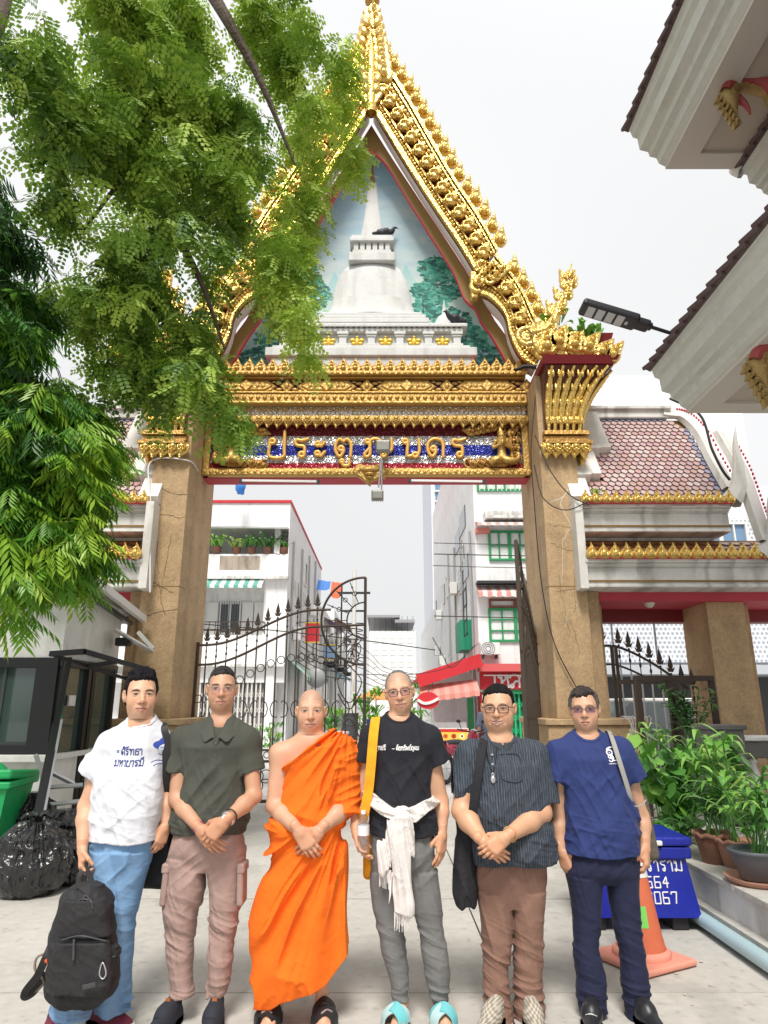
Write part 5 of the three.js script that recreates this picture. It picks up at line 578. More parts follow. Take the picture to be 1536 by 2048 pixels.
  part(o, 'green_panel', [bx(xl - 0.5, xl, 3.9, 5.2, S(4.2), S(2))], M([0.01, 0.3, 0.16], 0.5)); part(o, 'window_grille', [bx(xl - 0.42, xl - 0.38, 4.4, 6.4, S(1.6), S(1.5)), bx(xl - 0.42, xl - 0.38, 4.4, 6.4, S(0.5), S(0.4)), ...[4.4, 5, 5.6, 6.3].map((y) => bx(xl - 0.42, xl - 0.38, y, y + 0.06, S(1.6), S(0.4)))], FR.dark);
  const ac = thing('air_conditioner', 'white air conditioner unit above the red shop sign', 'air conditioner'), a0 = F(962, 1309, 27.5), a1 = F(1000, 1285, 27.5); part(ac, 'case', [bx(a0.x, a1.x, a0.y, a1.y, -28, -27.5, 0.03)], FR.white); part(ac, 'fan_grille', [0.1, 0.18, 0.26].map((r) => new THREE.TorusGeometry(r, 0.018, 5, 20).translate(lerp(a0.x, a1.x, 0.38), (a0.y + a1.y) / 2, -27.49)), M([0.3, 0.3, 0.32], 0.4)); part(ac, 'bracket', [bx(a0.x + 0.1, a0.x + 0.14, a0.y - 0.15, a0.y, -28, -27.6), bx(a1.x - 0.14, a1.x - 0.1, a0.y - 0.15, a0.y, -28, -27.6)], FR.dark);
  // lean-to with red roof and awning
  const l = thing('lean_to', 'red roofed lean-to stall with salmon awning beside the shophouse', 'stall'), P = (px, py, D) => F(px, py, D), r0 = P(953, 1322, 28.6), r1 = P(832, 1362, 28.6), n = 12; for (let i = 0; i < n; i++) { const a = r0.clone().lerp(r1, i / n), b = r0.clone().lerp(r1, (i + 1) / n); part(l, 'roof_panel', [bar(V((a.x + b.x) / 2, (a.y + b.y) / 2 , -27.2), V((a.x + b.x) / 2, (a.y + b.y) / 2 + 0.02, -32), a.distanceTo(b) * 0.93, 0.06 + (i % 2) * 0.03, 0).rotateZ(0)], FR.red); }
  part(l, 'fascia', [bar(r0.clone().add(V(0, -0.05, 1.5)), r1.clone().add(V(0, -0.05, 1.5)), 0.5, 0.05)], FR.red); awning(l, P(953, 1358, 27.6), P(838, 1372, 27.6), 0.45, 0.8, 12, FR.salmon, M([0.7, 0.32, 0.27], 0.8), 0.2);
  part(l, 'back_wall', [bx(P(862, 1400, 31).x, xl, 0, 3.0, -31.2, -31)], K.wallW); part(l, 'post', [rod(P(866, 1465, 27.5), P(866, 1385, 27.5), 0.05)], FR.white); part(l, 'green_door', [bx(P(936, 1430, 28.4).x, P(948, 1430, 28.4).x, 0, P(940, 1395, 28.4).y, -28.6, -28.4)], FR.green); part(l, 'counter', [bx(P(872, 1470, 27.8).x, P(934, 1470, 27.8).x, 0, 0.95, -28.6, -27.8, 0.02)], K.wallW);
  const sc = thing('round_sign', 'round red drink sign with a white wave hanging under the awning', 'sign'), c = P(856, 1401, 26.8); part(sc, 'disc', [new THREE.CylinderGeometry(0.42, 0.42, 0.08, 28).rotateX(Math.PI / 2).scale(1, 0.75, 1).translate(c.x, c.y, c.z)], FR.red); part(sc, 'wave', [band_([V(c.x - 0.4, c.y + 0.02, c.z + 0.05), V(c.x - 0.15, c.y - 0.1, c.z + 0.05), V(c.x + 0.12, c.y - 0.06, c.z + 0.05), V(c.x + 0.4, c.y + 0.08, c.z + 0.05)], 0.1, V(0, 0, 0.1))], FR.white); part(sc, 'arm', [rod(V(c.x, c.y + 0.3, c.z), V(c.x + 0.3, c.y + 0.8, c.z - 0.4), 0.02)], FR.dark);
  T.menu = ctex(256, 128, (q, w, h) => { q.fillStyle = '#e9c14a'; q.fillRect(0, 0, w, h); q.fillStyle = '#c2281e'; q.fillRect(0, 0, w, 24); const R = RNG(4); for (let i = 0; i < 8; i++) { q.fillStyle = ['#fff', '#e0662a', '#b8331f', '#f3e2b0'][i % 4]; q.beginPath(); q.arc(26 + (i % 4) * 62, 54 + Math.floor(i / 4) * 46, 19, 0, 7); q.fill(); q.fillStyle = '#7a3b1c'; q.beginPath(); q.arc(26 + (i % 4) * 62, 54 + Math.floor(i / 4) * 46, 9, 0, 7); q.fill(); } });
  const mb = thing('menu_board', 'yellow and red food board standing before the lean-to', 'board'), m0 = P(868, 1492, 25.5), m1 = P(935, 1458, 25.5); const pg = new THREE.PlaneGeometry(m1.x - m0.x, m1.y - m0.y).translate((m0.x + m1.x) / 2, (m0.y + m1.y) / 2, m0.z + 0.03); part(mb, 'print', pg, M(null, 0.6, { map: T.menu }), false); part(mb, 'panel', [bx(m0.x - 0.03, m1.x + 0.03, m0.y - 0.03, m1.y + 0.03, m0.z - 0.03, m0.z + 0.02)], FR.white); part(mb, 'leg', [bx(m0.x + 0.05, m0.x + 0.1, 0, m0.y, m0.z - 0.03, m0.z + 0.02), bx(m1.x - 0.1, m1.x - 0.05, 0, m0.y, m0.z - 0.03, m0.z + 0.02)], FR.white);
}
{ // pale apartment tower, far row and end building
  const t = thing('apartment_tower', 'pale narrow apartment tower with blue windows far behind the shophouse', 'building'), a = F(866, 1180, 90), b = F(915, 960, 90); part(t, 'wall', [bx(a.x, b.x + 6, 0, 48, -110, -90)], M([0.66, 0.70, 0.76], 0.8)); for (let i = 0; i < 11; i++) { const y = lerp(a.y, b.y, i / 10.5) + 0.6; for (const [p, w] of [[872, 884], [890, 897]]) { const x0 = F(p, 1060, 90).x, x1 = F(w, 1060, 90).x, g = sub(t, 'window'); part(g, 'pane', [bx(x0, x1, y, y + 1.5, -90, -89.9)], FR.glassB); part(g, 'sill', [bx(x0 - 0.1, x1 + 0.1, y - 0.2, y, -90, -89.6)], FR.white); } }
  const e = thing('end_building', 'white flat roofed building with steel roof frame closing the street', 'building'), Y = (py) => F(770, py, 75).y, X = (px) => F(px, 1300, 75).x; part(e, 'wall', [bx(X(738), X(832), 0, Y(1262), -90, -75)], K.wallW); part(e, 'roof', [bx(X(734), X(800), Y(1236), Y(1231), -90, -74.5), bx(X(790), X(830), Y(1246), Y(1240), -90, -74.5)], M([0.3, 0.3, 0.31], 0.6)); part(e, 'roof_frame', Array.from({ length: 9 }, (_, i) => bx(X(738 + i * 11), X(738.8 + i * 11), Y(1262), Y(1233), -75, -74.8)), FR.dark); for (let j = 0; j < 4; j++) for (let i = 0; i < 5; i++) win(e, X(746 + i * 17), X(757 + i * 17), Y(1287 + j * 24), Y(1274 + j * 24), -75, FR.white, 2, 1, { d: 0.05, t: 0.12 });
  const row = [[46, 7.4, '', 0.75], [53, 8.2, '', 0.7], [61, 7.6, '', 0.8]]; const lab = ['white shophouse behind the left corner house with a blue tarpaulin roof', 'far left white row house with teal awning', 'farthest left row house at the end of the street']; row.forEach(([d, h, _, k], i) => { const o = thing('row_house', lab[i], 'building'), xr = -4.1 + i * 0.25; part(o, 'wall', [bx(-14, xr, 0, h + 0.6, -d - 6.8, -d)], M([0.8 * k + 0.15, 0.8 * k + 0.15, 0.8 * k + 0.13], 0.85)); awning(o, V(xr, 4.2, -d - 0.5), V(xr, 4.2, -d - 6.4), 0.5, 1.0, 8, M([0.05, 0.32, 0.34], 0.7), M([0.08, 0.22, 0.42], 0.7), 0.2); awning(o, V(xr, h, -d - 0.5), V(xr, h, -d - 6.4), 0.6, 1.2, 8, [M([0.1, 0.25, 0.6], 0.7), M([0.3, 0.3, 0.3], 0.7), M([0.05, 0.3, 0.3], 0.7)][i], M([0.5, 0.16, 0.1], 0.7), 0.2); for (const y of [5, 2]) part(o, 'side_window', [bx(xr - 0.03, xr + 0.04, y, y + 1.6, -d - 5.5, -d - 1.2)], FR.glass); part(o, 'balcony', [bx(xr, xr + 0.8, 4.3, 4.42, -d - 6.2, -d - 0.6), ...Array.from({ length: 8 }, (_, q) => bx(xr + 0.72, xr + 0.76, 4.4, 5.2, -d - 0.8 - q * 0.7, -d - 0.74 - q * 0.7))], FR.dark); });
  const o2 = thing('row_house', 'far right row house behind the tall shophouse', 'building'); part(o2, 'wall', [bx(4.0, 14, 0, 9, -74, -53)], K.wallW); for (let k = 0; k < 5; k++) awning(o2, V(4.0, 7.6 - k * 1.3, -54 - k), V(4.0, 7.6 - k * 1.3, -60 - k), 0.3, 0.8, 8, FR.dark, M([0.2, 0.2, 0.22], 0.7), 0.1);
  // white screen-walled building behind the right pavilion
  const p = thing('screen_building', 'white building clad in perforated panels behind the right pavilion', 'building'), z = -24; T.perf = ctex(64, 64, (c, w, h) => { c.fillStyle = '#d4d7dc'; c.fillRect(0, 0, w, h); c.fillStyle = '#9aa1ab'; for (let i = 0; i < 4; i++) for (let j = 0; j < 4; j++) { c.beginPath(); c.arc(8 + i * 16 + (j % 2) * 8, 8 + j * 16, 5, 0, 7); c.fill(); } }, true); T.perf.repeat.set(1.6, 1.6); const pm = M(null, 0.6, { map: T.perf }); part(p, 'wall', [bx(6.4, 26, 0, 9.5, z - 12, z - 0.3)], M([0.75, 0.77, 0.8], 0.8)); for (let i = 0; i < 9; i++) for (let j = 0; j < 3; j++) part(p, 'panel', [bx(6.5 + i * 1.5, 7.92 + i * 1.5, 3.0 + j * 1.75, 4.68 + j * 1.75, z - 0.1, z)], pm); part(p, 'canopy', [bx(5.8, 26, 2.55, 2.85, z - 0.2, z + 1.2)], M([0.45, 0.48, 0.52], 0.6)); part(p, 'shopfront', [bx(6.5, 26, 0, 2.5, z - 0.3, z - 0.2)], FR.dark); win(p, 11.2, 13.2, 5.4, 8.0, z + 0.02, FR.white, 4, 3, { glass: FR.glassB });
}
// parked car behind the side gate
{ const o = thing('parked_car', 'dark parked car seen through the bars of the side gate', 'car', [6.0, 0, -16.5], 0.0), cm = M([0.02, 0.022, 0.026], 0.25, { clearcoat: 1 }); part(o, 'body', [extr([[-2.1, 0.3], [-2.15, 0.75], [-1.9, 0.95], [-1.0, 1.02], [2.05, 1.02], [2.15, 0.6], [2.1, 0.3]], 1.6, 0.06).translate(0, 0, -0.8)], cm); part(o, 'cabin', [extr([[-1.2, 1.02], [-0.5, 1.62], [1.5, 1.66], [2.0, 1.05]], 1.36, 0.05).translate(0, 0, -0.68)], FR.glass); part(o, 'roof', [bx(-0.55, 1.6, 1.64, 1.72, -0.72, 0.72, 0.03)], FR.white); for (const x of [-1.35, 1.35]) for (const e of [-1, 1]) { const w = sub(o, 'wheel'); part(w, 'tyre', [new THREE.CylinderGeometry(0.33, 0.33, 0.2, 20).rotateX(Math.PI / 2).translate(x, 0.33, e * 0.76)], K.cable); part(w, 'rim', [new THREE.CylinderGeometry(0.2, 0.2, 0.22, 16).rotateX(Math.PI / 2).translate(x, 0.33, e * 0.76)], K.steel); } }
// motorcycle and rider behind the group
{ const c = F(925, 1555, 15.5), o = thing('motorcycle', 'red motorcycle parked behind the man in striped shirt', 'motorcycle', [c.x, 0, -15.5], 0.9), rd = M([0.5, 0.02, 0.06], 0.3, { clearcoat: 0.6 }); for (const x of [-0.62, 0.62]) { const w = sub(o, 'wheel'); part(w, 'tyre', [new THREE.TorusGeometry(0.26, 0.045, 8, 26).translate(x, 0.3, 0)], K.cable); part(w, 'spokes', Array.from({ length: 8 }, (_, i) => rod(V(x, 0.3, 0), V(x + 0.24 * Math.cos(i * 0.785), 0.3 + 0.24 * Math.sin(i * 0.785), 0), 0.006, 0.006, 4)), K.steel); } part(o, 'body', [taper([V(-0.75, 0.75, 0), V(-0.3, 0.62, 0), V(0.1, 0.5, 0), V(0.4, 0.72, 0), V(0.5, 0.92, 0)], 0.12, 0.08, 16, 8), ball(-0.45, 0.72, 0, 0.32, 0.12, 0.12)], rd); part(o, 'front_shield', [ball(0.48, 0.75, 0, 0.1, 0.3, 0.16)], rd); part(o, 'seat', [ball(-0.3, 0.8, 0, 0.42, 0.07, 0.13)], FR.dark); part(o, 'fork', [rod(V(0.62, 0.3, 0.06), V(0.45, 1.0, 0.04), 0.02), rod(V(0.62, 0.3, -0.06), V(0.45, 1.0, -0.04), 0.02)], K.steel); part(o, 'handlebar', [tube([V(0.38, 1.05, -0.34), V(0.45, 1.0, -0.1), V(0.45, 1.0, 0.1), V(0.38, 1.05, 0.34)], 0.015)], FR.dark); part(o, 'headlight', [ball(0.52, 0.98, 0, 0.08, 0.08, 0.1)], FR.white); for (const e of [-1, 1]) part(o, 'mirror', [rod(V(0.42, 1.02, e * 0.25), V(0.4, 1.2, e * 0.3), 0.008), ball(0.4, 1.22, e * 0.32, 0.02, 0.04, 0.06, 8, 5)], FR.dark);
  const D = 17, q = F(978, 1445, D), p = thing('person', 'passer-by in grey blue shirt walking beyond the gate, half hidden', 'person', [q.x, 0, -D]); part(p, 'body', net(field([ell(V(0, 1.58, 0), 0.08, 0.11, 0.095), cap(V(0, 1.45, 0), V(0, 1.52, 0), 0.05, 0.05, 0.03), cap(V(-0.2, 1.32, 0), V(-0.26, 0.95, 0.06), 0.05, 0.04), cap(V(0.2, 1.32, 0), V(0.26, 0.95, 0.06), 0.05, 0.04), cap(V(-0.1, 0.8, 0), V(-0.12, 0.05, 0), 0.08, 0.05), cap(V(0.1, 0.8, 0), V(0.12, 0.05, 0.1), 0.08, 0.05)]), [-0.36, 0, -0.2], [0.36, 1.72, 0.25], 0.016, null), M([0.5, 0.3, 0.2], 0.6), false); part(p, 'shirt', net(field([ell(V(0, 1.15, 0), 0.2, 0.34, 0.13, 0.05), cap(V(-0.19, 1.34, 0), V(-0.24, 1.12, 0.02), 0.075, 0.075), cap(V(0.19, 1.34, 0), V(0.24, 1.12, 0.02), 0.075, 0.075)]), [-0.4, 0.75, -0.22], [0.4, 1.52, 0.22], 0.016, null), M([0.2, 0.24, 0.34], 0.9), false); part(p, 'trousers', net(field([cap(V(-0.09, 0.86, 0), V(-0.12, 0.08, 0), 0.11, 0.08), cap(V(0.09, 0.86, 0), V(0.12, 0.08, 0.1), 0.11, 0.08)]), [-0.3, 0, -0.2], [0.3, 1.02, 0.3], 0.016, null), M([0.04, 0.045, 0.06], 0.9), false); part(p, 'hair', net(field([ell(V(0, 1.63, -0.015), 0.09, 0.09, 0.1)]), [-0.12, 1.56, -0.14], [0.12, 1.76, 0.05], 0.012, null), FR.dark, false); }
// wires and cables
{ const P = (px, py, D) => F(px, py, D), L = [[[405, 1072, 22], [480, 1085, 22], [560, 1110, 22]], [[405, 1248, 20], [560, 1262, 20], [720, 1280, 20], [870, 1300, 22]], [[868, 1086, 20], [960, 1088, 20], [1060, 1090, 20]], [[868, 1108, 20], [960, 1110, 20], [1060, 1112, 20]], [[866, 1131, 20], [960, 1134, 20], [1060, 1136, 20]], [[868, 1232, 21], [960, 1234, 21], [1060, 1236, 21]], [[720, 1348, 23], [800, 1350, 23], [880, 1340, 23], [960, 1285, 27]], [[865, 1275, 26], [885, 1310, 26], [900, 1335, 26], [950, 1290, 27]]];
  const lb = ['cable sagging past the planted balcony of the left shophouse', 'long cable running across the street behind the gate top', 'uppermost of three wires before the green windows', 'middle of three wires before the green windows', 'lowest of three wires before the green windows', 'wire before the lower green window', 'cable from the far left to the air conditioner', 'looped cable above the red lean-to']; L.forEach((l, i) => solo('overhead_wire', [tube(l.map((p) => P(...p)), 0.012 + 0.004 * (i % 2), 30, 5)], K.cable, lb[i], 'wire'));
  const G = [[[[1072, 735, 10.8], [1070, 800, 10.6], [1062, 900, 10.5], [1068, 1000, 10.5], [1085, 1180, 10.5], [1110, 1290, 10.5], [1158, 1385, 10.5]], 'thin black cable running down the right gate pillar'], [[[1070, 870, 10.5], [1100, 940, 10.3], [1140, 990, 10.25], [1178, 1010, 10.2]], 'upper loop of black cable from pillar to eave'], [[[1068, 930, 10.5], [1090, 1000, 10.3], [1130, 1020, 10.25], [1180, 1002, 10.2]], 'lower loop of black cable from pillar to eave'], [[[1340, 797, 10.8], [1400, 830, 10.4], [1425, 900, 10.2], [1448, 945, 10.1], [1460, 960, 10.1]], 'thick black cable curving down the pavilion gable end'], [[[300, 1185, 10.25], [301, 1000, 10.4], [303, 922, 10.5], [375, 921, 10.5], [400, 950, 11.3]], 'white conduit clipped to the left gate pillar']];
  G.forEach(([l, t], i) => solo(i === 4 ? 'conduit' : 'cable', [tube(l.map((p) => P(...p)), i === 4 ? 0.014 : i === 3 ? 0.022 : 0.009, 50, 5)], i === 4 ? K.plastW : K.cable, t, i === 4 ? 'conduit' : 'cable'));
  solo('black_clamp', [tube([P(1030, 740, 10.75), P(1050, 733, 10.75), P(1072, 734, 10.7)], 0.035, 12, 6)], K.cable, 'black steel clamp at the foot of the right bargeboard', 'clamp');
  const w = []; for (let k = 0; k < 9; k++) w.push(tube([P(1240 + k * 6, 1438, 10.2), P(1246 + k * 7, 1432, 10.15), P(1262 + k * 3, 1450 + k * 5, 10.15), P(1250 + k * 4, 1490 + 4 * k, 10.15)], 0.006, 16, 4)); solo('wire_bundle', w, K.plastW, 'tangle of white wires on the plinth ledge of the right pillar', 'wires').userData.kind = 'stuff';
  // floodlights on the lintel
  for (const [px, py, D, s, lab, sup] of [[766, 893, 11.0, 0.15, 'grey floodlight mounted over the gate lettering', [[764, 920], [763, 980]]], [755, 991, 10.9, 0.12, 'small floodlight hanging below the gate lintel', [[763, 915], [757, 975]]]]) { const c = P(px, py, D), o = thing('floodlight', lab, 'floodlight', c.toArray()); part(o, 'housing', [new RoundedBoxGeometry(s * 1.7, s * 1.5, 0.09, 2, 0.02).rotateX(0.35)], M([0.28, 0.27, 0.25], 0.4, { metalness: 0.4 })); part(o, 'lens', [new RoundedBoxGeometry(s * 1.4, s * 1.0, 0.02, 1, 0.008).translate(0, 0.02, 0.05).rotateX(0.35)], M([0.5, 0.5, 0.47], 0.15)); part(o, 'fins', Array.from({ length: 6 }, (_, i) => bx(-s * 0.8 + i * s * 0.3, -s * 0.72 + i * s * 0.3, -s * 0.7, s * 0.6, -0.1, -0.03)), K.iron); const a = P(...sup[0], D).sub(c), b = P(...sup[1], D).sub(c); part(o, 'arm', [rod(a, b, 0.014)], K.steel); }
  for (const [a, b] of [[482, 637], [820, 968]]) { const A = P(a, 961, 11.2), B = P(b, 963, 11.2); const o = thing('tube_light', a < 600 ? 'thin tube light under the left half of the lintel' : 'thin tube light under the right half of the lintel', 'tube light'); part(o, 'batten', [bar(A, B, 0.035)], K.plastW); for (const q of [A, B]) part(o, 'end_cap', [bx(q.x - 0.03, q.x + 0.02, q.y - 0.05, q.y + 0.03, q.z - 0.03, q.z + 0.03)], FR.dark); }
}
// ---------- left: guard house, canopy frame, bin, rubbish bags ----------
{
  const o = thing('guard_house', 'small white guard house with black framed windows under the tree', 'hut'), x1 = -3.95, x0 = -8, z1 = -8.5, z0 = -10.3, fw = M([0.56, 0.58, 0.53], 0.85, { map: T.white }), bk = M([0.014, 0.015, 0.017], 0.35), gl = M([0.05, 0.085, 0.075], 0.05, { clearcoat: 1 }), gp = M([0.42, 0.55, 0.48], 0.06, { metalness: 0.0, transmission: 0.5, thickness: 0 });
  part(o, 'wall', [bx(x0, x1, 0, 1.0, z0, z1), bx(x0, x1, 2.12, 3.0, z0, z1), bx(x0, x1 - 0.3, 1.0, 2.12, z0, z1 - 0.4)], K.white);
  const sl = sub(o, 'front_window'); part(sl, 'frame', [bx(x0, x1 - 0.02, 2.0, 2.12, z1 - 0.1, z1 + 0.03), bx(x0, x1 - 0.02, 1.0, 1.1, z1 - 0.1, z1 + 0.03), bx(x1 - 0.28, x1 - 0.02, 1.0, 2.12, z1 - 0.1, z1 + 0.028), bx(x1 - 1.42, x1 - 1.3, 1.1, 2.0, z1 - 0.1, z1 + 0.02)], bk); part(sl, 'pane', [bx(x1 - 1.3, x1 - 0.28, 1.1, 2.0, z1 - 0.06, z1 - 0.05)], gl); part(sl, 'pane', [bx(x1 - 2.6, x1 - 1.42, 1.1, 2.0, z1 - 0.06, z1 - 0.05)], gl); part(sl, 'inner_sash', [bx(x1 - 1.26, x1 - 1.22, 1.1, 2.0, z1 - 0.05, z1 - 0.03), bx(x1 - 0.7, x1 - 0.66, 1.1, 2.0, z1 - 0.05, z1 - 0.03), bx(x1 - 1.26, x1 - 0.3, 1.1, 1.14, z1 - 0.05, z1 - 0.03)], M([0.05, 0.06, 0.06], 0.4)); part(o, 'sill', [bx(x0, x1 + 0.06, 0.92, 1.0, z1 - 0.1, z1 + 0.14, 0.01), bx(x1 - 0.1, x1 + 0.07, 0.94, 1.0, z0, z1)], K.white);
  const sw = sub(o, 'side_window'), L = z1 - z0; part(sw, 'frame', [bx(x1 - 0.1, x1 + 0.02, 2.02, 2.12, z0, z1), ...[0, 0.44, 0.52, 0.92].map((t) => bx(x1 - 0.1, x1 + 0.025, t === 0 ? 1.0 : 0.2, 2.12, z1 - t * L - 0.1, z1 - t * L - (t === 0 ? 0.02 : 0)))], bk); for (const [a, b] of [[0.04, 0.44], [0.56, 0.92]]) part(sw, 'pane', [bx(x1 - 0.05, x1 - 0.04, 1.0, 2.02, z1 - b * L, z1 - a * L)], gl); part(sw, 'painted_reflection', [bx(x1 - 0.03, x1 - 0.025, 1.55, 1.68, z1 - 0.33 * L, z1 - 0.2 * L)], FR.white);  // solid white strip stands in for a reflection on the side pane
  const rf = M([0.5, 0.49, 0.45], 0.6, { map: T.dirty }); for (let i = 0; i < 19; i++) part(o, 'roof_sheet', [bar(V(x0 + 0.12 + i * 0.225, 3.1, z1 + 0.35), V(x0 + 0.12 + i * 0.225, 2.92, z0 - 0.4), 0.2, 0.045)], i % 5 ? rf : K.dirty); part(o, 'roof_edge', [bar(V(x1 + 0.3, 3.12, z1 + 0.35), V(x1 + 0.3, 2.82, z0 - 0.1), 0.07, 0.1), bx(x0, x1 + 0.2, 3.0, 3.06, z1 + 0.3, z1 + 0.36)], K.plastW); part(o, 'eave_beam', [bx(x0, x1 + 0.2, 2.9, 3.0, z1 + 0.02, z1 + 0.12), bar(V(x1 + 0.14, 2.98, z1 + 0.2), V(x1 + 0.14, 2.74, z0), 0.06)], bk);
  const aw = thing('floodlight', 'white flat panel lamp sticking out beside the guard house roof', 'floodlight'); part(aw, 'panel', [new RoundedBoxGeometry(0.62, 0.03, 0.34, 1, 0.01).rotateZ(-0.5).rotateY(0.4).translate(...at(268, 1282, 9.9).toArray())], K.plastW); part(aw, 'bracket', [new RoundedBoxGeometry(0.2, 0.12, 0.16, 1, 0.02).translate(...at(247, 1284, 10).toArray())], bk); part(aw, 'edge_strip', [bar(at(276, 1264, 9.8), at(306, 1297, 9.8), 0.05, 0.03)], FR.white);
  const cf = thing('canopy_frame', 'black steel canopy frame with a slanting prop before the guard house', 'canopy'), q = (px, py, D) => at(px, py, D), A = q(101, 1308, 7.9), B = q(169, 1303, 7.9), C = q(307, 1343, 9.6), Dd = q(250, 1357, 9.6); for (const [a, b, w] of [[A, B, 0.06], [B, C, 0.055], [A, Dd, 0.04], [C, Dd, 0.045], [A.clone().lerp(Dd, 0.45), B.clone().lerp(C, 0.45), 0.05]]) part(cf, 'bar', [bar(a, b, w)], bk); part(cf, 'glass_sheet', [(() => { const g = new THREE.BufferGeometry(), o3 = V(0, 0.035, 0), P = [A, B, C, A, C, Dd].flatMap((p) => p.clone().add(o3).toArray()); g.setAttribute('position', new THREE.Float32BufferAttribute(P, 3)); g.computeVertexNormals(); return g; })()], M([0.85, 0.88, 0.87], 0.05, { transmission: 0.9, thickness: 0 })); const p0 = q(140, 1316, 7.9), p1 = q(74, 1640, 7.4), pm = p0.clone().lerp(p1, 0.44); part(cf, 'prop', [bar(p0, pm, 0.05)], bk); part(cf, 'prop', [bar(pm, p1, 0.085)], bk); part(cf, 'prop_edge', [bar(pm.clone().add(V(0.05, 0.05, 0)), p1.clone().add(V(0.06, 0, 0)), 0.025)], K.steel);
  for (const [a, b] of [[[90, 1575], [165, 1570]], [[92, 1610], [165, 1602]], [[100, 1544], [148, 1568]], [[72, 1510], [88, 1565]]]) part(cf, 'strut', [bar(q(...a, 7.7), q(...b, 7.9), 0.035)], K.steel);
  const nt = solo('paper_notice', [bx(-0.09, 0.09, -0.06, 0.06, 0, 0.004).rotateY(Math.PI / 2).translate(x1 + 0.005, 1.62, z1 - 0.42)], M([0.8, 0.8, 0.8], 0.7), 'white paper notice taped inside the side window of the guard house', 'notice');
  // bin
  const b = thing('wheelie_bin', 'bright green wheeled rubbish bin cut by the left edge', 'bin', [-3.98, 0, -7.3], 0.1), gm = M([0.012, 0.40, 0.12], 0.4, { bumpMap: T.grain, bumpScale: 0.002 }); part(b, 'body', [loftBox([[0.08, -0.26, 0.24, -0.26, 0.26], [0.8, -0.34, 0.33, -0.33, 0.33]]), ...[0.1, 0.22].map((x) => bx(x, x + 0.03, 0.6, 0.8, 0.3, 0.345))], gm); part(b, 'rim', [bx(-0.38, 0.37, 0.78, 0.85, -0.37, 0.37, 0.02)], gm); part(b, 'lid', [new RoundedBoxGeometry(0.74, 0.09, 0.74, 2, 0.03).rotateX(-0.08).translate(0, 0.89, 0), ball(-0.02, 0.9, 0.1, 0.24, 0.14, 0.2, 14, 8)], gm); for (const x of [-0.24, 0.22]) part(b, 'wheel', [new THREE.CylinderGeometry(0.1, 0.1, 0.05, 16).rotateZ(Math.PI / 2).translate(x, 0.1, -0.25)], K.cable);
  // rubbish bags
  const bm = M([0.012, 0.012, 0.014], 0.24, { clearcoat: 0.4, bumpMap: T.grain, bumpScale: 0.01 });
  const bag = (label, px, py, D, rx, ry, sd, knot) => { const c = at(px, py, D), t = thing('rubbish_bag', label, 'rubbish bag', [c.x, 0, c.z], 0, null), g = net((x, y, z) => { const a = Math.atan2(z, x), h = clamp(y / (ry * 2), 0, 1), rr = rx * (0.55 + 0.75 * Math.sin(Math.PI * Math.pow(h * 0.9 + 0.08, 0.75))) * (h > 0.8 ? 1 - (h - 0.8) * 3.2 : 1), d0 = Math.hypot(x, z * 1.15) - Math.max(0.03, rr); const w = fr(noise(a * 4 + sd, y * 5, h * 4)), w2 = fr(noise(x * 14 + sd, y * 14, z * 14)), w3 = fr(noise(a * 9, y * 3 + sd, 2)); return Math.max(d0 * 0.6 - 0.03 * w * w * (0.4 + h) - 0.014 * w2 * w2 - 0.02 * h * w3 * w3, y - ry * 2, 0.005 - y); }, [-rx * 1.7, -0.02, -rx * 1.7], [rx * 1.7, ry * 2.1, rx * 1.7], 0.0085, null); part(t, 'bag', g, bm, false); if (knot) part(t, 'knot', [0, 1, 2, 3, 4].map((k) => taper([V(0, ry * 1.9, 0), V(Math.cos(k * 1.3) * 0.07, ry * 2.0 + 0.06, Math.sin(k * 1.3) * 0.07), V(Math.cos(k * 1.3) * 0.13, ry * 2.0 + 0.02 + 0.03 * (k % 2), Math.sin(k * 1.3) * 0.13)], 0.035, 0.012, 8, 5)), bm); return t; };
  bag('large shiny black rubbish bag in front of the green bin', 62, 1730, 6.5, 0.215, 0.29, 1, 1); bag('black rubbish bag behind the large one, beside the steel prop', 132, 1640, 7.2, 0.2, 0.29, 7, 0); bag('low black rubbish bag at the foot of the bags behind the man in white t-shirt', 148, 1700, 6.9, 0.2, 0.19, 12, 0); bag('crumpled dark net bag between green bin and prop', 62, 1610, 7.7, 0.2, 0.34, 21, 0);
}
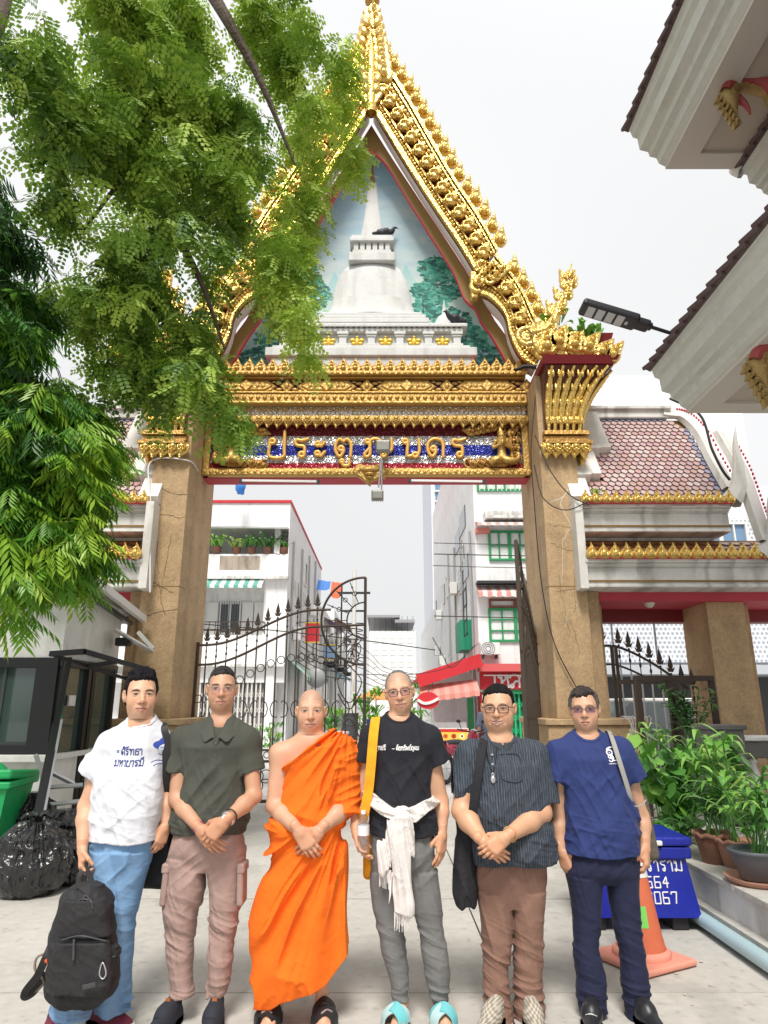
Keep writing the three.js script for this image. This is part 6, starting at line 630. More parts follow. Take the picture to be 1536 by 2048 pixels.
// ---------- right: planter, balustrade, chest, cone, pipe ----------
{
  const pl = thing('planter_ledge', 'low concrete ledge with a stone cap carrying the potted plants', 'ledge'); part(pl, 'kerb', [bx(2.44, 4.2, 0, 0.32, -8.2, -1.5, 0.01)], K.dirty); for (let i = 0; i < 9; i++) part(pl, 'cap_stone', [bx(2.4, 3.0, 0.32, 0.365, -8.2 + i * 0.75, -7.46 + i * 0.75, 0.008)], K.concrete); part(pl, 'plinth', [bx(2.36, 2.44, 0, 0.12, -8.2, -1.5)], K.concrete);
  const b = thing('balustrade', 'grey stone balustrade with white turned balusters at right', 'balustrade'), gr = M([0.30, 0.31, 0.32], 0.6, { map: T.conc }), z = -8.0, P = (px, py) => at(px, py, 8), y1 = P(1440, 1449).y, xa = P(1410, 1500).x, xb = P(1475, 1500).x; part(b, 'post', [bx(xa, xb, 0.36, y1 - 0.05, z - 0.2, z + 0.2, 0.01)], gr); part(b, 'post_cap', [bx(xa - 0.03, xb + 0.03, y1 - 0.05, y1, z - 0.23, z + 0.23, 0.01)], gr); part(b, 'rail', [bx(xb, 8, y1 - 0.35, y1 - 0.17, z - 0.14, z + 0.14, 0.02)], gr); part(b, 'rail_cap', [bx(xb, 8, y1 - 0.17, y1 - 0.12, z - 0.18, z + 0.18, 0.02)], K.white); part(b, 'base', [bx(xb, 8, 0.36, 0.5, z - 0.15, z + 0.15, 0.01)], gr);
  const bg = merge([lathe([[0.001, 0], [0.08, 0], [0.08, 0.05], [0.05, 0.07], [0.055, 0.1], [0.09, 0.2], [0.085, 0.28], [0.045, 0.4], [0.04, 0.44], [0.06, 0.46], [0.06, 0.5], [0.001, 0.5]], 18)]); for (let i = 0; i < 9; i++) put(b, 'baluster', bg, K.white, X4(xb + 0.14 + i * 0.24, 0.5, z, 0, 0, 0, 1, (y1 - 0.35 - 0.5) / 0.5, 1));
  const c = thing('storage_chest', 'deep blue plastic chest with white writing behind the man in navy', 'chest'), bl = M([0.008, 0.018, 0.30], 0.35, { bumpMap: T.grain, bumpScale: 0.002 }), x0 = 1.46, x1 = 2.26, zf = -5.5; part(c, 'body', [loftBox([[0.09, x0 + 0.02, x1 + 0.02, zf - 0.5, zf + 0.02], [0.5, x0, x1 - 0.04, zf - 0.5, zf - 0.03]])], bl); part(c, 'rim', [bx(x0 - 0.02, x1 + 0.0, 0.47, 0.55, zf - 0.53, zf + 0.01, 0.012)], bl); part(c, 'lid', [bx(x0 - 0.03, x1 + 0.01, 0.555, 0.62, zf - 0.55, zf + 0.02, 0.02)], bl); part(c, 'latch', [new RoundedBoxGeometry(0.13, 0.035, 0.03, 1, 0.01).translate(x1 - 0.28, 0.58, zf + 0.025)], FR.white); for (const x of [x0 + 0.08, x1 - 0.12]) part(c, 'foot', [bx(x - 0.06, x + 0.06, 0, 0.09, zf - 0.45, zf - 0.02, 0.01)], K.cable); const wm = M([0.8, 0.8, 0.82], 0.6), dig = { 0: [[[0, 0], [0, 1], [0.55, 1], [0.55, 0], [0, 0]]], 5: [[[0.55, 1], [0, 1], [0, 0.55], [0.5, 0.55], [0.55, 0], [0, 0]]], 6: [[[0.55, 1], [0, 1], [0, 0], [0.55, 0], [0.55, 0.5], [0, 0.5]]], 4: [[[0.4, 0], [0.4, 1], [0, 0.4], [0.6, 0.4]]], 7: [[[0, 0.8], [0, 1], [0.55, 1], [0.4, 0]]] };
  const wr = (txt, xr, y, s) => { const W = [...txt].map((k) => dig[k] ? 0.8 : GL[k][0]), tot = W.reduce((a, b) => a + b, 0) * s * 1.05; let x = xr - tot; for (const k of txt) { for (const st of dig[k] ?? GL[k][1]) { const pts = dig[k] ? st : (st.pts ?? st); const L = []; const f = (p) => { const Y = y + p[1] * s, t = clamp((Y - 0.09) / 0.41, 0, 1); return V(x + p[0] * s * 1.0, Y, zf + 0.023 - 0.05 * t); }; for (let i = 0; i < pts.length - 1; i++) { const a = f(pts[i]), bq = f(pts[i + 1]); if (a.distanceTo(bq) > 1e-4) L.push(rod(a, bq, 0.0052, 0.0052, 5)); } part(c, 'letter', L, wm); } x += (dig[k] ? 0.8 : GL[k][0]) * s * 1.05; } };
  wr('วรราราม', 2.2, 0.385, 0.07); wr('0564', 2.09, 0.28, 0.07); wr('00067', 2.14, 0.18, 0.072);
  const k = thing('traffic_cone', 'faded orange traffic cone with white band beside the blue chest', 'traffic cone', [1.63, 0, -4.9], 0.5), om = M([0.62, 0.15, 0.07], 0.6, { bumpMap: T.grain, bumpScale: 0.002 }), os = M([0.72, 0.30, 0.22], 0.7); part(k, 'base', [new RoundedBoxGeometry(0.46, 0.035, 0.46, 2, 0.015).translate(0, 0.022, 0)], os); part(k, 'flange', [lathe([[0.175, 0.035], [0.18, 0.06], [0.165, 0.075], [0.15, 0.08]], 28)], os); part(k, 'cone', [lathe([[0.15, 0.07], [0.138, 0.13], [0.135, 0.135], [0.085, 0.42], [0.055, 0.6], [0.04, 0.68], [0.036, 0.69]], 28)], om); part(k, 'white_band', [lathe([[0.0815, 0.46], [0.0675, 0.54]], 28)], FR.white); part(k, 'sticker', [lathe([[0.128, 0.2], [0.1075, 0.32]], 8).scale(1.01, 1, 1.01).rotateY(0.1)], om); k.children.at(-1).geometry = merge([new THREE.CylinderGeometry(0.1055, 0.1245, 0.11, 6, 1, true, -0.75, 0.4).translate(0, 0.26, 0)]); k.children.at(-1).material = M([0.2, 0.6, 0.12], 0.6); k.scale.y = 1.07;
  solo('water_pipe', [rod(V(2.3, 0.07, -6.2), V(2.3, 0.07, -1.2), 0.05, 0.05, 16)], M([0.40, 0.55, 0.60], 0.35), 'pale blue plastic pipe lying along the foot of the ledge', 'pipe');
  const R = RNG(77), lt = [], cs = [M([0.4, 0.16, 0.07], 0.9), M([0.6, 0.5, 0.4], 0.9)]; for (let i = 0; i < 26; i++) { const x = 1.4 + R() * 1.0, z = -5.3 + R() * 1.3, g = ball(x, 0.006, z, 0.005 + R() * R() * 0.02, 0.003, 0.004 + R() * 0.009, 6, 4).rotateY(0); lt.push(g); } solo('fallen_leaves', lt, cs[1], 'scattered dry leaves and crumbs around the traffic cone', 'litter').userData.kind = 'stuff';
}
// ---------- potted plants on the ledge ----------
{
  const pot = (t, r, h, m, y = 0, wavy) => { const g = lathe([[0.001, 0], [r * 0.68, 0], [r * 0.95, h * 0.86], [r * 1.06, h * 0.87], [r * 1.08, h], [r * 0.95, h], [r * 0.9, h * 0.85], [0.001, h * 0.85]], 24); if (wavy) { const p = g.attributes.position; for (let i = 0; i < p.count; i++) if (p.getY(i) > h * 0.84) { const a = Math.atan2(p.getZ(i), p.getX(i)); p.setY(i, p.getY(i) + 0.012 * Math.sin(a * 9)); } g.computeVertexNormals(); } part(t, 'pot', [g.translate(0, y, 0)], m); };
  const terra = M([0.24, 0.115, 0.075], 0.85, { bumpMap: T.grain, bumpScale: 0.003 }), grey = M([0.10, 0.115, 0.13], 0.5), pinkp = M([0.46, 0.24, 0.17], 0.8);
  const round = (c, r) => { const s = new THREE.Shape(); for (let i = 0; i <= 14; i++) { const a = i / 14 * 6.283, q = r * (1 + 0.12 * Math.cos(a * 5)); s[i ? 'lineTo' : 'moveTo'](Math.cos(a) * q, Math.sin(a) * q); } const g = new THREE.ShapeGeometry(s), p = g.attributes.position; for (let i = 0; i < p.count; i++) p.setZ(i, 0.25 * (p.getX(i) ** 2 + p.getY(i) ** 2) / r); g.computeVertexNormals(); return g; };
  const leafy = (nm, label, px, py, D, o) => { const c = at(px, py, D), t = thing(nm, label, 'plant', [c.x, o.y ?? 0.365, c.z]), R = RNG(o.seed), H = o.h, W = o.w; if (o.pot) pot(t, ...o.pot); const y0 = o.pot ? o.pot[1] : 0;
    for (let s = 0; s < o.n; s++) { const a = R() * 6.283, top = V((R() - 0.5) * W * 2, y0 + H * (0.55 + 0.45 * R()), (R() - 0.5) * W * 1.4), b = V((R() - 0.5) * 0.12, y0 * 0.85, (R() - 0.5) * 0.12), m = b.clone().lerp(top, 0.5).add(V(0, H * 0.12, 0)); part(t, 'stem', [tube([b, m, top], 0.006, 10, 5)], LEAF[1]); const cv = new THREE.CatmullRomCurve3([b, m, top]);
      for (let k = 0; k < o.k; k++) { const u = 0.25 + 0.75 * (k + 0.5) / o.k, q = cv.getPoint(u), an = k * 2.4 + a, dir = V(Math.cos(an), 0.35 + 0.4 * R(), Math.sin(an)).normalize(), l = o.l * (0.6 + 0.7 * R()), mt = LEAF[(o.c ?? [0, 1, 2])[R() * (o.c ?? [0, 1, 2]).length | 0]]; let g; if (o.round) { g = round(0, l * 0.5); g.rotateX(-1.1 + R() * 0.7).rotateY(R() * 6.28).translate(q.x + dir.x * l * 0.6, q.y + dir.y * l * 0.4, q.z + dir.z * l * 0.6); part(t, 'leaf', [g, tube([q, q.clone().addScaledVector(dir, l * 0.6)], 0.003, 3, 4)], mt); } else { g = blade([q, q.clone().addScaledVector(dir, l * 0.4), q.clone().addScaledVector(dir, l * 0.8).add(V(0, -l * 0.14, 0)), q.clone().addScaledVector(dir, l).add(V(0, -l * (o.droop ?? 0.35), 0))], (v) => o.lw * Math.sin(Math.PI * (0.06 + 0.92 * v)) , 0.25, 6); part(t, 'leaf', [g], mt); } } } return t; };
  leafy('potted_plant', 'tall round-leaved shrub in the middle of the plant bank', 1375, 1700, 6.6, { seed: 1, h: 1.15, w: 0.42, n: 16, k: 14, l: 0.13, round: 1, c: [0, 1, 2, 3, 0], y: 0.2 });
  leafy('potted_plant', 'round-leaved shrub before the grey balustrade post', 1450, 1700, 6.9, { seed: 2, h: 1.0, w: 0.4, n: 13, k: 13, l: 0.12, round: 1, c: [0, 1, 3], y: 0.3 });
  leafy('potted_plant', 'spreading dracaena with pale striped leaves behind the shrub', 1318, 1640, 7.4, { seed: 3, h: 1.05, w: 0.2, n: 5, k: 13, l: 0.3, lw: 0.024, c: [2, 4, 0], droop: 0.45 });
  leafy('potted_plant', 'broad-leaved plant just behind the shoulder of the man in navy', 1278, 1640, 7.0, { seed: 4, h: 0.95, w: 0.16, n: 5, k: 5, l: 0.28, lw: 0.06, c: [1, 0], droop: 0.1, y: 0.1 });
  leafy('potted_plant', 'bushy green plant in a dark terracotta pot with wavy rim', 1437, 1752, 5.9, { seed: 5, h: 0.45, w: 0.2, n: 10, k: 9, l: 0.13, lw: 0.02, c: [1, 3, 0], pot: [0.15, 0.22, terra, 0, 1] });
  leafy('potted_plant', 'yellowing bamboo-like plant leaning over the terracotta pots', 1480, 1765, 5.75, { seed: 6, h: 0.85, w: 0.28, n: 7, k: 9, l: 0.26, lw: 0.022, c: [4, 2, 0], droop: 0.5, pot: [0.14, 0.2, pinkp, 0, 1] });
  const t7 = leafy('potted_plant', 'arching strap-leaved plant in a grey plastic pot at the right edge', 1522, 1795, 5.25, { seed: 7, h: 0.55, w: 0.3, n: 12, k: 8, l: 0.26, lw: 0.02, c: [0, 1, 2], droop: 0.4, pot: [0.17, 0.19, grey, 0.03] }); part(t7, 'saucer', [lathe([[0.001, 0], [0.18, 0], [0.21, 0.03], [0.22, 0.045], [0.17, 0.02], [0.001, 0.015]], 24)], pinkp);
  leafy('potted_plant', 'dense low plants filling the gap between chest and shrub', 1345, 1700, 6.2, { seed: 8, h: 0.42, w: 0.25, n: 12, k: 8, l: 0.12, lw: 0.022, c: [3, 1, 0], y: 0.3 });
  leafy('potted_plant', 'large-leaved plant above the grey pot beside the balusters', 1520, 1690, 6.0, { seed: 9, h: 0.6, w: 0.3, n: 9, k: 9, l: 0.22, lw: 0.03, c: [0, 3, 2], droop: 0.4 });
  leafy('climbing_plant', 'climbing plant with dark leaves on the steel railing', 1385, 1470, 9.2, { seed: 10, h: 0.85, w: 0.35, n: 14, k: 12, l: 0.15, lw: 0.03, c: [3, 1, 3], y: 1.0 });
  // seedlings rooted on the gate
  const w1 = at(1175, 680, 10.3), s1 = thing('weed', 'wild seedling rooted on the red ledge of the right capital', 'weed', w1.toArray()); tuft(s1, 'foliage', V(0, 0, 0), 0.5, 26, 0.42, 0.045, LEAF[0], 71, 1); const w2 = at(1108, 650, 10.35), s2 = thing('weed', 'wild seedling growing between the gilded finials at the end of the gable', 'weed', w2.toArray()); tuft(s2, 'foliage', V(0, 0, 0), 0.3, 14, 0.32, 0.04, LEAF[0], 72, 1); const w3 = at(1193, 988, 10.15), s3 = thing('weed', 'small dry weed on the upper eave of the right pavilion', 'weed', w3.toArray()); tuft(s3, 'foliage', V(0, 0, 0), 0.12, 16, 0.14, 0.012, LEAF[4], 73, 1);
  // street greenery
  for (const [px, py, D, h, w, s, lab] of [[672, 1480, 22, 1.5, 0.35, 1, 'tall bright green bush behind the monk beyond the gate'], [632, 1490, 24, 1.2, 0.5, 2, 'spiky pale plant left of the monk beyond the gate'], [540, 1490, 25, 1.0, 0.5, 3, 'low green plants at the foot of the left shophouse'], [738, 1450, 34, 2.4, 0.8, 4, 'green shrub at the street edge beside the man in black'], [842, 1425, 40, 3, 1.6, 5, 'small street tree under the red awning']]) { const c = at(px, 1500, D), t = thing('street_plant', lab, 'plant', [c.x, 0, -D]), R = RNG(s * 13); for (let k = 0; k < 5; k++) tuft(t, 'foliage', V((R() - 0.5) * w, h * (0.15 + 0.17 * k), (R() - 0.5) * w), w, 24, h * 0.35, h * 0.03, LEAF[(s + k) % 3], s * 10 + k, 1); part(t, 'stem', [rod(V(0, 0, 0), V(0, h * 0.8, 0), 0.04, 0.02)], FR.brown); }
}
// ---------- the hanging trees at upper left ----------
{
  const sprayA = (() => { const L = [], R = RNG(3); for (let b = 0; b < 5; b++) { const a = b / 5 * 6.28 + R(), d = V(Math.cos(a) * 0.9, -0.75 - 0.5 * R(), Math.sin(a) * 0.9).normalize(), len = 0.2 + 0.1 * R(), s = V(-Math.sin(a), 0, Math.cos(a)); for (let k = 0; k < 6; k++) for (const e of [-1, 1]) { const p = d.clone().multiplyScalar(len * (0.2 + 0.8 * k / 5)), q = s.clone().multiplyScalar(e).addScaledVector(d, 0.45).add(V(0, -0.25 + 0.3 * R(), 0)).normalize(), n = q.clone().cross(d).normalize(), w = q.clone().cross(n).multiplyScalar(0.0145 + 0.006 * R()), l = 0.04 + 0.018 * R(), c = p.clone().addScaledVector(q, l * 0.5), t = p.clone().addScaledVector(q, l); L.push(p.x, p.y, p.z, c.x + w.x, c.y + w.y, c.z + w.z, t.x, t.y, t.z, p.x, p.y, p.z, t.x, t.y, t.z, c.x - w.x, c.y - w.y, c.z - w.z); } } const g = new THREE.BufferGeometry(); g.setAttribute('position', new THREE.Float32BufferAttribute(L, 3)); g.computeVertexNormals(); return g; })();
  const sprayB = (() => { const L = [], R = RNG(9); for (let b = 0; b < 4; b++) { const a = b / 4 * 6.28 + R(), d = V(Math.cos(a) * 0.8, -0.5 - 0.6 * R(), Math.sin(a) * 0.8).normalize(), s = V(-Math.sin(a), 0, Math.cos(a)); for (let k = 0; k < 5; k++) for (const e of [-1, 1]) { const p = d.clone().multiplyScalar(0.07 + 0.05 * k), q = s.clone().multiplyScalar(e * 0.8).addScaledVector(d, 0.75).add(V(0, -0.55, 0)).normalize(), n = q.clone().cross(d).normalize(), w = q.clone().cross(n).multiplyScalar(0.014), l = 0.1 + 0.05 * R(), c = p.clone().addScaledVector(q, l * 0.4).addScaledVector(n, 0.006), t = p.clone().addScaledVector(q, l); L.push(p.x, p.y, p.z, c.x + w.x, c.y + w.y, c.z + w.z, t.x, t.y, t.z, p.x, p.y, p.z, t.x, t.y, t.z, c.x - w.x, c.y - w.y, c.z - w.z); } } const g = new THREE.BufferGeometry(); g.setAttribute('position', new THREE.Float32BufferAttribute(L, 3)); g.computeVertexNormals(); return g; })();
  const lm = (r) => M([1, 1, 1], r, { transmission: 0.42, thickness: 0, specularIntensity: 0.5 }), bark = M([0.09, 0.065, 0.05], 0.9, { bumpMap: T.grain, bumpScale: 0.02 });
  const tree = (label, trunk, limbs, blobs, geo, cols, seed, sc, mt, dn) => { const t = thing('tree', label, 'tree'), R = RNG(seed), gs = () => (R() + R() + R() - 1.5) * 0.8, M_ = [], C_ = []; part(t, 'trunk', [taper(trunk, 0.3, 0.16, 20, 10)], bark); for (const l of limbs) part(t, 'branch', [taper(l, 0.09, 0.012, 24, 7)], bark);
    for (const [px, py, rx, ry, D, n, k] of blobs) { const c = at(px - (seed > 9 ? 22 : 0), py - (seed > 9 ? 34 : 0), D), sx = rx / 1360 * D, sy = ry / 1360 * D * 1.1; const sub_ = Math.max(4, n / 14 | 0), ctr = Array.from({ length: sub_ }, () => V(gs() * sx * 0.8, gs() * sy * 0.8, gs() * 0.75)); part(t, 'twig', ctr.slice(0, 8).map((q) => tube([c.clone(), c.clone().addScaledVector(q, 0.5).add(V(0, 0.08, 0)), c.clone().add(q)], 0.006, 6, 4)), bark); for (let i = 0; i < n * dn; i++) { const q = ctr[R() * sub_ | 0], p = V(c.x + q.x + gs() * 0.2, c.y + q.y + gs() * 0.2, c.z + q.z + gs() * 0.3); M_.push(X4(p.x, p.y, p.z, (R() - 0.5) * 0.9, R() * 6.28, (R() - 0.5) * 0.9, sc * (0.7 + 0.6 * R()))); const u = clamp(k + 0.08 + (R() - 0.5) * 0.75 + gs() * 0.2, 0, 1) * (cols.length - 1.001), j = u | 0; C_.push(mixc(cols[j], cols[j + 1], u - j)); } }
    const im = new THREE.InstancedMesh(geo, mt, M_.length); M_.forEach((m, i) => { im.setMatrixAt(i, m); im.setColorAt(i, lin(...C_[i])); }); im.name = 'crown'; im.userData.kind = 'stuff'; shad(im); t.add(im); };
  const P = at;
  tree('large feathery-leaved tree hanging its light green branches over the gate', [V(-5.6, 0, -3.6), V(-5.4, 4, -3.9), V(-4.6, 8, -4.5), V(-3.4, 10.5, -5)], [[P(-60, 150, 4.6), P(8, 20, 4.8), P(30, -120, 5)], [V(-4.6, 8, -4.5), P(250, -60, 6), P(420, -20, 6.4), P(640, 60, 7)], [P(250, -60, 6), P(262, 180, 6), P(255, 330, 6), P(205, 410, 6), P(160, 470, 6.1)], [P(420, -20, 6.4), P(455, 40, 6.3), P(520, 160, 6.4), P(590, 330, 6.6)], [P(262, 180, 6), P(300, 360, 6.1), P(400, 560, 6.3), P(450, 700, 6.5)]],
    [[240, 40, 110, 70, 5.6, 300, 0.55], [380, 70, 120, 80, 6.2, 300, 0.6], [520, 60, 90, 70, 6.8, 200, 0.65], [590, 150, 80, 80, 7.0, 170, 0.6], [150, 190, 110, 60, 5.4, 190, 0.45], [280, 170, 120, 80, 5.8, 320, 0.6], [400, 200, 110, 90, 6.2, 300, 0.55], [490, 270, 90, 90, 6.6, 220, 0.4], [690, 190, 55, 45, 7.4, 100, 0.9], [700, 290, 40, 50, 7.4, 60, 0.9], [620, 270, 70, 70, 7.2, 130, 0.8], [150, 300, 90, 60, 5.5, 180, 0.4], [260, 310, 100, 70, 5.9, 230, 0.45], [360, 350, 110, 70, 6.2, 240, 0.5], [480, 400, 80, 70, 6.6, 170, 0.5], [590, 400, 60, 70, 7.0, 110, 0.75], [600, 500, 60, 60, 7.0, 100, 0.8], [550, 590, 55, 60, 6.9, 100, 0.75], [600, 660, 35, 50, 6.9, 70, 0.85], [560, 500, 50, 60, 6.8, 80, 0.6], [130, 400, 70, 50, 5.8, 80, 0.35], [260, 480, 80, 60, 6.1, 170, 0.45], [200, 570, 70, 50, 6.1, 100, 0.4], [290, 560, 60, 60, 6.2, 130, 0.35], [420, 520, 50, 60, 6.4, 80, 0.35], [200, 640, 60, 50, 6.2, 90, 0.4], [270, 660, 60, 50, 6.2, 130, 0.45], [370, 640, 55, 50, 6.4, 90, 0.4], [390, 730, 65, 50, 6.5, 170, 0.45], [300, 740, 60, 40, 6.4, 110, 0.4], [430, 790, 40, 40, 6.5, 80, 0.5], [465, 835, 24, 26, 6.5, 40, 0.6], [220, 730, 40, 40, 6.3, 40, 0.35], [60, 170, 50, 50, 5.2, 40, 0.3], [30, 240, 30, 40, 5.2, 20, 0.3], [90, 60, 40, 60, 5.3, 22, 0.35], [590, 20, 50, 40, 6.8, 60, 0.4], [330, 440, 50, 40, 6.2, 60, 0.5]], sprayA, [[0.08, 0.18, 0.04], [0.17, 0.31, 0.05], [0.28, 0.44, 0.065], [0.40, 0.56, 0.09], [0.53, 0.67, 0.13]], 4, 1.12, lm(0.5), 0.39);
  tree('dark glossy-leaved tree with long leaflets along the left edge', [V(-6.4, 0, -5.6), V(-6.2, 3, -5.8), V(-5.6, 6, -6), V(-4.8, 8, -6.2)], [[V(-5.9, 5, -5.9), P(-40, 700, 6), P(60, 780, 6), P(140, 900, 6)], [V(-6.1, 3.5, -5.8), P(-80, 1000, 6), P(20, 1020, 5.8), P(90, 1080, 5.7)]],
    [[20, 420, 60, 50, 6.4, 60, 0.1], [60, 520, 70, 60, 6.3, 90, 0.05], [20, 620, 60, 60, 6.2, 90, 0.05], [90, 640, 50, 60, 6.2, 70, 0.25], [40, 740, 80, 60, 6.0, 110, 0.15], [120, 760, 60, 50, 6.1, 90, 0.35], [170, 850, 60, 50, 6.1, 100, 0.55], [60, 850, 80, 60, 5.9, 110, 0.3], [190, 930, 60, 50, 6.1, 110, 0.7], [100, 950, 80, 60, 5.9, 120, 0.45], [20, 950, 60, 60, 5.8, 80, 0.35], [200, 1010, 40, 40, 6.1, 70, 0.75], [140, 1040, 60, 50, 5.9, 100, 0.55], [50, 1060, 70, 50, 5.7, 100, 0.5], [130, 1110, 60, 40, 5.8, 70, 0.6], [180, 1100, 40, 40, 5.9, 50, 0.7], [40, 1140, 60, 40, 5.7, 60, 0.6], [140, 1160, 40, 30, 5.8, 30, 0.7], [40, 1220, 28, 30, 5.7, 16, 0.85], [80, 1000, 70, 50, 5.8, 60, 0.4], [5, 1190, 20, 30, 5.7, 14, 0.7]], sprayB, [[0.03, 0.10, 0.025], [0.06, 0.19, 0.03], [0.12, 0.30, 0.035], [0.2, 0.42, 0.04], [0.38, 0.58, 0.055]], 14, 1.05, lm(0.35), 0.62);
}
// ---------- people ----------
// creases: ridged noise stretched along one direction; items {a: angle across the crease, f: creases per metre, s: along-frequency, A: depth, m: mask(x,y,z)}
function creases(list, seed) { return (x, y, z) => { let d = 0; for (const c of list) { const m = c.m ? c.m(x, y, z) : 1; if (m < 0.02) continue; const ca = Math.cos(c.a), sa = Math.sin(c.a), u = x * ca + y * sa, v = -x * sa + y * ca, w = (noise(v * 3 + seed, u * 2, z * 3) - 0.5) * (c.w ?? 0.25); const n = fr(noise((u + w * 0.3) * c.f + seed, v * c.s + seed * 1.7, z * (c.z ?? 4) + c.f)); const n2 = fr(noise((u + w * 0.3) * c.f * 2.3 + seed + 9, v * c.s * 1.9, z * 8 + c.f)); d += c.A * m * (2.0 * (n * n * (0.5 + 0.5 * n) - 0.27) + 0.85 * (n2 * n2 - 0.35)); } return d; }; }
function hand(w, f, n, t, s, curl, o = {}) { // wrist, finger direction, palm-facing normal, thumb direction, size
  const P = [], at3 = (a, b, c) => w.clone().addScaledVector(f, a * s).addScaledVector(t, b * s).addScaledVector(n, c * s), k = 0.005 * s;
  P.push(cap(w.clone().addScaledVector(f, -0.03), at3(0.02, 0, 0), (o.wr ?? 0.026), 0.026 * s, 0.01));
  for (const [b, l, r] of [[0.026, 0.088, 0.0135], [0.008, 0.092, 0.0145], [-0.011, 0.088, 0.0138], [-0.028, 0.08, 0.0125]]) P.push(cap(at3(0.012, b * 0.62, 0), at3(l, b, 0), 0.017 * s, r * s, 0.012));
  P.push(cap(at3(0.02, 0.02, 0.008), at3(0.06, 0.032, 0.012), 0.018 * s, 0.013 * s, 0.012));
  const L = [0.074, 0.083, 0.077, 0.06], B = [0.028, 0.0095, -0.0095, -0.0275], K0 = [0.086, 0.092, 0.088, 0.08], sp = o.spread ?? 0.06;
  for (let i = 0; i < 4; i++) { let p = at3(K0[i], B[i], 0.0), a = 0; const c = Array.isArray(curl) ? curl[i] : curl, sd = (1.4 - i) * sp * (1 - 0.4 * c); const seg = [0.46, 0.3, 0.24]; for (let j = 0; j < 3; j++) { a += c * [0.75, 1.0, 0.7][j]; const d = f.clone().multiplyScalar(Math.cos(a)).addScaledVector(n, Math.sin(a)).addScaledVector(t, sd).normalize(), q = p.clone().addScaledVector(d, L[i] * s * seg[j]); const r0 = (0.0094 - 0.0008 * j - (i === 3 ? 0.0012 : 0)) * s; P.push(cap(p, q, r0, r0 - 0.0008 * s, j ? 0.003 : k)); p = q; } }
  const th = o.thumb ?? 0.5; let p = at3(0.028, 0.034, 0.01), d = f.clone().multiplyScalar(0.72).addScaledVector(t, 0.62 * (1 - th * 0.6)).addScaledVector(n, 0.2 + 0.4 * th).normalize(), q = p.clone().addScaledVector(d, 0.042 * s); P.push(cap(p, q, 0.0135 * s, 0.0108 * s, k)); d = f.clone().multiplyScalar(0.9).addScaledVector(t, 0.25 * (1 - th * 1.4)).addScaledVector(n, 0.2 + 0.5 * th).normalize(); P.push(cap(q, q.clone().addScaledVector(d, 0.034 * s), 0.0106 * s, 0.0085 * s, 0.003));
  return P;
}
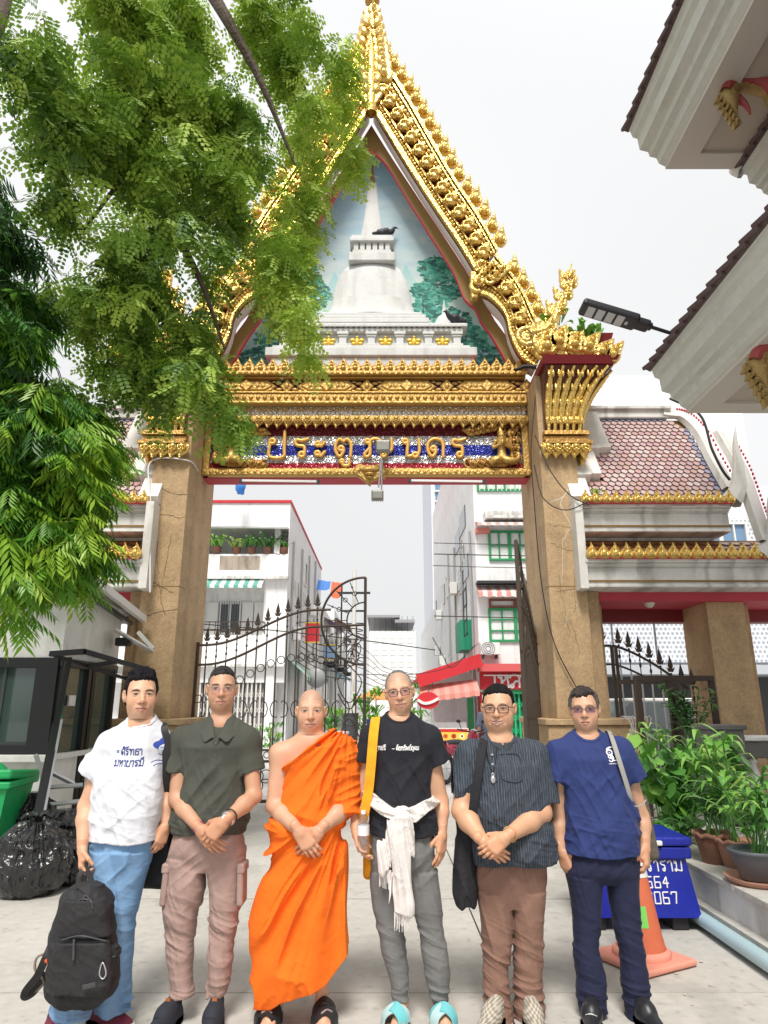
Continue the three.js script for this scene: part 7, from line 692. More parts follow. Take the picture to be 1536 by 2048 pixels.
function headPrims(o) { // head-local metres, eyes at y = 0, z towards the viewer
  const w = o.w ?? 1, j = o.jaw ?? 1, P = [];
  P.push(ell(V(0, 0.032, -0.012), 0.074 * w, 0.088, 0.094, 0.03), ell(V(0, -0.018, 0.018), 0.065 * w, 0.085, 0.069, 0.03), ell(V(0, -0.072, 0.026), 0.051 * w * j, 0.045, 0.056, 0.03), ell(V(0, -0.1, 0.052), 0.026 * j, 0.021, 0.026, 0.03));
  for (const s of [-1, 1]) { P.push(ell(V(s * 0.039 * w, -0.032, 0.052), 0.027, 0.03, 0.026, 0.03), ell(V(s * 0.046 * w * j, -0.062, 0.012), 0.013, 0.034, 0.036, 0.03)); }
  P.push(cap(V(-0.04, 0.02, 0.068), V(0.04, 0.02, 0.068), 0.013, 0.013, 0.02));
  for (const s of [-1, 1]) { const e = ell(V(s * 0.0335, 0.0, 0.1), 0.022, 0.0125, 0.02, 0.014); e.sub = true; P.push(e); }
  for (const s of [-1, 1]) P.push(ell(V(s * 0.0335, -0.001, 0.0715), 0.0165, 0.0135, 0.0135, 0.006), cap(V(s * 0.0195, 0.008, 0.078), V(s * 0.047, 0.007, 0.071), 0.0048, 0.004, 0.006), cap(V(s * 0.02, -0.0095, 0.077), V(s * 0.044, -0.009, 0.072), 0.0042, 0.0042, 0.006));
  P.push(cap(V(0, 0.012, 0.078), V(0, -0.03, 0.1), 0.0085, 0.0115, 0.014), ell(V(0, -0.037, 0.1), 0.014, 0.0115, 0.012, 0.01));
  for (const s of [-1, 1]) { P.push(ell(V(s * 0.0145, -0.04, 0.089), 0.0095, 0.009, 0.0115, 0.007)); const e = ell(V(s * 0.008, -0.0475, 0.096), 0.0045, 0.003, 0.005, 0.003); e.sub = true; P.push(e); }
  const sm = o.smile ?? 0, mw = 0.027 + 0.007 * sm, my = -0.0735;
  P.push(ell(V(0, my, 0.072), 0.03, 0.022, 0.02, 0.02), cap(V(-mw, my + 0.002 + 0.006 * sm, 0.079), V(0, my + 0.0055, 0.0905), 0.004, 0.0056, 0.006), cap(V(mw, my + 0.002 + 0.006 * sm, 0.079), V(0, my + 0.0055, 0.0905), 0.004, 0.0056, 0.006), cap(V(-mw * 0.8, my - 0.005 + 0.004 * sm, 0.08), V(0, my - 0.0085 - (o.open ?? 0), 0.0895), 0.004, 0.0066, 0.006), cap(V(mw * 0.8, my - 0.005 + 0.004 * sm, 0.08), V(0, my - 0.0085 - (o.open ?? 0), 0.0895), 0.004, 0.0066, 0.006));
  for (const s of [-1, 1]) { const c = cap(V(s * mw * 1.05, my + 0.001 + 0.006 * sm, 0.086), V(0, my - 0.001 - (o.open ?? 0) * 0.5, 0.0985), 0.0022 + (o.open ?? 0) * 0.3, 0.0024 + (o.open ?? 0) * 0.5, 0.003); c.sub = true; P.push(c); }
  if (o.open) P.push(cap(V(-mw * 0.72, my + 0.002 + 0.003 * sm, 0.078), V(mw * 0.72, my + 0.002 + 0.003 * sm, 0.078), 0.006, 0.006, 0.002));
  for (const s of [-1, 1]) { P.push(ell(V(s * 0.079 * w, -0.006, -0.006), 0.012, 0.033, 0.019, 0.006, [0.15, s * -0.5, s * -0.12])); const e = ell(V(s * 0.088 * w, -0.001, 0.006), 0.008, 0.02, 0.01, 0.005, [0.15, s * -0.5, 0]); e.sub = true; P.push(e); }
  if (o.fold) for (const s of [-1, 1]) { const c = cap(V(s * 0.022, -0.042, 0.096), V(s * 0.042, -0.076, 0.078), 0.002, 0.003, 0.01); c.sub = true; P.push(c); }
  return P;
}
function faceColor(o) { const sk = o.skin, hair = o.brow, sm = o.smile ?? 0, op = o.eye ?? 0.0045, mw = 0.027 + 0.007 * sm, my = -0.0735; return (x, y, z, n) => {
  let c = sk; const k = 0.92 + 0.16 * fbm(x * 45 + 3, y * 45, z * 45, 3); c = [c[0] * k, c[1] * k, c[2] * k];
  const ax = Math.abs(x), fz = sst(0.03, 0.07, z);
  c = mixc(c, [c[0] * 1.02, c[1] * 0.84, c[2] * 0.8], fz * 0.7 * Math.exp(-((ax - 0.04) ** 2 / 0.0005 + (y + 0.03) ** 2 / 0.0006)));
  c = mixc(c, [c[0] * 1.0, c[1] * 0.82, c[2] * 0.78], fz * 0.6 * Math.exp(-(x * x / 0.0003 + (y + 0.038) ** 2 / 0.0003)));
  if (o.scalp && y > 0.03 - 0.0 && (y > 0.062 - ax * 0.1 - Math.max(0, -z) * 0.8 || ax > 0.055 && z < 0.045)) c = mixc(c, o.scalp, (o.scalpA ?? 0.45) * (0.6 + 0.4 * noise(x * 90, y * 90, z * 90)));
  c = mixc(c, [c[0] * 0.72, c[1] * 0.68, c[2] * 0.68], (o.beard ?? 0.25) * fz * sst(-0.052, -0.068, y) * (1 - Math.exp(-(ax * ax / 0.0008 + (y - my) ** 2 / 0.0002))));
  // brows
  const by = 0.0175 + (o.browUp ?? 0) + 0.006 * (1 - ((ax - 0.034) / 0.02) ** 2) * 0.9 - 0.002; if (z > 0.02) { const b = sst(0.0082, 0.0034, Math.abs(y - by) + Math.abs(ax - 0.033) * 0.08) * sst(0.056, 0.05, ax) * sst(0.011, 0.017, ax); c = mixc(c, hair, b * (o.browA ?? 0.85)); }
  // eyes
  if (z > 0.045) { const ex = ax - 0.0335, ey = y + 0.001 - (0.0025 - ex * ex * 9) * 0.35, q = Math.sqrt((ex / 0.0145) ** 2 + (ey / op) ** 2); const lid = Math.exp(-(((ex) / 0.015) ** 4)) * sst(0.0042, 0.0015, Math.abs(y - 0.0035 - op * 0.35 + ex * ex * 14)); if (q < 1.1) { const iris = sst(0.0078, 0.006, Math.hypot(ex + (o.look ?? 0) * Math.sign(x), ey * 0.9)); c = mixc(c, mixc([0.45, 0.40, 0.36], [0.01, 0.007, 0.006], iris), sst(1.1, 0.9, q)); } c = mixc(c, [0.035, 0.022, 0.018], lid * 0.97); c = mixc(c, [c[0] * 0.75, c[1] * 0.68, c[2] * 0.66], 0.5 * Math.exp(-((ex / 0.02) ** 2 + ((y + 0.012) / 0.005) ** 2))); }
  // lips
  if (z > 0.06) { const e = (x / (mw * 1.02)) ** 2, cy = my + 0.006 * sm * e, l = sst(1.1, 0.75, e + ((y - cy + 0.001 + (o.open ?? 0) * 0.4) / (0.0125 + (o.open ?? 0))) ** 2); c = mixc(c, o.lip ?? [0.33, 0.115, 0.1], l * 0.7); const ml = sst(0.0032, 0.001, Math.abs(y - cy + 0.0005)) * sst(1.15, 0.9, e); if (!o.open) c = mixc(c, [0.13, 0.045, 0.04], ml * 0.85); else { const t = sst(1.0, 0.7, e * 1.25 + ((y - cy - 0.0012) / (0.0034)) ** 2); c = mixc(c, [0.46, 0.42, 0.37], t * 0.9); const dk = sst(0.002, 0.0008, Math.min(Math.abs(y - cy + 0.005), Math.abs(y - cy - 0.0066))) * sst(1.2, 0.9, e * 1.1); c = mixc(c, [0.1, 0.03, 0.03], dk * 0.9); } }
  // nostrils
  if (z > 0.08) c = mixc(c, [0.08, 0.035, 0.025], sst(0.006, 0.0025, Math.hypot(ax - 0.0085, (y + 0.0475) * 1.3)) * 0.8);
  return c; }; }
function hairField(o) { const w = o.w ?? 1, h = o.hair; const shell = [ell(V(0, 0.034, -0.014), (0.076 + h.t) * w, 0.089 + h.top, 0.096 + h.t, 0.03), ell(V(0, -0.01, -0.03), (0.07 + h.t) * w, 0.075, 0.072 + h.t, 0.03)], f = field(shell);
  return (x, y, z) => { const d = f(x, y, z), ax = Math.abs(x) / w, st = h.st ?? 1, nz = (fr(noise(x * 130 * st + y * 20, y * 30, z * 60 * st + 5)) - 0.5) * h.n + (noise(x * 50, y * 50, z * 50) - 0.5) * h.n * 1.4;
    const hl = h.line - h.temple * Math.pow(ax / 0.07, 3) + (h.fr ? (noise(x * 90 + 7, 1, 2) - 0.5) * h.fr : 0) + (h.skew ?? 0) * x, back = (h.zs ?? 0.03) - z + (y < -0.005 ? (y + 0.005) * 0.9 : 0) - (ax < 0.05 ? 1 : 0) * 0; const side = Math.min(back, y - (h.low ?? -0.03) - sst(0.0, -0.05, z) * -0.045), R = Math.max(y - hl, side); const tp = (1 - sst(0.0, 0.022, R)) * (h.t + 0.004); let e = Math.max(d + tp - nz - (h.spike ? h.spike * sst(0.09, 0.12, y) * (fr(noise(x * 60, 3, z * 60)) - 0.3) : 0), -R * 0.9); const earc = Math.hypot((ax - 0.08) / 1, (y + 0.004) * 0.55, (z - 0.002)) - 0.021; return Math.max(e, -earc); }; }
function glasses(o) { const g = o.glasses, fr_ = [], ln = [], tm = []; for (const s of [-1, 1]) { const W = g.w, Hh = g.h, cx = s * (W / 2 + 0.009), cy = -0.004 + (g.dy ?? 0), z0 = 0.104, p = []; const n = 20; for (let i = 0; i < n; i++) { const a = i / n * 2 * Math.PI, c = Math.cos(a), q = Math.sin(a), e = 0.38; const X = Math.sign(c) * Math.pow(Math.abs(c), e) * W / 2, Y = Math.sign(q) * Math.pow(Math.abs(q), e) * Hh / 2 * (q < 0 ? 1 : 1); p.push(V(cx + X * (Y < 0 ? 0.92 : 1), cy + Y, z0 - 6 * (cx + X) ** 2)); }
    if (g.half) { const top = p.slice(0, 11); fr_.push(tube(top, g.r, 24, 5)); } else fr_.push(tube(p, g.r, 40, 5, true)); const G = new THREE.BufferGeometry(), c = p.reduce((a, b) => a.add(b), V(0, 0, 0)).divideScalar(n), A = []; for (let i = 0; i < n; i++) { const q = p[(i + 1) % n]; A.push(c.x, c.y, c.z, p[i].x, p[i].y, p[i].z, q.x, q.y, q.z); } G.setAttribute('position', new THREE.Float32BufferAttribute(A, 3)); G.computeVertexNormals(); ln.push(G);
    tm.push(tube([V(s * (W + 0.009), cy + Hh * 0.3, z0 - 6 * (W + 0.009) ** 2), V(s * (0.074 * (o.w ?? 1) + 0.004), cy + 0.008, 0.05), V(s * (0.078 * (o.w ?? 1) + 0.003), cy + 0.008, 0.0), V(s * 0.08 * (o.w ?? 1), cy - 0.012, -0.02)], g.r, 16, 5)); }
  fr_.push(tube([V(-0.0095, -0.001 + (g.dy ?? 0), 0.103), V(0, 0.002 + (g.dy ?? 0), 0.1055), V(0.0095, -0.001 + (g.dy ?? 0), 0.103)], g.r, 8, 5)); return { fr_, ln, tm }; }
function makePerson(sp) {
  const D = sp.D, base = V(Xof(sp.x, 1700, D), 0, -D), L = (px, py, dz = 0) => at(px, py, D - dz).sub(base), J = {};
  for (const k in sp.J) J[k] = L(...sp.J[k]);
  const o = thing('person', sp.label, 'person', base.toArray(), 0, null), h = sp.head, S = h.S;
  const hc = L(h.px, h.py, h.dz ?? 0), Mh = new THREE.Matrix4().compose(hc, new THREE.Quaternion().setFromEuler(new THREE.Euler(h.pitch ?? 0, (h.yaw ?? 0) - 0.9 * Math.atan2(hc.x + base.x, D), h.roll ?? 0, 'YXZ')), V(S, S, S)), Mi = Mh.clone().invert().elements;
  const toH = (x, y, z) => [Mi[0] * x + Mi[4] * y + Mi[8] * z + Mi[12], Mi[1] * x + Mi[5] * y + Mi[9] * z + Mi[13], Mi[2] * x + Mi[6] * y + Mi[10] * z + Mi[14]];
  const hf0 = field(headPrims(h)), hf = (x, y, z) => { const q = toH(x, y, z); return hf0(q[0], q[1], q[2]) * S; };
  // skin
  const B = [], neckTop = V(0, -0.06, -0.015).applyMatrix4(Mh), nb = J.neck, sk = h.skin;
  B.push(cap(neckTop, nb, 0.05 * S * (h.neckW ?? 1), 0.06 * S * (h.neckW ?? 1), 0.035));
  const ar = sp.arm ?? 1; for (const s of ['L', 'R']) { B.push(cap(J['sh' + s], J['el' + s], 0.05 * ar, 0.041 * ar, 0.03), cap(J['el' + s], J['el' + s].clone().lerp(J['wr' + s], 0.35), 0.041 * ar, 0.043 * ar, 0.02), cap(J['el' + s].clone().lerp(J['wr' + s], 0.35), J['wr' + s], 0.043 * ar, 0.0275 * (0.6 + 0.4 * ar), 0.02)); }
  const mid = J.shL.clone().add(J.shR).multiplyScalar(0.5); B.push(cap(J.shL, nb.clone().add(V(-0.03, -0.02, 0)), 0.05, 0.05, 0.05), cap(J.shR, nb.clone().add(V(0.03, -0.02, 0)), 0.05, 0.05, 0.05));
  const hip = V((J.knL.x + J.knR.x) / 2, sp.hipY ? L(sp.x, sp.hipY).y : 0.85, 0); B.push(sp.nude ? ell(nb.clone().add(V(0, -0.17, -0.0)), sp.chestW ?? 0.155, 0.19, 0.082, 0.06) : ell(nb.clone().add(V(0, -0.2, -0.02)), 0.11, 0.16, 0.06, 0.03), ell(V(hip.x, (nb.y + hip.y) / 2 - 0.08, 0), 0.13, 0.24, 0.09, 0.06));
  for (const s of ['L', 'R']) { const e = s === 'L' ? -1 : 1; B.push(cap(hip.clone().add(V(e * 0.075, 0, 0)), J['kn' + s], 0.07, 0.045, 0.03), cap(J['kn' + s], J['an' + s], 0.045, 0.032, 0.02)); if (sp.bare) { const a = J['an' + s], t = a.clone().add(V(e * 0.03, 0, 0)); for (let i = 0; i < 5; i++) B.push(cap(V(a.x + e * 0.01 * 1 + e * (i - 2) * -0.006, 0.05, 0.06), V(a.x + e * (0.025 + (2 - i) * 0.016), 0.026, 0.155 + 0.012 * (i === 4 ? 1 : i === 3 ? 1.2 : i === 2 ? 0.8 : i ? 0 : -1)), 0.014, i === 4 ? 0.0135 : 0.0095, 0.006)); B.push(cap(a.clone().setY(0.08), V(a.x + e * 0.02, 0.042, 0.1), 0.034, 0.026, 0.02), cap(a.clone().setY(0.09), V(a.x, 0.04, -0.04), 0.03, 0.03, 0.02)); } }
  const bf = field(B), full = (x, y, z) => smin(bf(x, y, z), hf(x, y, z), 0.025), yc = nb.y + 0.028;
  const skinC = (x, y, z) => { const k = 0.93 + 0.14 * fbm(x * 22 + 9, y * 22, z * 22, 3); return [sk[0] * k, sk[1] * k * 0.97, sk[2] * k * 0.95]; };
  const bb = (pts, m) => { const a = V(1e3, 1e3, 1e3), b = V(-1e3, -1e3, -1e3); for (const p of pts) { a.min(p); b.max(p); } return [[a.x - m, a.y - m, a.z - m], [b.x + m, b.y + m, b.z + m]]; };
  const all = bb(Object.values(J).concat([V(hip.x, 0.02, 0.14), V(hip.x, 0, -0.1)]), 0.11); all[1][1] = yc; if (!sp.bare) all[0][1] = 0.1;
  const G = [net(bf, all[0], all[1], sp.bare ? 0.0066 : 0.0075, skinC)];
  const fc = faceColor(h), chinY = hc.y - 0.125 * S;
  G.push(net(full, [hc.x - 0.11 * S, yc - 0.003, hc.z - 0.135 * S], [hc.x + 0.11 * S, hc.y + 0.14 * S, hc.z + 0.135 * S], 0.0025, (x, y, z) => { const q = toH(x, y, z); return fc(q[0], q[1], q[2]); }));
  for (const s of ['L', 'R']) { const d = sp['hand' + s]; if (!d) continue; const N3 = (a) => V(...a).normalize(), f = N3(d.f), n0 = V(...d.n), n = n0.addScaledVector(f, -n0.dot(f)).normalize(), t = new THREE.Vector3().crossVectors(f, n).multiplyScalar(d.t); const hp = hand(J['wr' + s], f, n, t, d.s ?? 1, d.curl ?? 0.35, { wr: 0.026 * (0.6 + 0.4 * ar), thumb: d.thumb, spread: d.spread }), b = bb(hp.map((p) => V(...p.c)), 0.06); G.push(net(field(hp), b[0], b[1], 0.0028, (x, y, z) => { const c = skinC(x, y, z); return [c[0] * 1.02, c[1] * 0.93, c[2] * 0.88]; })); }
  part(o, 'body', joinNets(G), M([1, 1, 1], 0.5, { vertexColors: true, bumpMap: T.grain, bumpScale: 0.0006, sheen: 0.15, sheenColor: lin(0.6, 0.3, 0.2) }), false);
  if (h.hair) { const f = hairField(h), hc3 = h.hair.col, g = net((x, y, z) => f(x, y, z), [-0.11, -0.09, -0.13], [0.11, 0.15, 0.12], 0.0025, (x, y, z) => { const n = noise(x * 160 + y * 30, y * 40, z * 90), gr = h.hair.grey ? h.hair.grey * (sst(0.055, 0.075, Math.abs(x)) * 0.7 + 0.3 * noise(x * 70, y * 30, z * 70)) : 0; return mixc(hc3.map((c) => c * (0.6 + 0.8 * n)), [0.28, 0.27, 0.26], gr); }); g.applyMatrix4(Mh); part(o, 'hair', g, M([1, 1, 1], 0.85, { vertexColors: true, specularIntensity: 0.25 }), false); }
  if (h.glasses) { const q = glasses(h), gl = sub(o, 'glasses'); part(gl, 'frame', merge([...q.fr_, ...q.tm]).applyMatrix4(Mh), h.glasses.mat, false); part(gl, 'lenses', merge(q.ln).applyMatrix4(Mh), M(h.glasses.tint ?? [0.9, 0.85, 0.92], 0.03, { transmission: 1, thickness: 0 }), false); }
  // garments
  for (const g of sp.wear ?? []) {
    let f; const cut = g.cuts ?? [];
    if (g.kind === 'shirt') {
      const rows = g.rows.map(([py, xl, xr, hd, cz]) => { const a = L(xl, py, cz ?? 0), b = L(xr, py, cz ?? 0); return [a.y, (a.x + b.x) / 2, cz ?? 0, (b.x - a.x) / 2, hd]; }), pf = profile(rows, g.pow ?? 2.3), hemY = pf.y0, P = [];
      const sr = g.shoulder ?? 0.06; P.push(ell(nb.clone().add(V(0, -0.085, 0)), (J.shR.x - J.shL.x) * 0.42, 0.1, 0.098, 0.05), cap(J.shL, J.shR, sr, sr, 0.05), cap(J.shL, nb.clone().add(V(-0.035, 0.005, -0.01)), sr, 0.05, 0.04), cap(J.shR, nb.clone().add(V(0.035, 0.005, -0.01)), sr, 0.05, 0.04));
      const sl = ['L', 'R'].map((s) => { const a = J['sh' + s], e = L(...g.sleeve[s]), dir = e.clone().sub(a).normalize(), c = cap(a, e.clone().addScaledVector(dir, 0.08), g.sr[0], g.sr[1], 0.03); return (x, y, z) => Math.max(c.f(x, y, z), (x - e.x) * dir.x + (y - e.y) * dir.y + (z - e.z) * dir.z); });
      const uf = field(P), cr = creases(g.creases, g.seed), nk = g.neck ?? 0.066, nt = nb.clone().add(V(0, g.ny ?? 0.05, g.nz ?? 0.022)), ax = new THREE.Vector3().subVectors(hc, nt).normalize(), nh = cap(nt.clone().addScaledVector(ax, (g.nd ?? 0.0)), nt.clone().addScaledVector(ax, 0.3), nk * S, nk * 1.15 * S, 0.02);
      f = (x, y, z) => { let d = smin(pf(x, y, z) * 0.85, uf(x, y, z), 0.09); d = smin(d, sl[0](x, y, z), 0.03); d = smin(d, sl[1](x, y, z), 0.03); d += 0.002 - cr(x, y, z); d = Math.max(d, hemY + 0.006 * Math.sin(x * 19 + g.seed) - y); return g.pre ? d : smax(d, -nh.f(x, y, z), 0.008); };
      if (g.collar) { g.cf = (x, y, z) => { g.pre = 1; const d = f(x, y, z); g.pre = 0; const q = nh.f(x, y, z); return Math.max(d - 0.0035, q - (g.collarW ?? 0.017), -q - 0.001); }; }
    } else if (g.kind === 'trousers') {
      const R = (rows) => profile(rows.map(([py, xl, xr, cz, kd]) => { const a = L(xl, py, cz ?? 0), b = L(xr, py, cz ?? 0), hw = (b.x - a.x) / 2; return [a.y, (a.x + b.x) / 2, cz ?? 0, hw, hw * (kd ?? 1.12)]; }), 2.2), hp = profile(g.hips.map(([py, xl, xr, hd]) => { const a = L(xl, py), b = L(xr, py); return [a.y, (a.x + b.x) / 2, 0, (b.x - a.x) / 2, hd]; }), 2.5), l = R(g.legL), r = R(g.legR), cr = creases(g.creases, g.seed);
      f = (x, y, z) => { let d = smin(Math.min(l(x, y, z), r(x, y, z)) * 0.9, hp(x, y, z) * 0.9, 0.012); return d + 0.005 - cr(x, y, z); };
    } else f = g.field(L, J, { hf, bf, hc, nb, base, F: sp.F });
    const bx_ = g.box ?? [...[...(g.rows ?? []), ...(g.hips ?? []), ...(g.legL ?? []), ...(g.legR ?? [])].flatMap((r) => [[r[1], r[0]], [r[2], r[0]]]), ...(g.sleeve ? [g.sleeve.L, g.sleeve.R] : [])], pts = bx_.map((p) => L(...p)); if (g.kind === 'shirt') pts.push(J.shL.clone().add(V(-0.06, 0.06, 0)), J.shR.clone().add(V(0.06, 0.06, 0)), nb.clone().add(V(0, 0.07, 0))); const b = bb(pts, g.pad ?? 0.045); b[0][2] -= g.zb ?? 0.17; b[1][2] += g.zf ?? 0.17; const _b = b, geo = net(f, b[0], b[1], g.h ?? 0.0065, g.color);
    g.geo = geo; sp.F = sp.F ?? {}; sp.F[g.name] = f; const m = part(o, g.name, geo, g.mat, false); if (g.cf) part(o, 'collar', net(g.cf, [nb.x - 0.16, nb.y - 0.08, nb.z - 0.16], [nb.x + 0.16, nb.y + 0.14, nb.z + 0.16], 0.0042, g.color), g.collar === true ? g.mat : g.collar, false); if (g.label) m.userData.label = g.label; if (g.print) for (const [x0, y0, x1, y1, tex, nm] of g.print) { const a = L(x0, y0, 0.12), c = L(x1, y1, 0.12); part(m, nm ?? 'print', printOn(geo, a.x, c.x, c.y, a.y), M(null, 0.8, { map: tex, transparent: true }), false); }
  }
  return { o, L, J, Mh, hc, nb, base, sp };
}
function shoe(p, name, x, z, turn, len, m, sole, o = {}) { // trainer or leather shoe; toe towards +z
  const w = o.w ?? 0.047, g = sub(p, name); g.position.set(x, 0, z); g.rotation.y = turn;
  const up = net(field([cap(V(0, 0.045, -len * 0.36), V(0, 0.05, 0), w * 0.82, w * 0.98, 0.03), cap(V(0, 0.05, 0), V(0, 0.032, len * 0.4), w * 0.98, w * 0.72, 0.03), cap(V(0, 0.1, -len * 0.3), V(0, 0.08, len * 0.05), 0.036, 0.036, 0.03)]), [-0.08, 0.012, -len * 0.62], [0.08, 0.14, len * 0.62], 0.005, o.color);
  part(g, 'upper', up, m, false); const s = []; for (let i = 0; i <= 24; i++) { const a = i / 24 * Math.PI * 2, c = Math.cos(a), q = Math.sin(a); s.push([c * (w + 0.006) * (q > 0 ? 1.02 : 0.86), q * len * 0.56]); } part(g, 'sole', [extr(s, 0.022, 0.004).rotateX(-Math.PI / 2).scale(1, 1, -1).translate(0, 0.004, 0)], sole);
  if (o.lace) for (let k = 0; k < 4; k++) part(g, 'lace', [tube([V(-0.026, 0.093 - k * 0.011, 0.02 + k * 0.02), V(0, 0.105 - k * 0.012, 0.028 + k * 0.02), V(0.026, 0.093 - k * 0.011, 0.02 + k * 0.02)], 0.0045, 8, 5)], o.lace);
  return g;
}
const cloth = (c, o = {}) => M(c, 0.9, { sheen: 0.25, sheenColor: lin(0.5, 0.5, 0.5), sheenRoughness: 0.6, bumpMap: T.weave, bumpScale: 0.005, ...o });
T.weave = dtex(512, (u, v) => { const w = (p, s) => fr(tn((u + 0.04 * tn(u * 6, v * 6, 6, 3)) * p * 0.5 * 2, v * p * 2, p * 2, s)); const a = 0.55 * Math.pow(fr(tfbm(u, v, 5, 61, 3)), 3) + 0.3 * Math.pow(fr(tfbm(u, v, 11, 67, 2)), 2) + 0.12 * tfbm(u, v, 90, 71, 2); return [a, a, a]; }, false, 0.62);
const tone = (c, A = 0.18, f = 9) => (x, y, z) => { const k = 1 + A * (fbm(x * f + 4, y * f, z * f, 3) - 0.5) * 2; return [c[0] * k, c[1] * k, c[2] * k]; };
const cloudy = (c, o = {}, A = 0.12) => { const m = cloth([1, 1, 1], { vertexColors: true, ...o }); m.userData = {}; return [m, tone(c, A)]; };
// ripples that every light knit shirt shows: pulls from the shoulders, sags over the waist
const teeCreases = (w, k = 1) => [{ a: 0.5, f: 9, s: 2.2, A: 0.012 * k, m: (x, y) => sst(w + 0.42, w + 0.25, y) * sst(-0.25, 0.1, x + 0.12) }, { a: -0.75, f: 8, s: 2, A: 0.011 * k, m: (x, y) => sst(w + 0.42, w + 0.25, y) * sst(0.25, -0.1, x - 0.1) }, { a: 1.35, f: 15, s: 3, A: 0.006 * k, m: (x, y) => sst(w + 0.2, w + 0.03, y) }, { a: 0.2, f: 13, s: 3, A: 0.005 * k }];
const legCreases = (k = 1, knee = 0.5) => [{ a: 1.2, f: 19, s: 5, A: 0.0065 * k, m: (x, y) => Math.exp(-((y - knee) ** 2) / 0.025) }, { a: 1.4, f: 24, s: 6, A: 0.0085 * k, m: (x, y) => sst(0.26, 0.08, y) }, { a: 0.25, f: 16, s: 2.5, A: 0.005 * k }, { a: -0.8, f: 11, s: 3, A: 0.008 * k, m: (x, y) => sst(0.55, 0.75, y) }];
const dark = [0.014, 0.012, 0.013];
const sole = M([0.72, 0.70, 0.66], 0.6), soleK = M([0.02, 0.02, 0.022], 0.6);
const band = (pts, w, nrm, th = 0.004) => { // flat strap along a curve; nrm(t) outward normal
  const c = new THREE.CatmullRomCurve3(pts), n = pts.length * 6, P = [], I = [], q = V(), t = V(), s = V(); for (let i = 0; i <= n; i++) { c.getPoint(i / n, q); c.getTangent(i / n, t); const N = nrm(i / n); s.crossVectors(t, N).normalize().multiplyScalar(w / 2); const N2 = N.clone().normalize().multiplyScalar(th); P.push(q.x - s.x, q.y - s.y, q.z - s.z, q.x + s.x, q.y + s.y, q.z + s.z, q.x + s.x + N2.x, q.y + s.y + N2.y, q.z + s.z + N2.z, q.x - s.x + N2.x, q.y - s.y + N2.y, q.z - s.z + N2.z); }
  for (let i = 0; i < n; i++) for (let k = 0; k < 4; k++) { const a = i * 4 + k, b = i * 4 + (k + 1) % 4; I.push(a, b, a + 4, b, b + 4, a + 4); } const g = new THREE.BufferGeometry(); g.setAttribute('position', new THREE.Float32BufferAttribute(P, 3)); g.setIndex(I); const f = g.toNonIndexed(); f.computeVertexNormals(); return f; };
const ring = (p, nm, geo, mat) => part(p, nm, geo, mat);

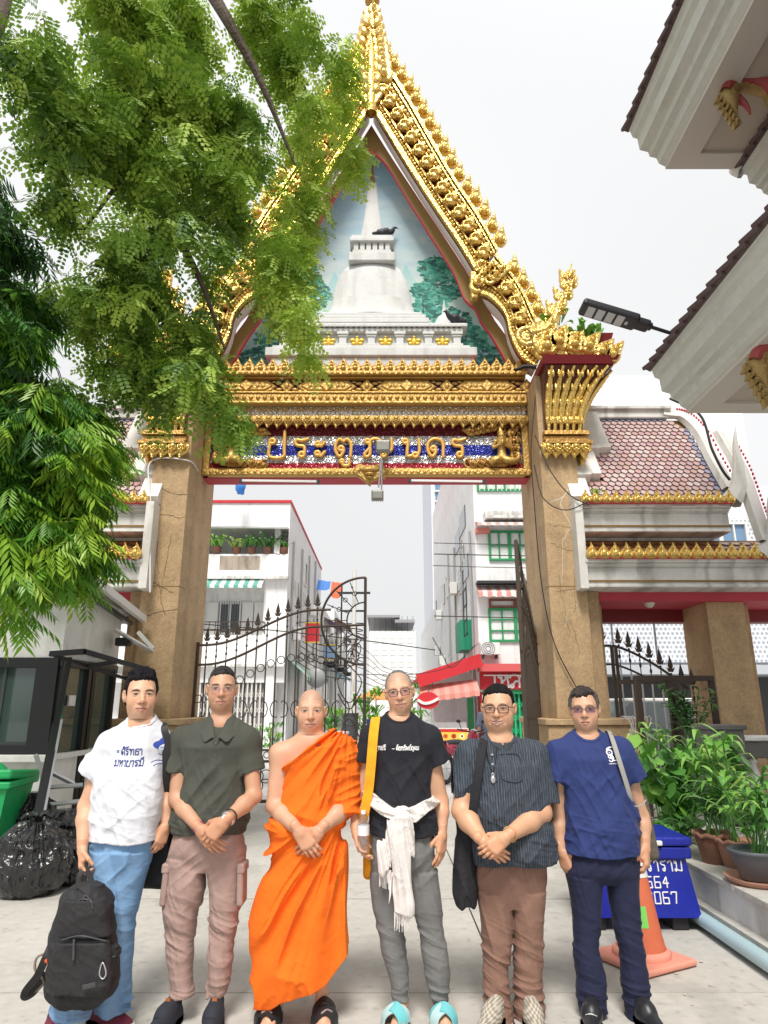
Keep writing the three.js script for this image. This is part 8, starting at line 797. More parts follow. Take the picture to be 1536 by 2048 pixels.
// --- man in white printed t-shirt ---
{
  const [mt, ct] = cloudy([0.66, 0.68, 0.74], {}, 0.03), [mj, cj0] = cloudy([0.15, 0.30, 0.52], {}, 0.16), cj = (x, y, z) => mixc(cj0(x, y, z), [0.34, 0.47, 0.62], 0.55 * sst(0.04, 0.11, z) * fbm(x * 8, y * 5, z, 2));
  T.tee1 = ctex(512, 256, (c, w, h) => { c.clearRect(0, 0, w, h); c.strokeStyle = c.fillStyle = '#33417f'; c.lineWidth = 8; thaiDraw(c, 'ศิรัทธา', 96, 132, 44, 46); thaiDraw(c, 'มหาบารมี', 46, 214, 44, 44); c.lineWidth = 5; c.strokeRect(58, 100, 14, 14); c.fillStyle = '#3a4fa8'; c.beginPath(); c.ellipse(428, 66, 74, 34, 0.12, 0, 7); c.fill(); c.beginPath(); c.ellipse(428, 44, 40, 36, 0, 0, 7); c.fill(); c.fillStyle = '#dfe4f4'; c.beginPath(); c.ellipse(430, 92, 34, 32, 0, 0, 7); c.fill(); c.strokeStyle = '#3a4fa8'; c.lineWidth = 5; c.beginPath(); c.moveTo(408, 84); c.lineTo(424, 84); c.moveTo(436, 84); c.lineTo(452, 84); c.moveTo(416, 108); c.quadraticCurveTo(430, 116, 446, 106); c.moveTo(398, 128); c.quadraticCurveTo(430, 150, 464, 126); c.stroke(); c.beginPath(); c.moveTo(360, 190); c.bezierCurveTo(400, 150, 430, 210, 500, 160); c.moveTo(380, 214); c.bezierCurveTo(420, 180, 450, 224, 496, 190); c.stroke(); c.fillStyle = '#3a4fa8'; for (const [x, y] of [[470, 20], [492, 34], [448, 6]]) { c.beginPath(); c.moveTo(x, y); c.lineTo(x + 8, y - 22); c.lineTo(x + 14, y); c.fill(); } });
  const R = makePerson({ label: 'man in white printed t-shirt and light blue jeans carrying a black backpack', D: 3.98, x: 235, chestW: 0.12,
    head: { px: 282, py: 1390, S: 1.07, yaw: 0.12, pitch: -0.03, skin: [0.627, 0.37, 0.241], brow: [0.03, 0.02, 0.018], browA: 0.95, eye: 0.0036, beard: 0.15, smile: 0.3, jaw: 0.98, hair: { t: 0.008, top: 0.016, n: 0.007, line: 0.068, temple: 0.012, col: [0.012, 0.011, 0.014], zs: 0.036, low: -0.025, spike: 0.02, fr: 0.012 } },
    J: { neck: [284, 1447, -0.01], shL: [220, 1487], shR: [314, 1476, -0.06], elL: [172, 1612, 0.0], elR: [333, 1592, -0.07], wrL: [165, 1694, 0.1], wrR: [332, 1650, -0.02], knL: [190, 1860, 0.05], knR: [240, 1850], anL: [145, 2010, 0.12], anR: [224, 2005] },
    handL: { f: [0.12, -1, 0.12], n: [0.95, 0, -0.3], t: 1, curl: 0.85, thumb: 0.9, s: 1.0 }, handR: { f: [-0.2, -0.95, 0.25], n: [-0.75, 0.1, -0.6], t: -1, curl: 0.45, thumb: 0.5, s: 0.95 },
    wear: [{ kind: 'shirt', name: 't_shirt', mat: mt, color: ct, seed: 3, collar: true, rows: [[1500, 216, 322, 0.115, -0.03], [1560, 197, 326, 0.12], [1620, 188, 322, 0.128], [1680, 182, 313, 0.13]], sleeve: { L: [180, 1546, 0], R: [330, 1538, -0.08] }, sr: [0.064, 0.07], neck: 0.066, creases: [...teeCreases(0.92, 0.6), { a: 0.95, f: 10, s: 2, A: 0.006, m: (x, y) => sst(0.9, 1.1, y) * sst(1.4, 1.2, y) }], print: [[221, 1474, 329, 1545, T.tee1, 'shirt_print']] },
      { kind: 'trousers', name: 'jeans', mat: mj, color: cj, seed: 7, hips: [[1672, 185, 311, 0.12], [1725, 186, 298, 0.1]], legL: [[1700, 185, 262], [1800, 176, 246, 0.03], [1900, 132, 224, 0.08], [1980, 112, 186, 0.12], [2034, 104, 180, 0.14]], legR: [[1700, 216, 302], [1760, 222, 290], [1850, 205, 270], [1950, 196, 262], [2020, 190, 258]], creases: legCreases(0.8, 0.42) }] });
  const maroon = M([0.16, 0.02, 0.045], 0.8), wl = M([0.8, 0.8, 0.78], 0.7);
  shoe(R.o, 'sneaker', R.L(222, 2020).x, 0.0, 1.1, 0.28, maroon, sole, { lace: wl }); shoe(R.o, 'sneaker', R.L(142, 2030).x, 0.2, 0.35, 0.28, maroon, sole, { lace: wl });
  for (const s of R.o.children.filter((c) => c.name === 'sneaker')) part(s, 'toe_cap', [ball(0, 0.028, 0.105, 0.046, 0.026, 0.05, 14, 8)], wl);
  // backpack hanging from his hand
  const B = thing('backpack', 'black backpack held by its top handle in front of the blue jeans', 'backpack', [0, 0, 0], 0), DB = 3.72, q = (px, py, dz = 0) => at(px, py, DB - dz), km = M([0.016, 0.016, 0.018], 0.75, { bumpMap: T.weave, bumpScale: 0.01 }), kd = M([0.008, 0.008, 0.009], 0.6);
  const rows = [[1772, 148, 204, 0.06], [1790, 133, 214, 0.085], [1830, 120, 222, 0.1], [1890, 110, 226, 0.11], [1950, 99, 230, 0.112], [1985, 102, 222, 0.1], [2002, 112, 200, 0.07]].map(([py, a, b, hd]) => { const A = q(a, py), C = q(b, py); return [A.y, (A.x + C.x) / 2, A.z, (C.x - A.x) / 2, hd]; }), pf = profile(rows, 2.8), pc = creases([{ a: 1.2, f: 12, s: 3, A: 0.007 }, { a: 0.3, f: 14, s: 3, A: 0.005 }], 4);
  const pk = profile([[1884, 116, 216], [1900, 112, 220], [1950, 106, 222], [1985, 112, 210]].map(([py, a, b]) => { const A = q(a, py, 0.1), C = q(b, py, 0.1); return [A.y, (A.x + C.x) / 2, A.z, (C.x - A.x) / 2, 0.045]; }), 2.6), pk2 = profile([[1800, 130, 208], [1815, 124, 214], [1868, 116, 220]].map(([py, a, b]) => { const A = q(a, py, 0.07), C = q(b, py, 0.07); return [A.y, (A.x + C.x) / 2, A.z, (C.x - A.x) / 2, 0.05]; }), 2.6);
  const bf = (x, y, z) => pf(x, y, z) * 0.9 - pc(x, y, z), lo = q(85, 2006), hi = q(245, 1765); part(B, 'body', net(bf, [lo.x - 0.03, lo.y - 0.03, -DB - 0.16], [hi.x + 0.02, hi.y + 0.02, -DB + 0.16], 0.006, null), km, false);
  part(B, 'front_pocket', net((x, y, z) => smax(pk(x, y, z) - pc(x, y, z) * 0.7, -9, 0.01), [lo.x - 0.03, lo.y - 0.03, -DB - 0.06], [hi.x + 0.02, hi.y, -DB + 0.2], 0.006, null), km, false);
  part(B, 'upper_pocket', net((x, y, z) => pk2(x, y, z) - pc(x, y, z) * 0.7, [lo.x - 0.03, lo.y - 0.03, -DB - 0.06], [hi.x + 0.02, hi.y, -DB + 0.2], 0.006, null), km, false);
  const zp = M([0.05, 0.05, 0.055], 0.4); part(B, 'zip', [tube([q(124, 1880, 0.125), q(160, 1872, 0.15), q(212, 1882, 0.125)], 0.004), tube([q(134, 1818, 0.1), q(168, 1798, 0.115), q(206, 1818, 0.1)], 0.004), tube([q(170, 1790, 0.09), q(164, 1806, 0.12), q(156, 1822, 0.125)], 0.004), tube([q(170, 1790, 0.09), q(182, 1802, 0.12), q(186, 1818, 0.125)], 0.004), tube([q(148, 1878, 0.15), q(147, 1920, 0.165)], 0.006)], zp);
  part(B, 'handle', [band([q(156, 1782, -0.02), q(160, 1752, -0.1), q(169, 1737, -0.13), q(180, 1752, -0.1), q(188, 1784, -0.02)], 0.026, () => V(0, 0.3, 1), 0.006)], kd);
  part(B, 'shoulder_strap', [band([q(104, 1888, 0.02), q(92, 1915, 0.05), q(76, 1950, 0.05), q(52, 1982, 0.03), q(50, 1992, 0.02), q(66, 1984, 0.01), q(92, 1945, 0)], 0.035, () => V(0.2, 0, 1), 0.008)], kd);
  part(B, 'strap_loop', [tube([q(96, 1905, 0.02), q(74, 1915, 0.02), q(70, 1938, 0.02), q(88, 1965, 0.01), q(70, 1985, 0.01)], 0.006)], M([0.25, 0.2, 0.15], 0.7));
  part(B, 'zip_pull', [ball(q(97, 1922, 0.06).x, q(97, 1922, 0.06).y, q(97, 1922, 0.06).z, 0.02, 0.012, 0.012)], M([0.6, 0.08, 0.02], 0.5));
  part(B, 'carabiner', [tube([q(205, 1925, 0.14), q(212, 1948, 0.14), q(206, 1958, 0.14), q(199, 1950, 0.14)], 0.0035, 20, 6, true)], K.steel);
  part(B, 'label', [new RoundedBoxGeometry(0.06, 0.02, 0.006, 1, 0.003).rotateZ(0.2).translate(...q(178, 1972, 0.175).toArray())], zp);
  const tb = thing('tumbler', 'black travel cup in the side pocket of the backpack', 'travel cup'), tp = q(222, 1905, 0.05), bt = q(214, 1952, 0.05);
  part(tb, 'cup', [rod(bt, tp, 0.036, 0.042, 20)], kd); part(tb, 'lid', [rod(tp, tp.clone().add(V(0.003, 0.02, 0)), 0.046, 0.044, 20), rod(tp.clone().add(V(0.003, 0.02, 0)), tp.clone().add(V(0.004, 0.03, 0)), 0.034, 0.032, 20)], km); part(tb, 'lid_band', [rod(tp.clone().add(V(0, -0.006, 0)), tp.clone().add(V(0, 0.001, 0)), 0.0445, 0.0445, 20)], K.steel);
  // black bag behind him
  const S = thing('shoulder_bag', 'black shoulder bag hanging at the hip of the man in white t-shirt', 'shoulder bag'), w = (px, py, dz) => at(px, py, 3.98 - dz);
  part(S, 'bag', net((x, y, z) => { const c = w(318, 1708, -0.16), a = Math.abs(x - c.x), b = Math.abs(y - c.y), d = Math.abs(z - c.z); return Math.hypot(Math.max(a - 0.05, 0), Math.max(b - 0.13, 0), Math.max(d - 0.02, 0)) - 0.035 - 0.006 * fr(noise(x * 14, y * 9, z * 9)); }, w(285, 1775, -0.26).toArray(), [w(352, 1640, -0.1).x, w(330, 1640, -0.1).y, w(330, 1640, -0.06).z], 0.008, null), kd, false);
  part(S, 'strap', [band([w(322, 1446, -0.1), w(327, 1452, -0.02), w(332, 1490, 0.0), w(333, 1560, -0.01), w(328, 1640, -0.1)], 0.045, (t) => V(0.35, t < 0.2 ? 1 : 0.2, 1))], kd);
}
// --- man in dark polo shirt ---
{
  const [mp, cp] = cloudy([0.058, 0.062, 0.050], {}, 0.1), [mj, cj] = cloudy([0.36, 0.245, 0.215], {}, 0.10), sv = M([0.6, 0.6, 0.62], 0.25, { metalness: 0.9 });
  const R = makePerson({ label: 'man in dark olive polo shirt and dusty pink cargo trousers with clasped hands', D: 4.05, x: 405,
    head: { px: 444, py: 1378, S: 1.02, w: 0.98, pitch: -0.02, skin: [0.526, 0.297, 0.19], brow: [0.02, 0.016, 0.014], eye: 0.0036, beard: 0.25, smile: 0.45, jaw: 1.1, fold: 1, hair: { t: 0.004, top: 0.007, n: 0.004, line: 0.07, temple: 0.02, col: [0.014, 0.013, 0.014], zs: 0.03, low: -0.02, grey: 0.5, fr: 0.004 }, glasses: { w: 0.052, h: 0.03, r: 0.0011, mat: M([0.55, 0.5, 0.45], 0.3, { metalness: 0.8 }), tint: [0.93, 0.88, 0.95] } },
    J: { neck: [444, 1447], shL: [364, 1480], shR: [496, 1480], elL: [353, 1598, 0.05], elR: [508, 1592, 0.05], wrL: [400, 1658, 0.215], wrR: [449, 1643, 0.25], knL: [362, 1850], knR: [446, 1850], anL: [364, 1985], anR: [438, 1985] },
    handL: { f: [0.72, -0.66, 0.1], n: [0, 0, -1], t: 1, curl: 0.35, thumb: 0.4, s: 1.0 }, handR: { f: [-0.72, -0.68, 0.05], n: [0.1, -0.1, -1], t: -1, curl: 0.5, thumb: 0.5, s: 1.04 },
    wear: [{ kind: 'shirt', name: 'polo_shirt', mat: mp, color: cp, seed: 13, rows: [[1495, 372, 488, 0.112], [1560, 368, 488, 0.122], [1610, 355, 492, 0.142], [1640, 350, 492, 0.143], [1662, 351, 488, 0.132]], sleeve: { L: [350, 1541, 0.01], R: [506, 1543, 0.01] }, sr: [0.066, 0.072], neck: 0.064, creases: teeCreases(0.9, 0.75) },
      { kind: 'trousers', name: 'cargo_trousers', mat: mj, color: cj, seed: 17, hips: [[1652, 352, 486, 0.12], [1700, 338, 489, 0.128], [1735, 336, 487, 0.09]], legL: [[1715, 336, 409], [1780, 331, 410], [1850, 330, 389], [1920, 333, 385], [1992, 341, 388]], legR: [[1715, 414, 489], [1780, 418, 487], [1850, 418, 476], [1920, 416, 466], [1992, 416, 457]], creases: legCreases(0.9, 0.42) }] });
  const n = R.nb, m2 = cloth([0.062, 0.066, 0.055]);
  // folded collar, placket with buttons
  part(R.o, 'collar', net((x, y, z) => { const X = x - n.x, Y = y - n.y, Z = z - n.z, fy = -0.35 * Math.max(0, Z), a = Math.hypot(X * 0.95, Z), yy = Y - fy, r0 = 0.074 + (0.03 - yy) * 0.75, d = Math.abs(a - r0) - 0.005, v = Math.abs(X) - (0.008 + Math.max(0, (yy - (-0.03)) * 0.42)); let e = Math.max(d * 0.8, Math.abs(yy - 0.0) - 0.032 - (Z > 0 ? 0.02 * sst(0.02, 0.06, Math.abs(X)) * sst(0.1, 0.06, Math.abs(X)) : 0)); if (Z > 0.02) e = Math.max(e, -v); return e; }, [n.x - 0.15, n.y - 0.12, n.z - 0.13], [n.x + 0.15, n.y + 0.06, n.z + 0.15], 0.004, null), m2, false);
  part(R.o, 'placket', [bx(n.x - 0.016, n.x + 0.016, n.y - 0.2, n.y - 0.075, 0.108, 0.122, 0.004).rotateX(0)], m2); for (const k of [0.1, 0.16]) part(R.o, 'button', [new THREE.CylinderGeometry(0.006, 0.006, 0.004, 10).rotateX(Math.PI / 2).translate(n.x, n.y - k, 0.124)], M([0.1, 0.1, 0.09], 0.4));
  const wr = R.J.wrR.clone().lerp(R.J.elR, 0.12), dir = R.J.elR.clone().sub(R.J.wrR).normalize(), wt = sub(R.o, 'wrist_watch'); part(wt, 'strap', [new THREE.TorusGeometry(0.033, 0.009, 6, 20).scale(1, 1, 1.5).applyQuaternion(new THREE.Quaternion().setFromUnitVectors(V(0, 0, 1), dir)).translate(...wr.toArray())], sv); part(wt, 'dial', [new THREE.CylinderGeometry(0.019, 0.02, 0.009, 20).rotateX(Math.PI / 2 - 0.2).translate(wr.x - 0.008, wr.y + 0.008, wr.z + 0.036)], sv); part(wt, 'glass', [new THREE.CylinderGeometry(0.015, 0.015, 0.003, 16).rotateX(Math.PI / 2 - 0.2).translate(wr.x - 0.008, wr.y + 0.007, wr.z + 0.042)], M([0.75, 0.78, 0.8], 0.1)); part(R.o, 'bead_bracelet', [new THREE.TorusGeometry(0.034, 0.005, 6, 20).applyQuaternion(new THREE.Quaternion().setFromUnitVectors(V(0, 0, 1), dir)).translate(wr.x + dir.x * 0.026, wr.y + dir.y * 0.026, wr.z + dir.z * 0.026)], M([0.03, 0.02, 0.015], 0.4));
  const w2 = R.J.wrL.clone().lerp(R.J.elL, 0.06); part(R.o, 'cord_bracelet', [new THREE.TorusGeometry(0.03, 0.004, 6, 18).applyQuaternion(new THREE.Quaternion().setFromUnitVectors(V(0, 0, 1), R.J.elL.clone().sub(R.J.wrL).normalize())).translate(...w2.toArray())], M([0.35, 0.05, 0.2], 0.6));
  for (const [px, py, s] of [[335, 1768, -1], [484, 1768, 1]]) { const p = R.L(px, py, 0.03); part(R.o, 'cargo_pocket', [new RoundedBoxGeometry(0.035, 0.19, 0.13, 2, 0.015).rotateZ(s * 0.04).translate(p.x, p.y, p.z)], cloth([0.35, 0.24, 0.21])); part(R.o, 'pocket_flap', [new RoundedBoxGeometry(0.042, 0.05, 0.137, 2, 0.012).rotateZ(s * 0.04).translate(p.x, p.y + 0.085, p.z)], cloth([0.36, 0.25, 0.22])); }
  const nv = M([0.02, 0.024, 0.035], 0.85, { bumpMap: T.weave, bumpScale: 0.006 }); for (const [x, t] of [[356, -0.25], [436, 0.02]]) { const s = shoe(R.o, 'trainer', R.L(x, 1990).x + t * 0.12, 0.1, t, 0.28, nv, sole, { lace: kblack() }); part(s, 'pull_tab', [bx(-0.012, 0.012, 0.1, 0.135, -0.02, -0.012)], M([0.4, 0.13, 0.04], 0.7)); }
}
function kblack() { return M([0.012, 0.012, 0.014], 0.7); }
// --- monk in orange robe ---
{
  const orange = [0.86, 0.15, 0.004], mr = cloth([1, 1, 1], { vertexColors: true, sheen: 0.4, sheenColor: lin(0.9, 0.35, 0.02), bumpScale: 0.005 });
  const R = makePerson({ label: 'shaven monk in bright orange robe with one bare shoulder and clasped hands', D: 4.05, x: 610, bare: true, nude: true, chestW: 0.165, arm: 1.08,
    head: { px: 622, py: 1422, S: 1.0, w: 0.99, pitch: 0.0, skin: [0.594, 0.347, 0.23], brow: [0.25, 0.14, 0.1], browA: 0.5, eye: 0.0034, beard: 0.12, smile: 0.6, jaw: 1.08, fold: 1, scalp: [0.27, 0.2, 0.17], scalpA: 0.4, neckW: 1.08 },
    J: { neck: [622, 1478], shL: [560, 1508], shR: [686, 1502], elL: [549, 1612, 0.03], elR: [690, 1612, 0.04], wrL: [596, 1660, 0.225], wrR: [640, 1660, 0.195], knL: [575, 1850], knR: [645, 1850], anL: [552, 2005], anR: [644, 2000] },
    handL: { f: [0.62, -0.78, 0.05], n: [0, -0.1, -1], t: 1, curl: 0.4, thumb: 0.4, s: 1.05 }, handR: { f: [-0.66, -0.74, 0.05], n: [0, 0, -1], t: -1, curl: 0.3, thumb: 0.4, s: 1.0 },
    wear: [{ name: 'robe', mat: mr, h: 0.0062, zb: 0.2, zf: 0.2, pad: 0.05, box: [[500, 1460], [712, 1460], [500, 2040], [712, 2040]], field: (L, J) => {
      const rows = [[1492, 572, 696, 0.125], [1520, 566, 698, 0.13], [1570, 563, 688, 0.135], [1640, 547, 688, 0.142], [1690, 541, 688, 0.146], [1735, 535, 688, 0.148], [1757, 520, 688, 0.152], [1820, 510, 688, 0.158], [1900, 507, 690, 0.16], [1960, 516, 690, 0.155], [2040, 524, 690, 0.145]].map(([py, a, b, hd]) => { const A = L(a, py), C = L(b, py); return [A.y, (A.x + C.x) / 2, 0.005, (C.x - A.x) / 2, hd]; }), pf = profile(rows, 2.3);
      const sh = field([cap(J.neck.clone().add(V(0.06, -0.005, 0)), J.shR, 0.068, 0.082, 0.03), cap(J.shR, L(688, 1600, 0.01), 0.086, 0.086, 0.03), cap(L(688, 1600, 0.01), L(690, 1650, 0.07), 0.086, 0.078, 0.02)]), e0 = L(676, 1632, 0.08);
      const a = L(560, 1540, 0.1), b = L(655, 1463, 0.08), nl = Math.hypot(b.x - a.x, b.y - a.y), nx = -(b.y - a.y) / nl, ny = (b.x - a.x) / nl, hem = [[505, 2024], [526, 2024], [540, 2022], [562, 2002], [600, 1990], [651, 1970], [676, 1940], [690, 1921], [712, 1915]].map(([x, y]) => L(x, y, 0.12)), C1 = L(700, 1440), C2 = L(700, 1590), wy = L(600, 1655).y;
      const up = creases([{ a: 0, f: 1, s: 1, A: 0 }], 1);
      return (x, y, z) => { let d = smin(pf(x, y, z) * 0.85, Math.max(sh(x, y, z), ((x - e0.x) * 0.15 + (y - e0.y) * -0.95 + (z - e0.z) * 0.3) > 0 ? ((x - e0.x) * 0.15 + (y - e0.y) * -0.95 + (z - e0.z) * 0.3) : -1), 0.03);
        const f1 = Math.atan2(y - C1.y, x - C1.x), r1 = Math.hypot(x - C1.x, y - C1.y), f2 = Math.atan2(y - C2.y, x - C2.x), r2 = Math.hypot(x - C2.x, y - C2.y), low = sst(wy + 0.03, wy - 0.12, y);
        const n1 = fr(noise(f1 * 7 + noise(x * 5, y * 5, z * 5) * 0.7, r1 * 2.2, z * 3 + 2)), n1b = fr(noise(f1 * 15 + 3, r1 * 3.5, z * 4)), n2 = fr(noise(f2 * 7.5 + noise(x * 4, y * 4, z * 4) * 0.9 + 5, r2 * 1.6 + 3, z * 3)), n2b = fr(noise(f2 * 17 + 9, r2 * 2.6, z * 4)), sl = sst(0.13, 0.17, x - J.neck.x) * sst(wy - 0.02, wy + 0.06, y), n3 = fr(noise(x * 6 + y * 9, y * 22 - x * 9, z * 9 + 4)), bl = sst(wy + 0.14, wy + 0.02, y) * (1 - low), n4 = fr(noise(x * 4, y * 17 + x * 5, z * 5));
        const sq = (n) => n * n * n; d -= (1 - low) * (0.036 * sq(n1) + 0.012 * n1b * n1b - 0.014) * (1 - 0.4 * sl) + low * (0.046 * sq(n2) + 0.013 * n2b * n2b - 0.018) + sl * 0.014 * (n3 * n3 - 0.4) + bl * 0.02 * (n4 * n4 - 0.3);
        d = Math.max(d, ((x - a.x) * nx + (y - a.y) * ny) - (x > b.x ? 0.3 : 0) - 0.004 * Math.sin(x * 40)); let i = 0; while (i < hem.length - 2 && hem[i + 1].x < x) i++; const t = clamp((x - hem[i].x) / (hem[i + 1].x - hem[i].x), 0, 1), hy = lerp(hem[i].y, hem[i + 1].y, t) + (z < 0 ? 0.02 : 0); return Math.max(d, (hy - y) * 0.8) * 0.6; }; }, color: tone(orange, 0.05, 7) }] });
  const km = M([0.018, 0.018, 0.02], 0.5); for (const [px, e] of [[546, -1], [646, 1]]) { const s = sub(R.o, 'sandal'), x = R.L(px, 2000).x + e * 0.012; s.position.set(x, 0, 0.05); s.rotation.y = e * 0.15; const o = []; for (let i = 0; i <= 20; i++) { const a = i / 20 * 6.283; o.push([Math.cos(a) * 0.055 * (Math.sin(a) > 0 ? 1.05 : 0.85), Math.sin(a) * 0.15]); } part(s, 'sole', [extr(o, 0.022, 0.004).rotateX(-Math.PI / 2).translate(0, 0.004, 0)], km); part(s, 'strap', [band([V(-0.052, 0.02, 0.05), V(-0.045, 0.06, 0.045), V(0, 0.086, 0.04), V(0.045, 0.06, 0.045), V(0.052, 0.02, 0.05)], 0.06, (t) => V(Math.cos(Math.PI * (1 - t)), Math.sin(Math.PI * t) + 0.1, 0.45), 0.006), band([V(-0.05, 0.02, -0.02), V(-0.046, 0.08, -0.005), V(0, 0.118, 0.004), V(0.046, 0.08, -0.005), V(0.05, 0.02, -0.02)], 0.032, (t) => V(Math.cos(Math.PI * (1 - t)), Math.sin(Math.PI * t) + 0.1, 0.45), 0.006)], km); part(s, 'strap_stripe', [band([V(-0.02, 0.078, 0.062), V(0.01, 0.088, 0.05), V(0.035, 0.08, 0.058)], 0.008, () => V(0.1, 1, 0.5), 0.004)], K.steel); }
}
// --- man in black t-shirt with white waist scarf ---
{
  const [mt, ct] = cloudy([0.011, 0.012, 0.019], {}, 0.1), [mj, cj] = cloudy([0.165, 0.165, 0.165], {}, 0.08), [ms, cs] = cloudy([0.70, 0.66, 0.64], {}, 0.04);
  T.tee4 = ctex(512, 96, (c, w, h) => { c.clearRect(0, 0, w, h); c.strokeStyle = '#f2f2f2'; c.lineWidth = 7; thaiDraw(c, 'พุทธรักษ', 6, 62, 34, 32); c.lineWidth = 6; c.beginPath(); c.moveTo(186, 50); c.lineTo(212, 50); c.stroke(); c.lineWidth = 7; thaiDraw(c, 'ต้องทรัพย์อุดม', 226, 62, 32, 28); });
  const R = makePerson({ label: 'older grey-haired man with glasses in black t-shirt and white waist scarf', D: 4.05, x: 810, arm: 0.9,
    head: { px: 799, py: 1384, S: 0.99, w: 0.99, roll: 0.13, yaw: -0.03, skin: [0.61, 0.358, 0.23], brow: [0.1, 0.075, 0.06], browA: 0.45, eye: 0.0036, beard: 0.1, smile: 0.9, jaw: 1.0, fold: 1, scalp: [0.3, 0.25, 0.22], scalpA: 0.45, hair: { t: 0.003, top: 0.003, n: 0.004, line: 0.105, temple: 0.045, col: [0.14, 0.135, 0.13], zs: 0.012, low: -0.02, grey: 0.6, skew: 0.0 }, glasses: { w: 0.05, h: 0.037, r: 0.0017, mat: M([0.02, 0.015, 0.015], 0.35), tint: [0.9, 0.84, 0.92] } },
    J: { neck: [798, 1440], shL: [744, 1473], shR: [857, 1475], elL: [716, 1604, -0.02], elR: [883, 1602, -0.02], wrL: [712, 1662, 0.06], wrR: [884, 1665, 0.04], knL: [775, 1850], knR: [858, 1850], anL: [803, 1995], anR: [880, 2000] },
    handL: { f: [0.25, -0.9, 0.35], n: [0.85, 0.15, 0.15], t: -1, curl: 0.5, thumb: 0.6, s: 1.0 }, handR: { f: [-0.08, -0.98, 0.15], n: [-0.75, 0, -0.6], t: -1, curl: 0.28, thumb: 0.3, s: 1.02 }, bare: true,
    wear: [{ kind: 'shirt', name: 't_shirt', mat: mt, color: ct, seed: 23, collar: true, rows: [[1490, 752, 858, 0.11], [1540, 748, 862, 0.118], [1610, 738, 864, 0.128], [1640, 738, 870, 0.13], [1668, 738, 874, 0.128]], sleeve: { L: [724, 1524], R: [880, 1528] }, sr: [0.06, 0.07], neck: 0.067, creases: teeCreases(0.95, 0.7), print: [[748, 1486, 848, 1508, T.tee4, 'shirt_print']] },
      { kind: 'trousers', name: 'trousers', mat: mj, color: cj, seed: 27, hips: [[1655, 740, 870, 0.12], [1720, 737, 873, 0.125], [1755, 740, 873, 0.085]], legL: [[1740, 736, 806], [1820, 747, 806], [1900, 764, 812], [1950, 775, 817], [2000, 786, 819]], legR: [[1740, 808, 876], [1800, 818, 884], [1860, 835, 888], [1930, 846, 898], [1975, 856, 901], [2005, 864, 894]], creases: legCreases(0.75, 0.36) },
      { name: 'waist_scarf', mat: ms, color: cs, h: 0.0062, zb: 0.2, zf: 0.2, box: [[734, 1585], [876, 1585], [734, 1665], [876, 1665]], field: (L, J, e) => { const s = e.F.t_shirt, P = [[734, 1592], [760, 1612], [785, 1626], [803, 1630], [830, 1626], [855, 1612], [880, 1602]].map((p) => L(...p, 0.12)), cr = creases([{ a: 1.35, f: 18, s: 2, A: 0.012 }], 8); return (x, y, z) => { let i = 0; while (i < P.length - 2 && P[i + 1].x < x) i++; const t = clamp((x - P[i].x) / (P[i + 1].x - P[i].x), 0, 1), cy = lerp(P[i].y, P[i + 1].y, t) + (z < 0 ? 0.02 : 0); return Math.max(s(x, y, z) - 0.014 - cr(x, y, z), Math.abs(y - cy) - 0.034 - 0.005 * Math.sin(x * 30)); }; } },
      { name: 'scarf_knot', mat: ms, color: cs, h: 0.005, zb: 0.08, zf: 0.24, box: [[750, 1600], [826, 1600], [750, 1832], [826, 1832]], field: (L, J) => { const k = L(803, 1628, 0.15), t1 = profile([[1640, 782, 806], [1690, 762, 788], [1742, 758, 782]].map(([py, a, b]) => { const A = L(a, py, 0.16), C = L(b, py, 0.16); return [A.y, (A.x + C.x) / 2, 0.155, (C.x - A.x) / 2, 0.018]; })), t2 = profile([[1636, 790, 816], [1690, 782, 820], [1760, 784, 819], [1826, 788, 819]].map(([py, a, b]) => { const A = L(a, py, 0.17), C = L(b, py, 0.17); return [A.y, (A.x + C.x) / 2, 0.165, (C.x - A.x) / 2, 0.018]; })), cr = creases([{ a: 0.12, f: 26, s: 2, A: 0.012 }], 5), kn = ell(k, 0.045, 0.038, 0.035, 0.02, [0, 0, 0.3]); return (x, y, z) => smin(kn.f(x, y, z) - 0.006 * fr(noise(x * 40, y * 30, z * 30)), Math.min(t1(x, y, z) * 0.8, t2(x, y, z) * 0.8) - cr(x, y, z), 0.015); } }] });
  const fl = []; for (let i = 0; i < 13; i++) { const a = R.L(759 + i * 1.9, 1740, 0.155); fl.push(rod(a, a.clone().add(V(0.004 * Math.sin(i * 5), -0.075 - 0.015 * Math.sin(i * 3), 0.005)), 0.0026, 0.0018, 5)); } for (let i = 0; i < 17; i++) { const a = R.L(789 + i * 1.85, 1824, 0.165); fl.push(rod(a, a.clone().add(V(0.005 * Math.sin(i * 4), -0.07 - 0.02 * Math.sin(i * 2.3), 0.005)), 0.0026, 0.0018, 5)); } for (let i = 0; i < 9; i++) { const a = R.L(784 - i * 0.2 , 1745 + i * 5, 0.16); fl.push(rod(a, a.clone().add(V(-0.012, -0.05, 0)), 0.002, 0.0015, 5)); } part(R.o, 'scarf_fringe', fl, cloth([0.72, 0.68, 0.66]));
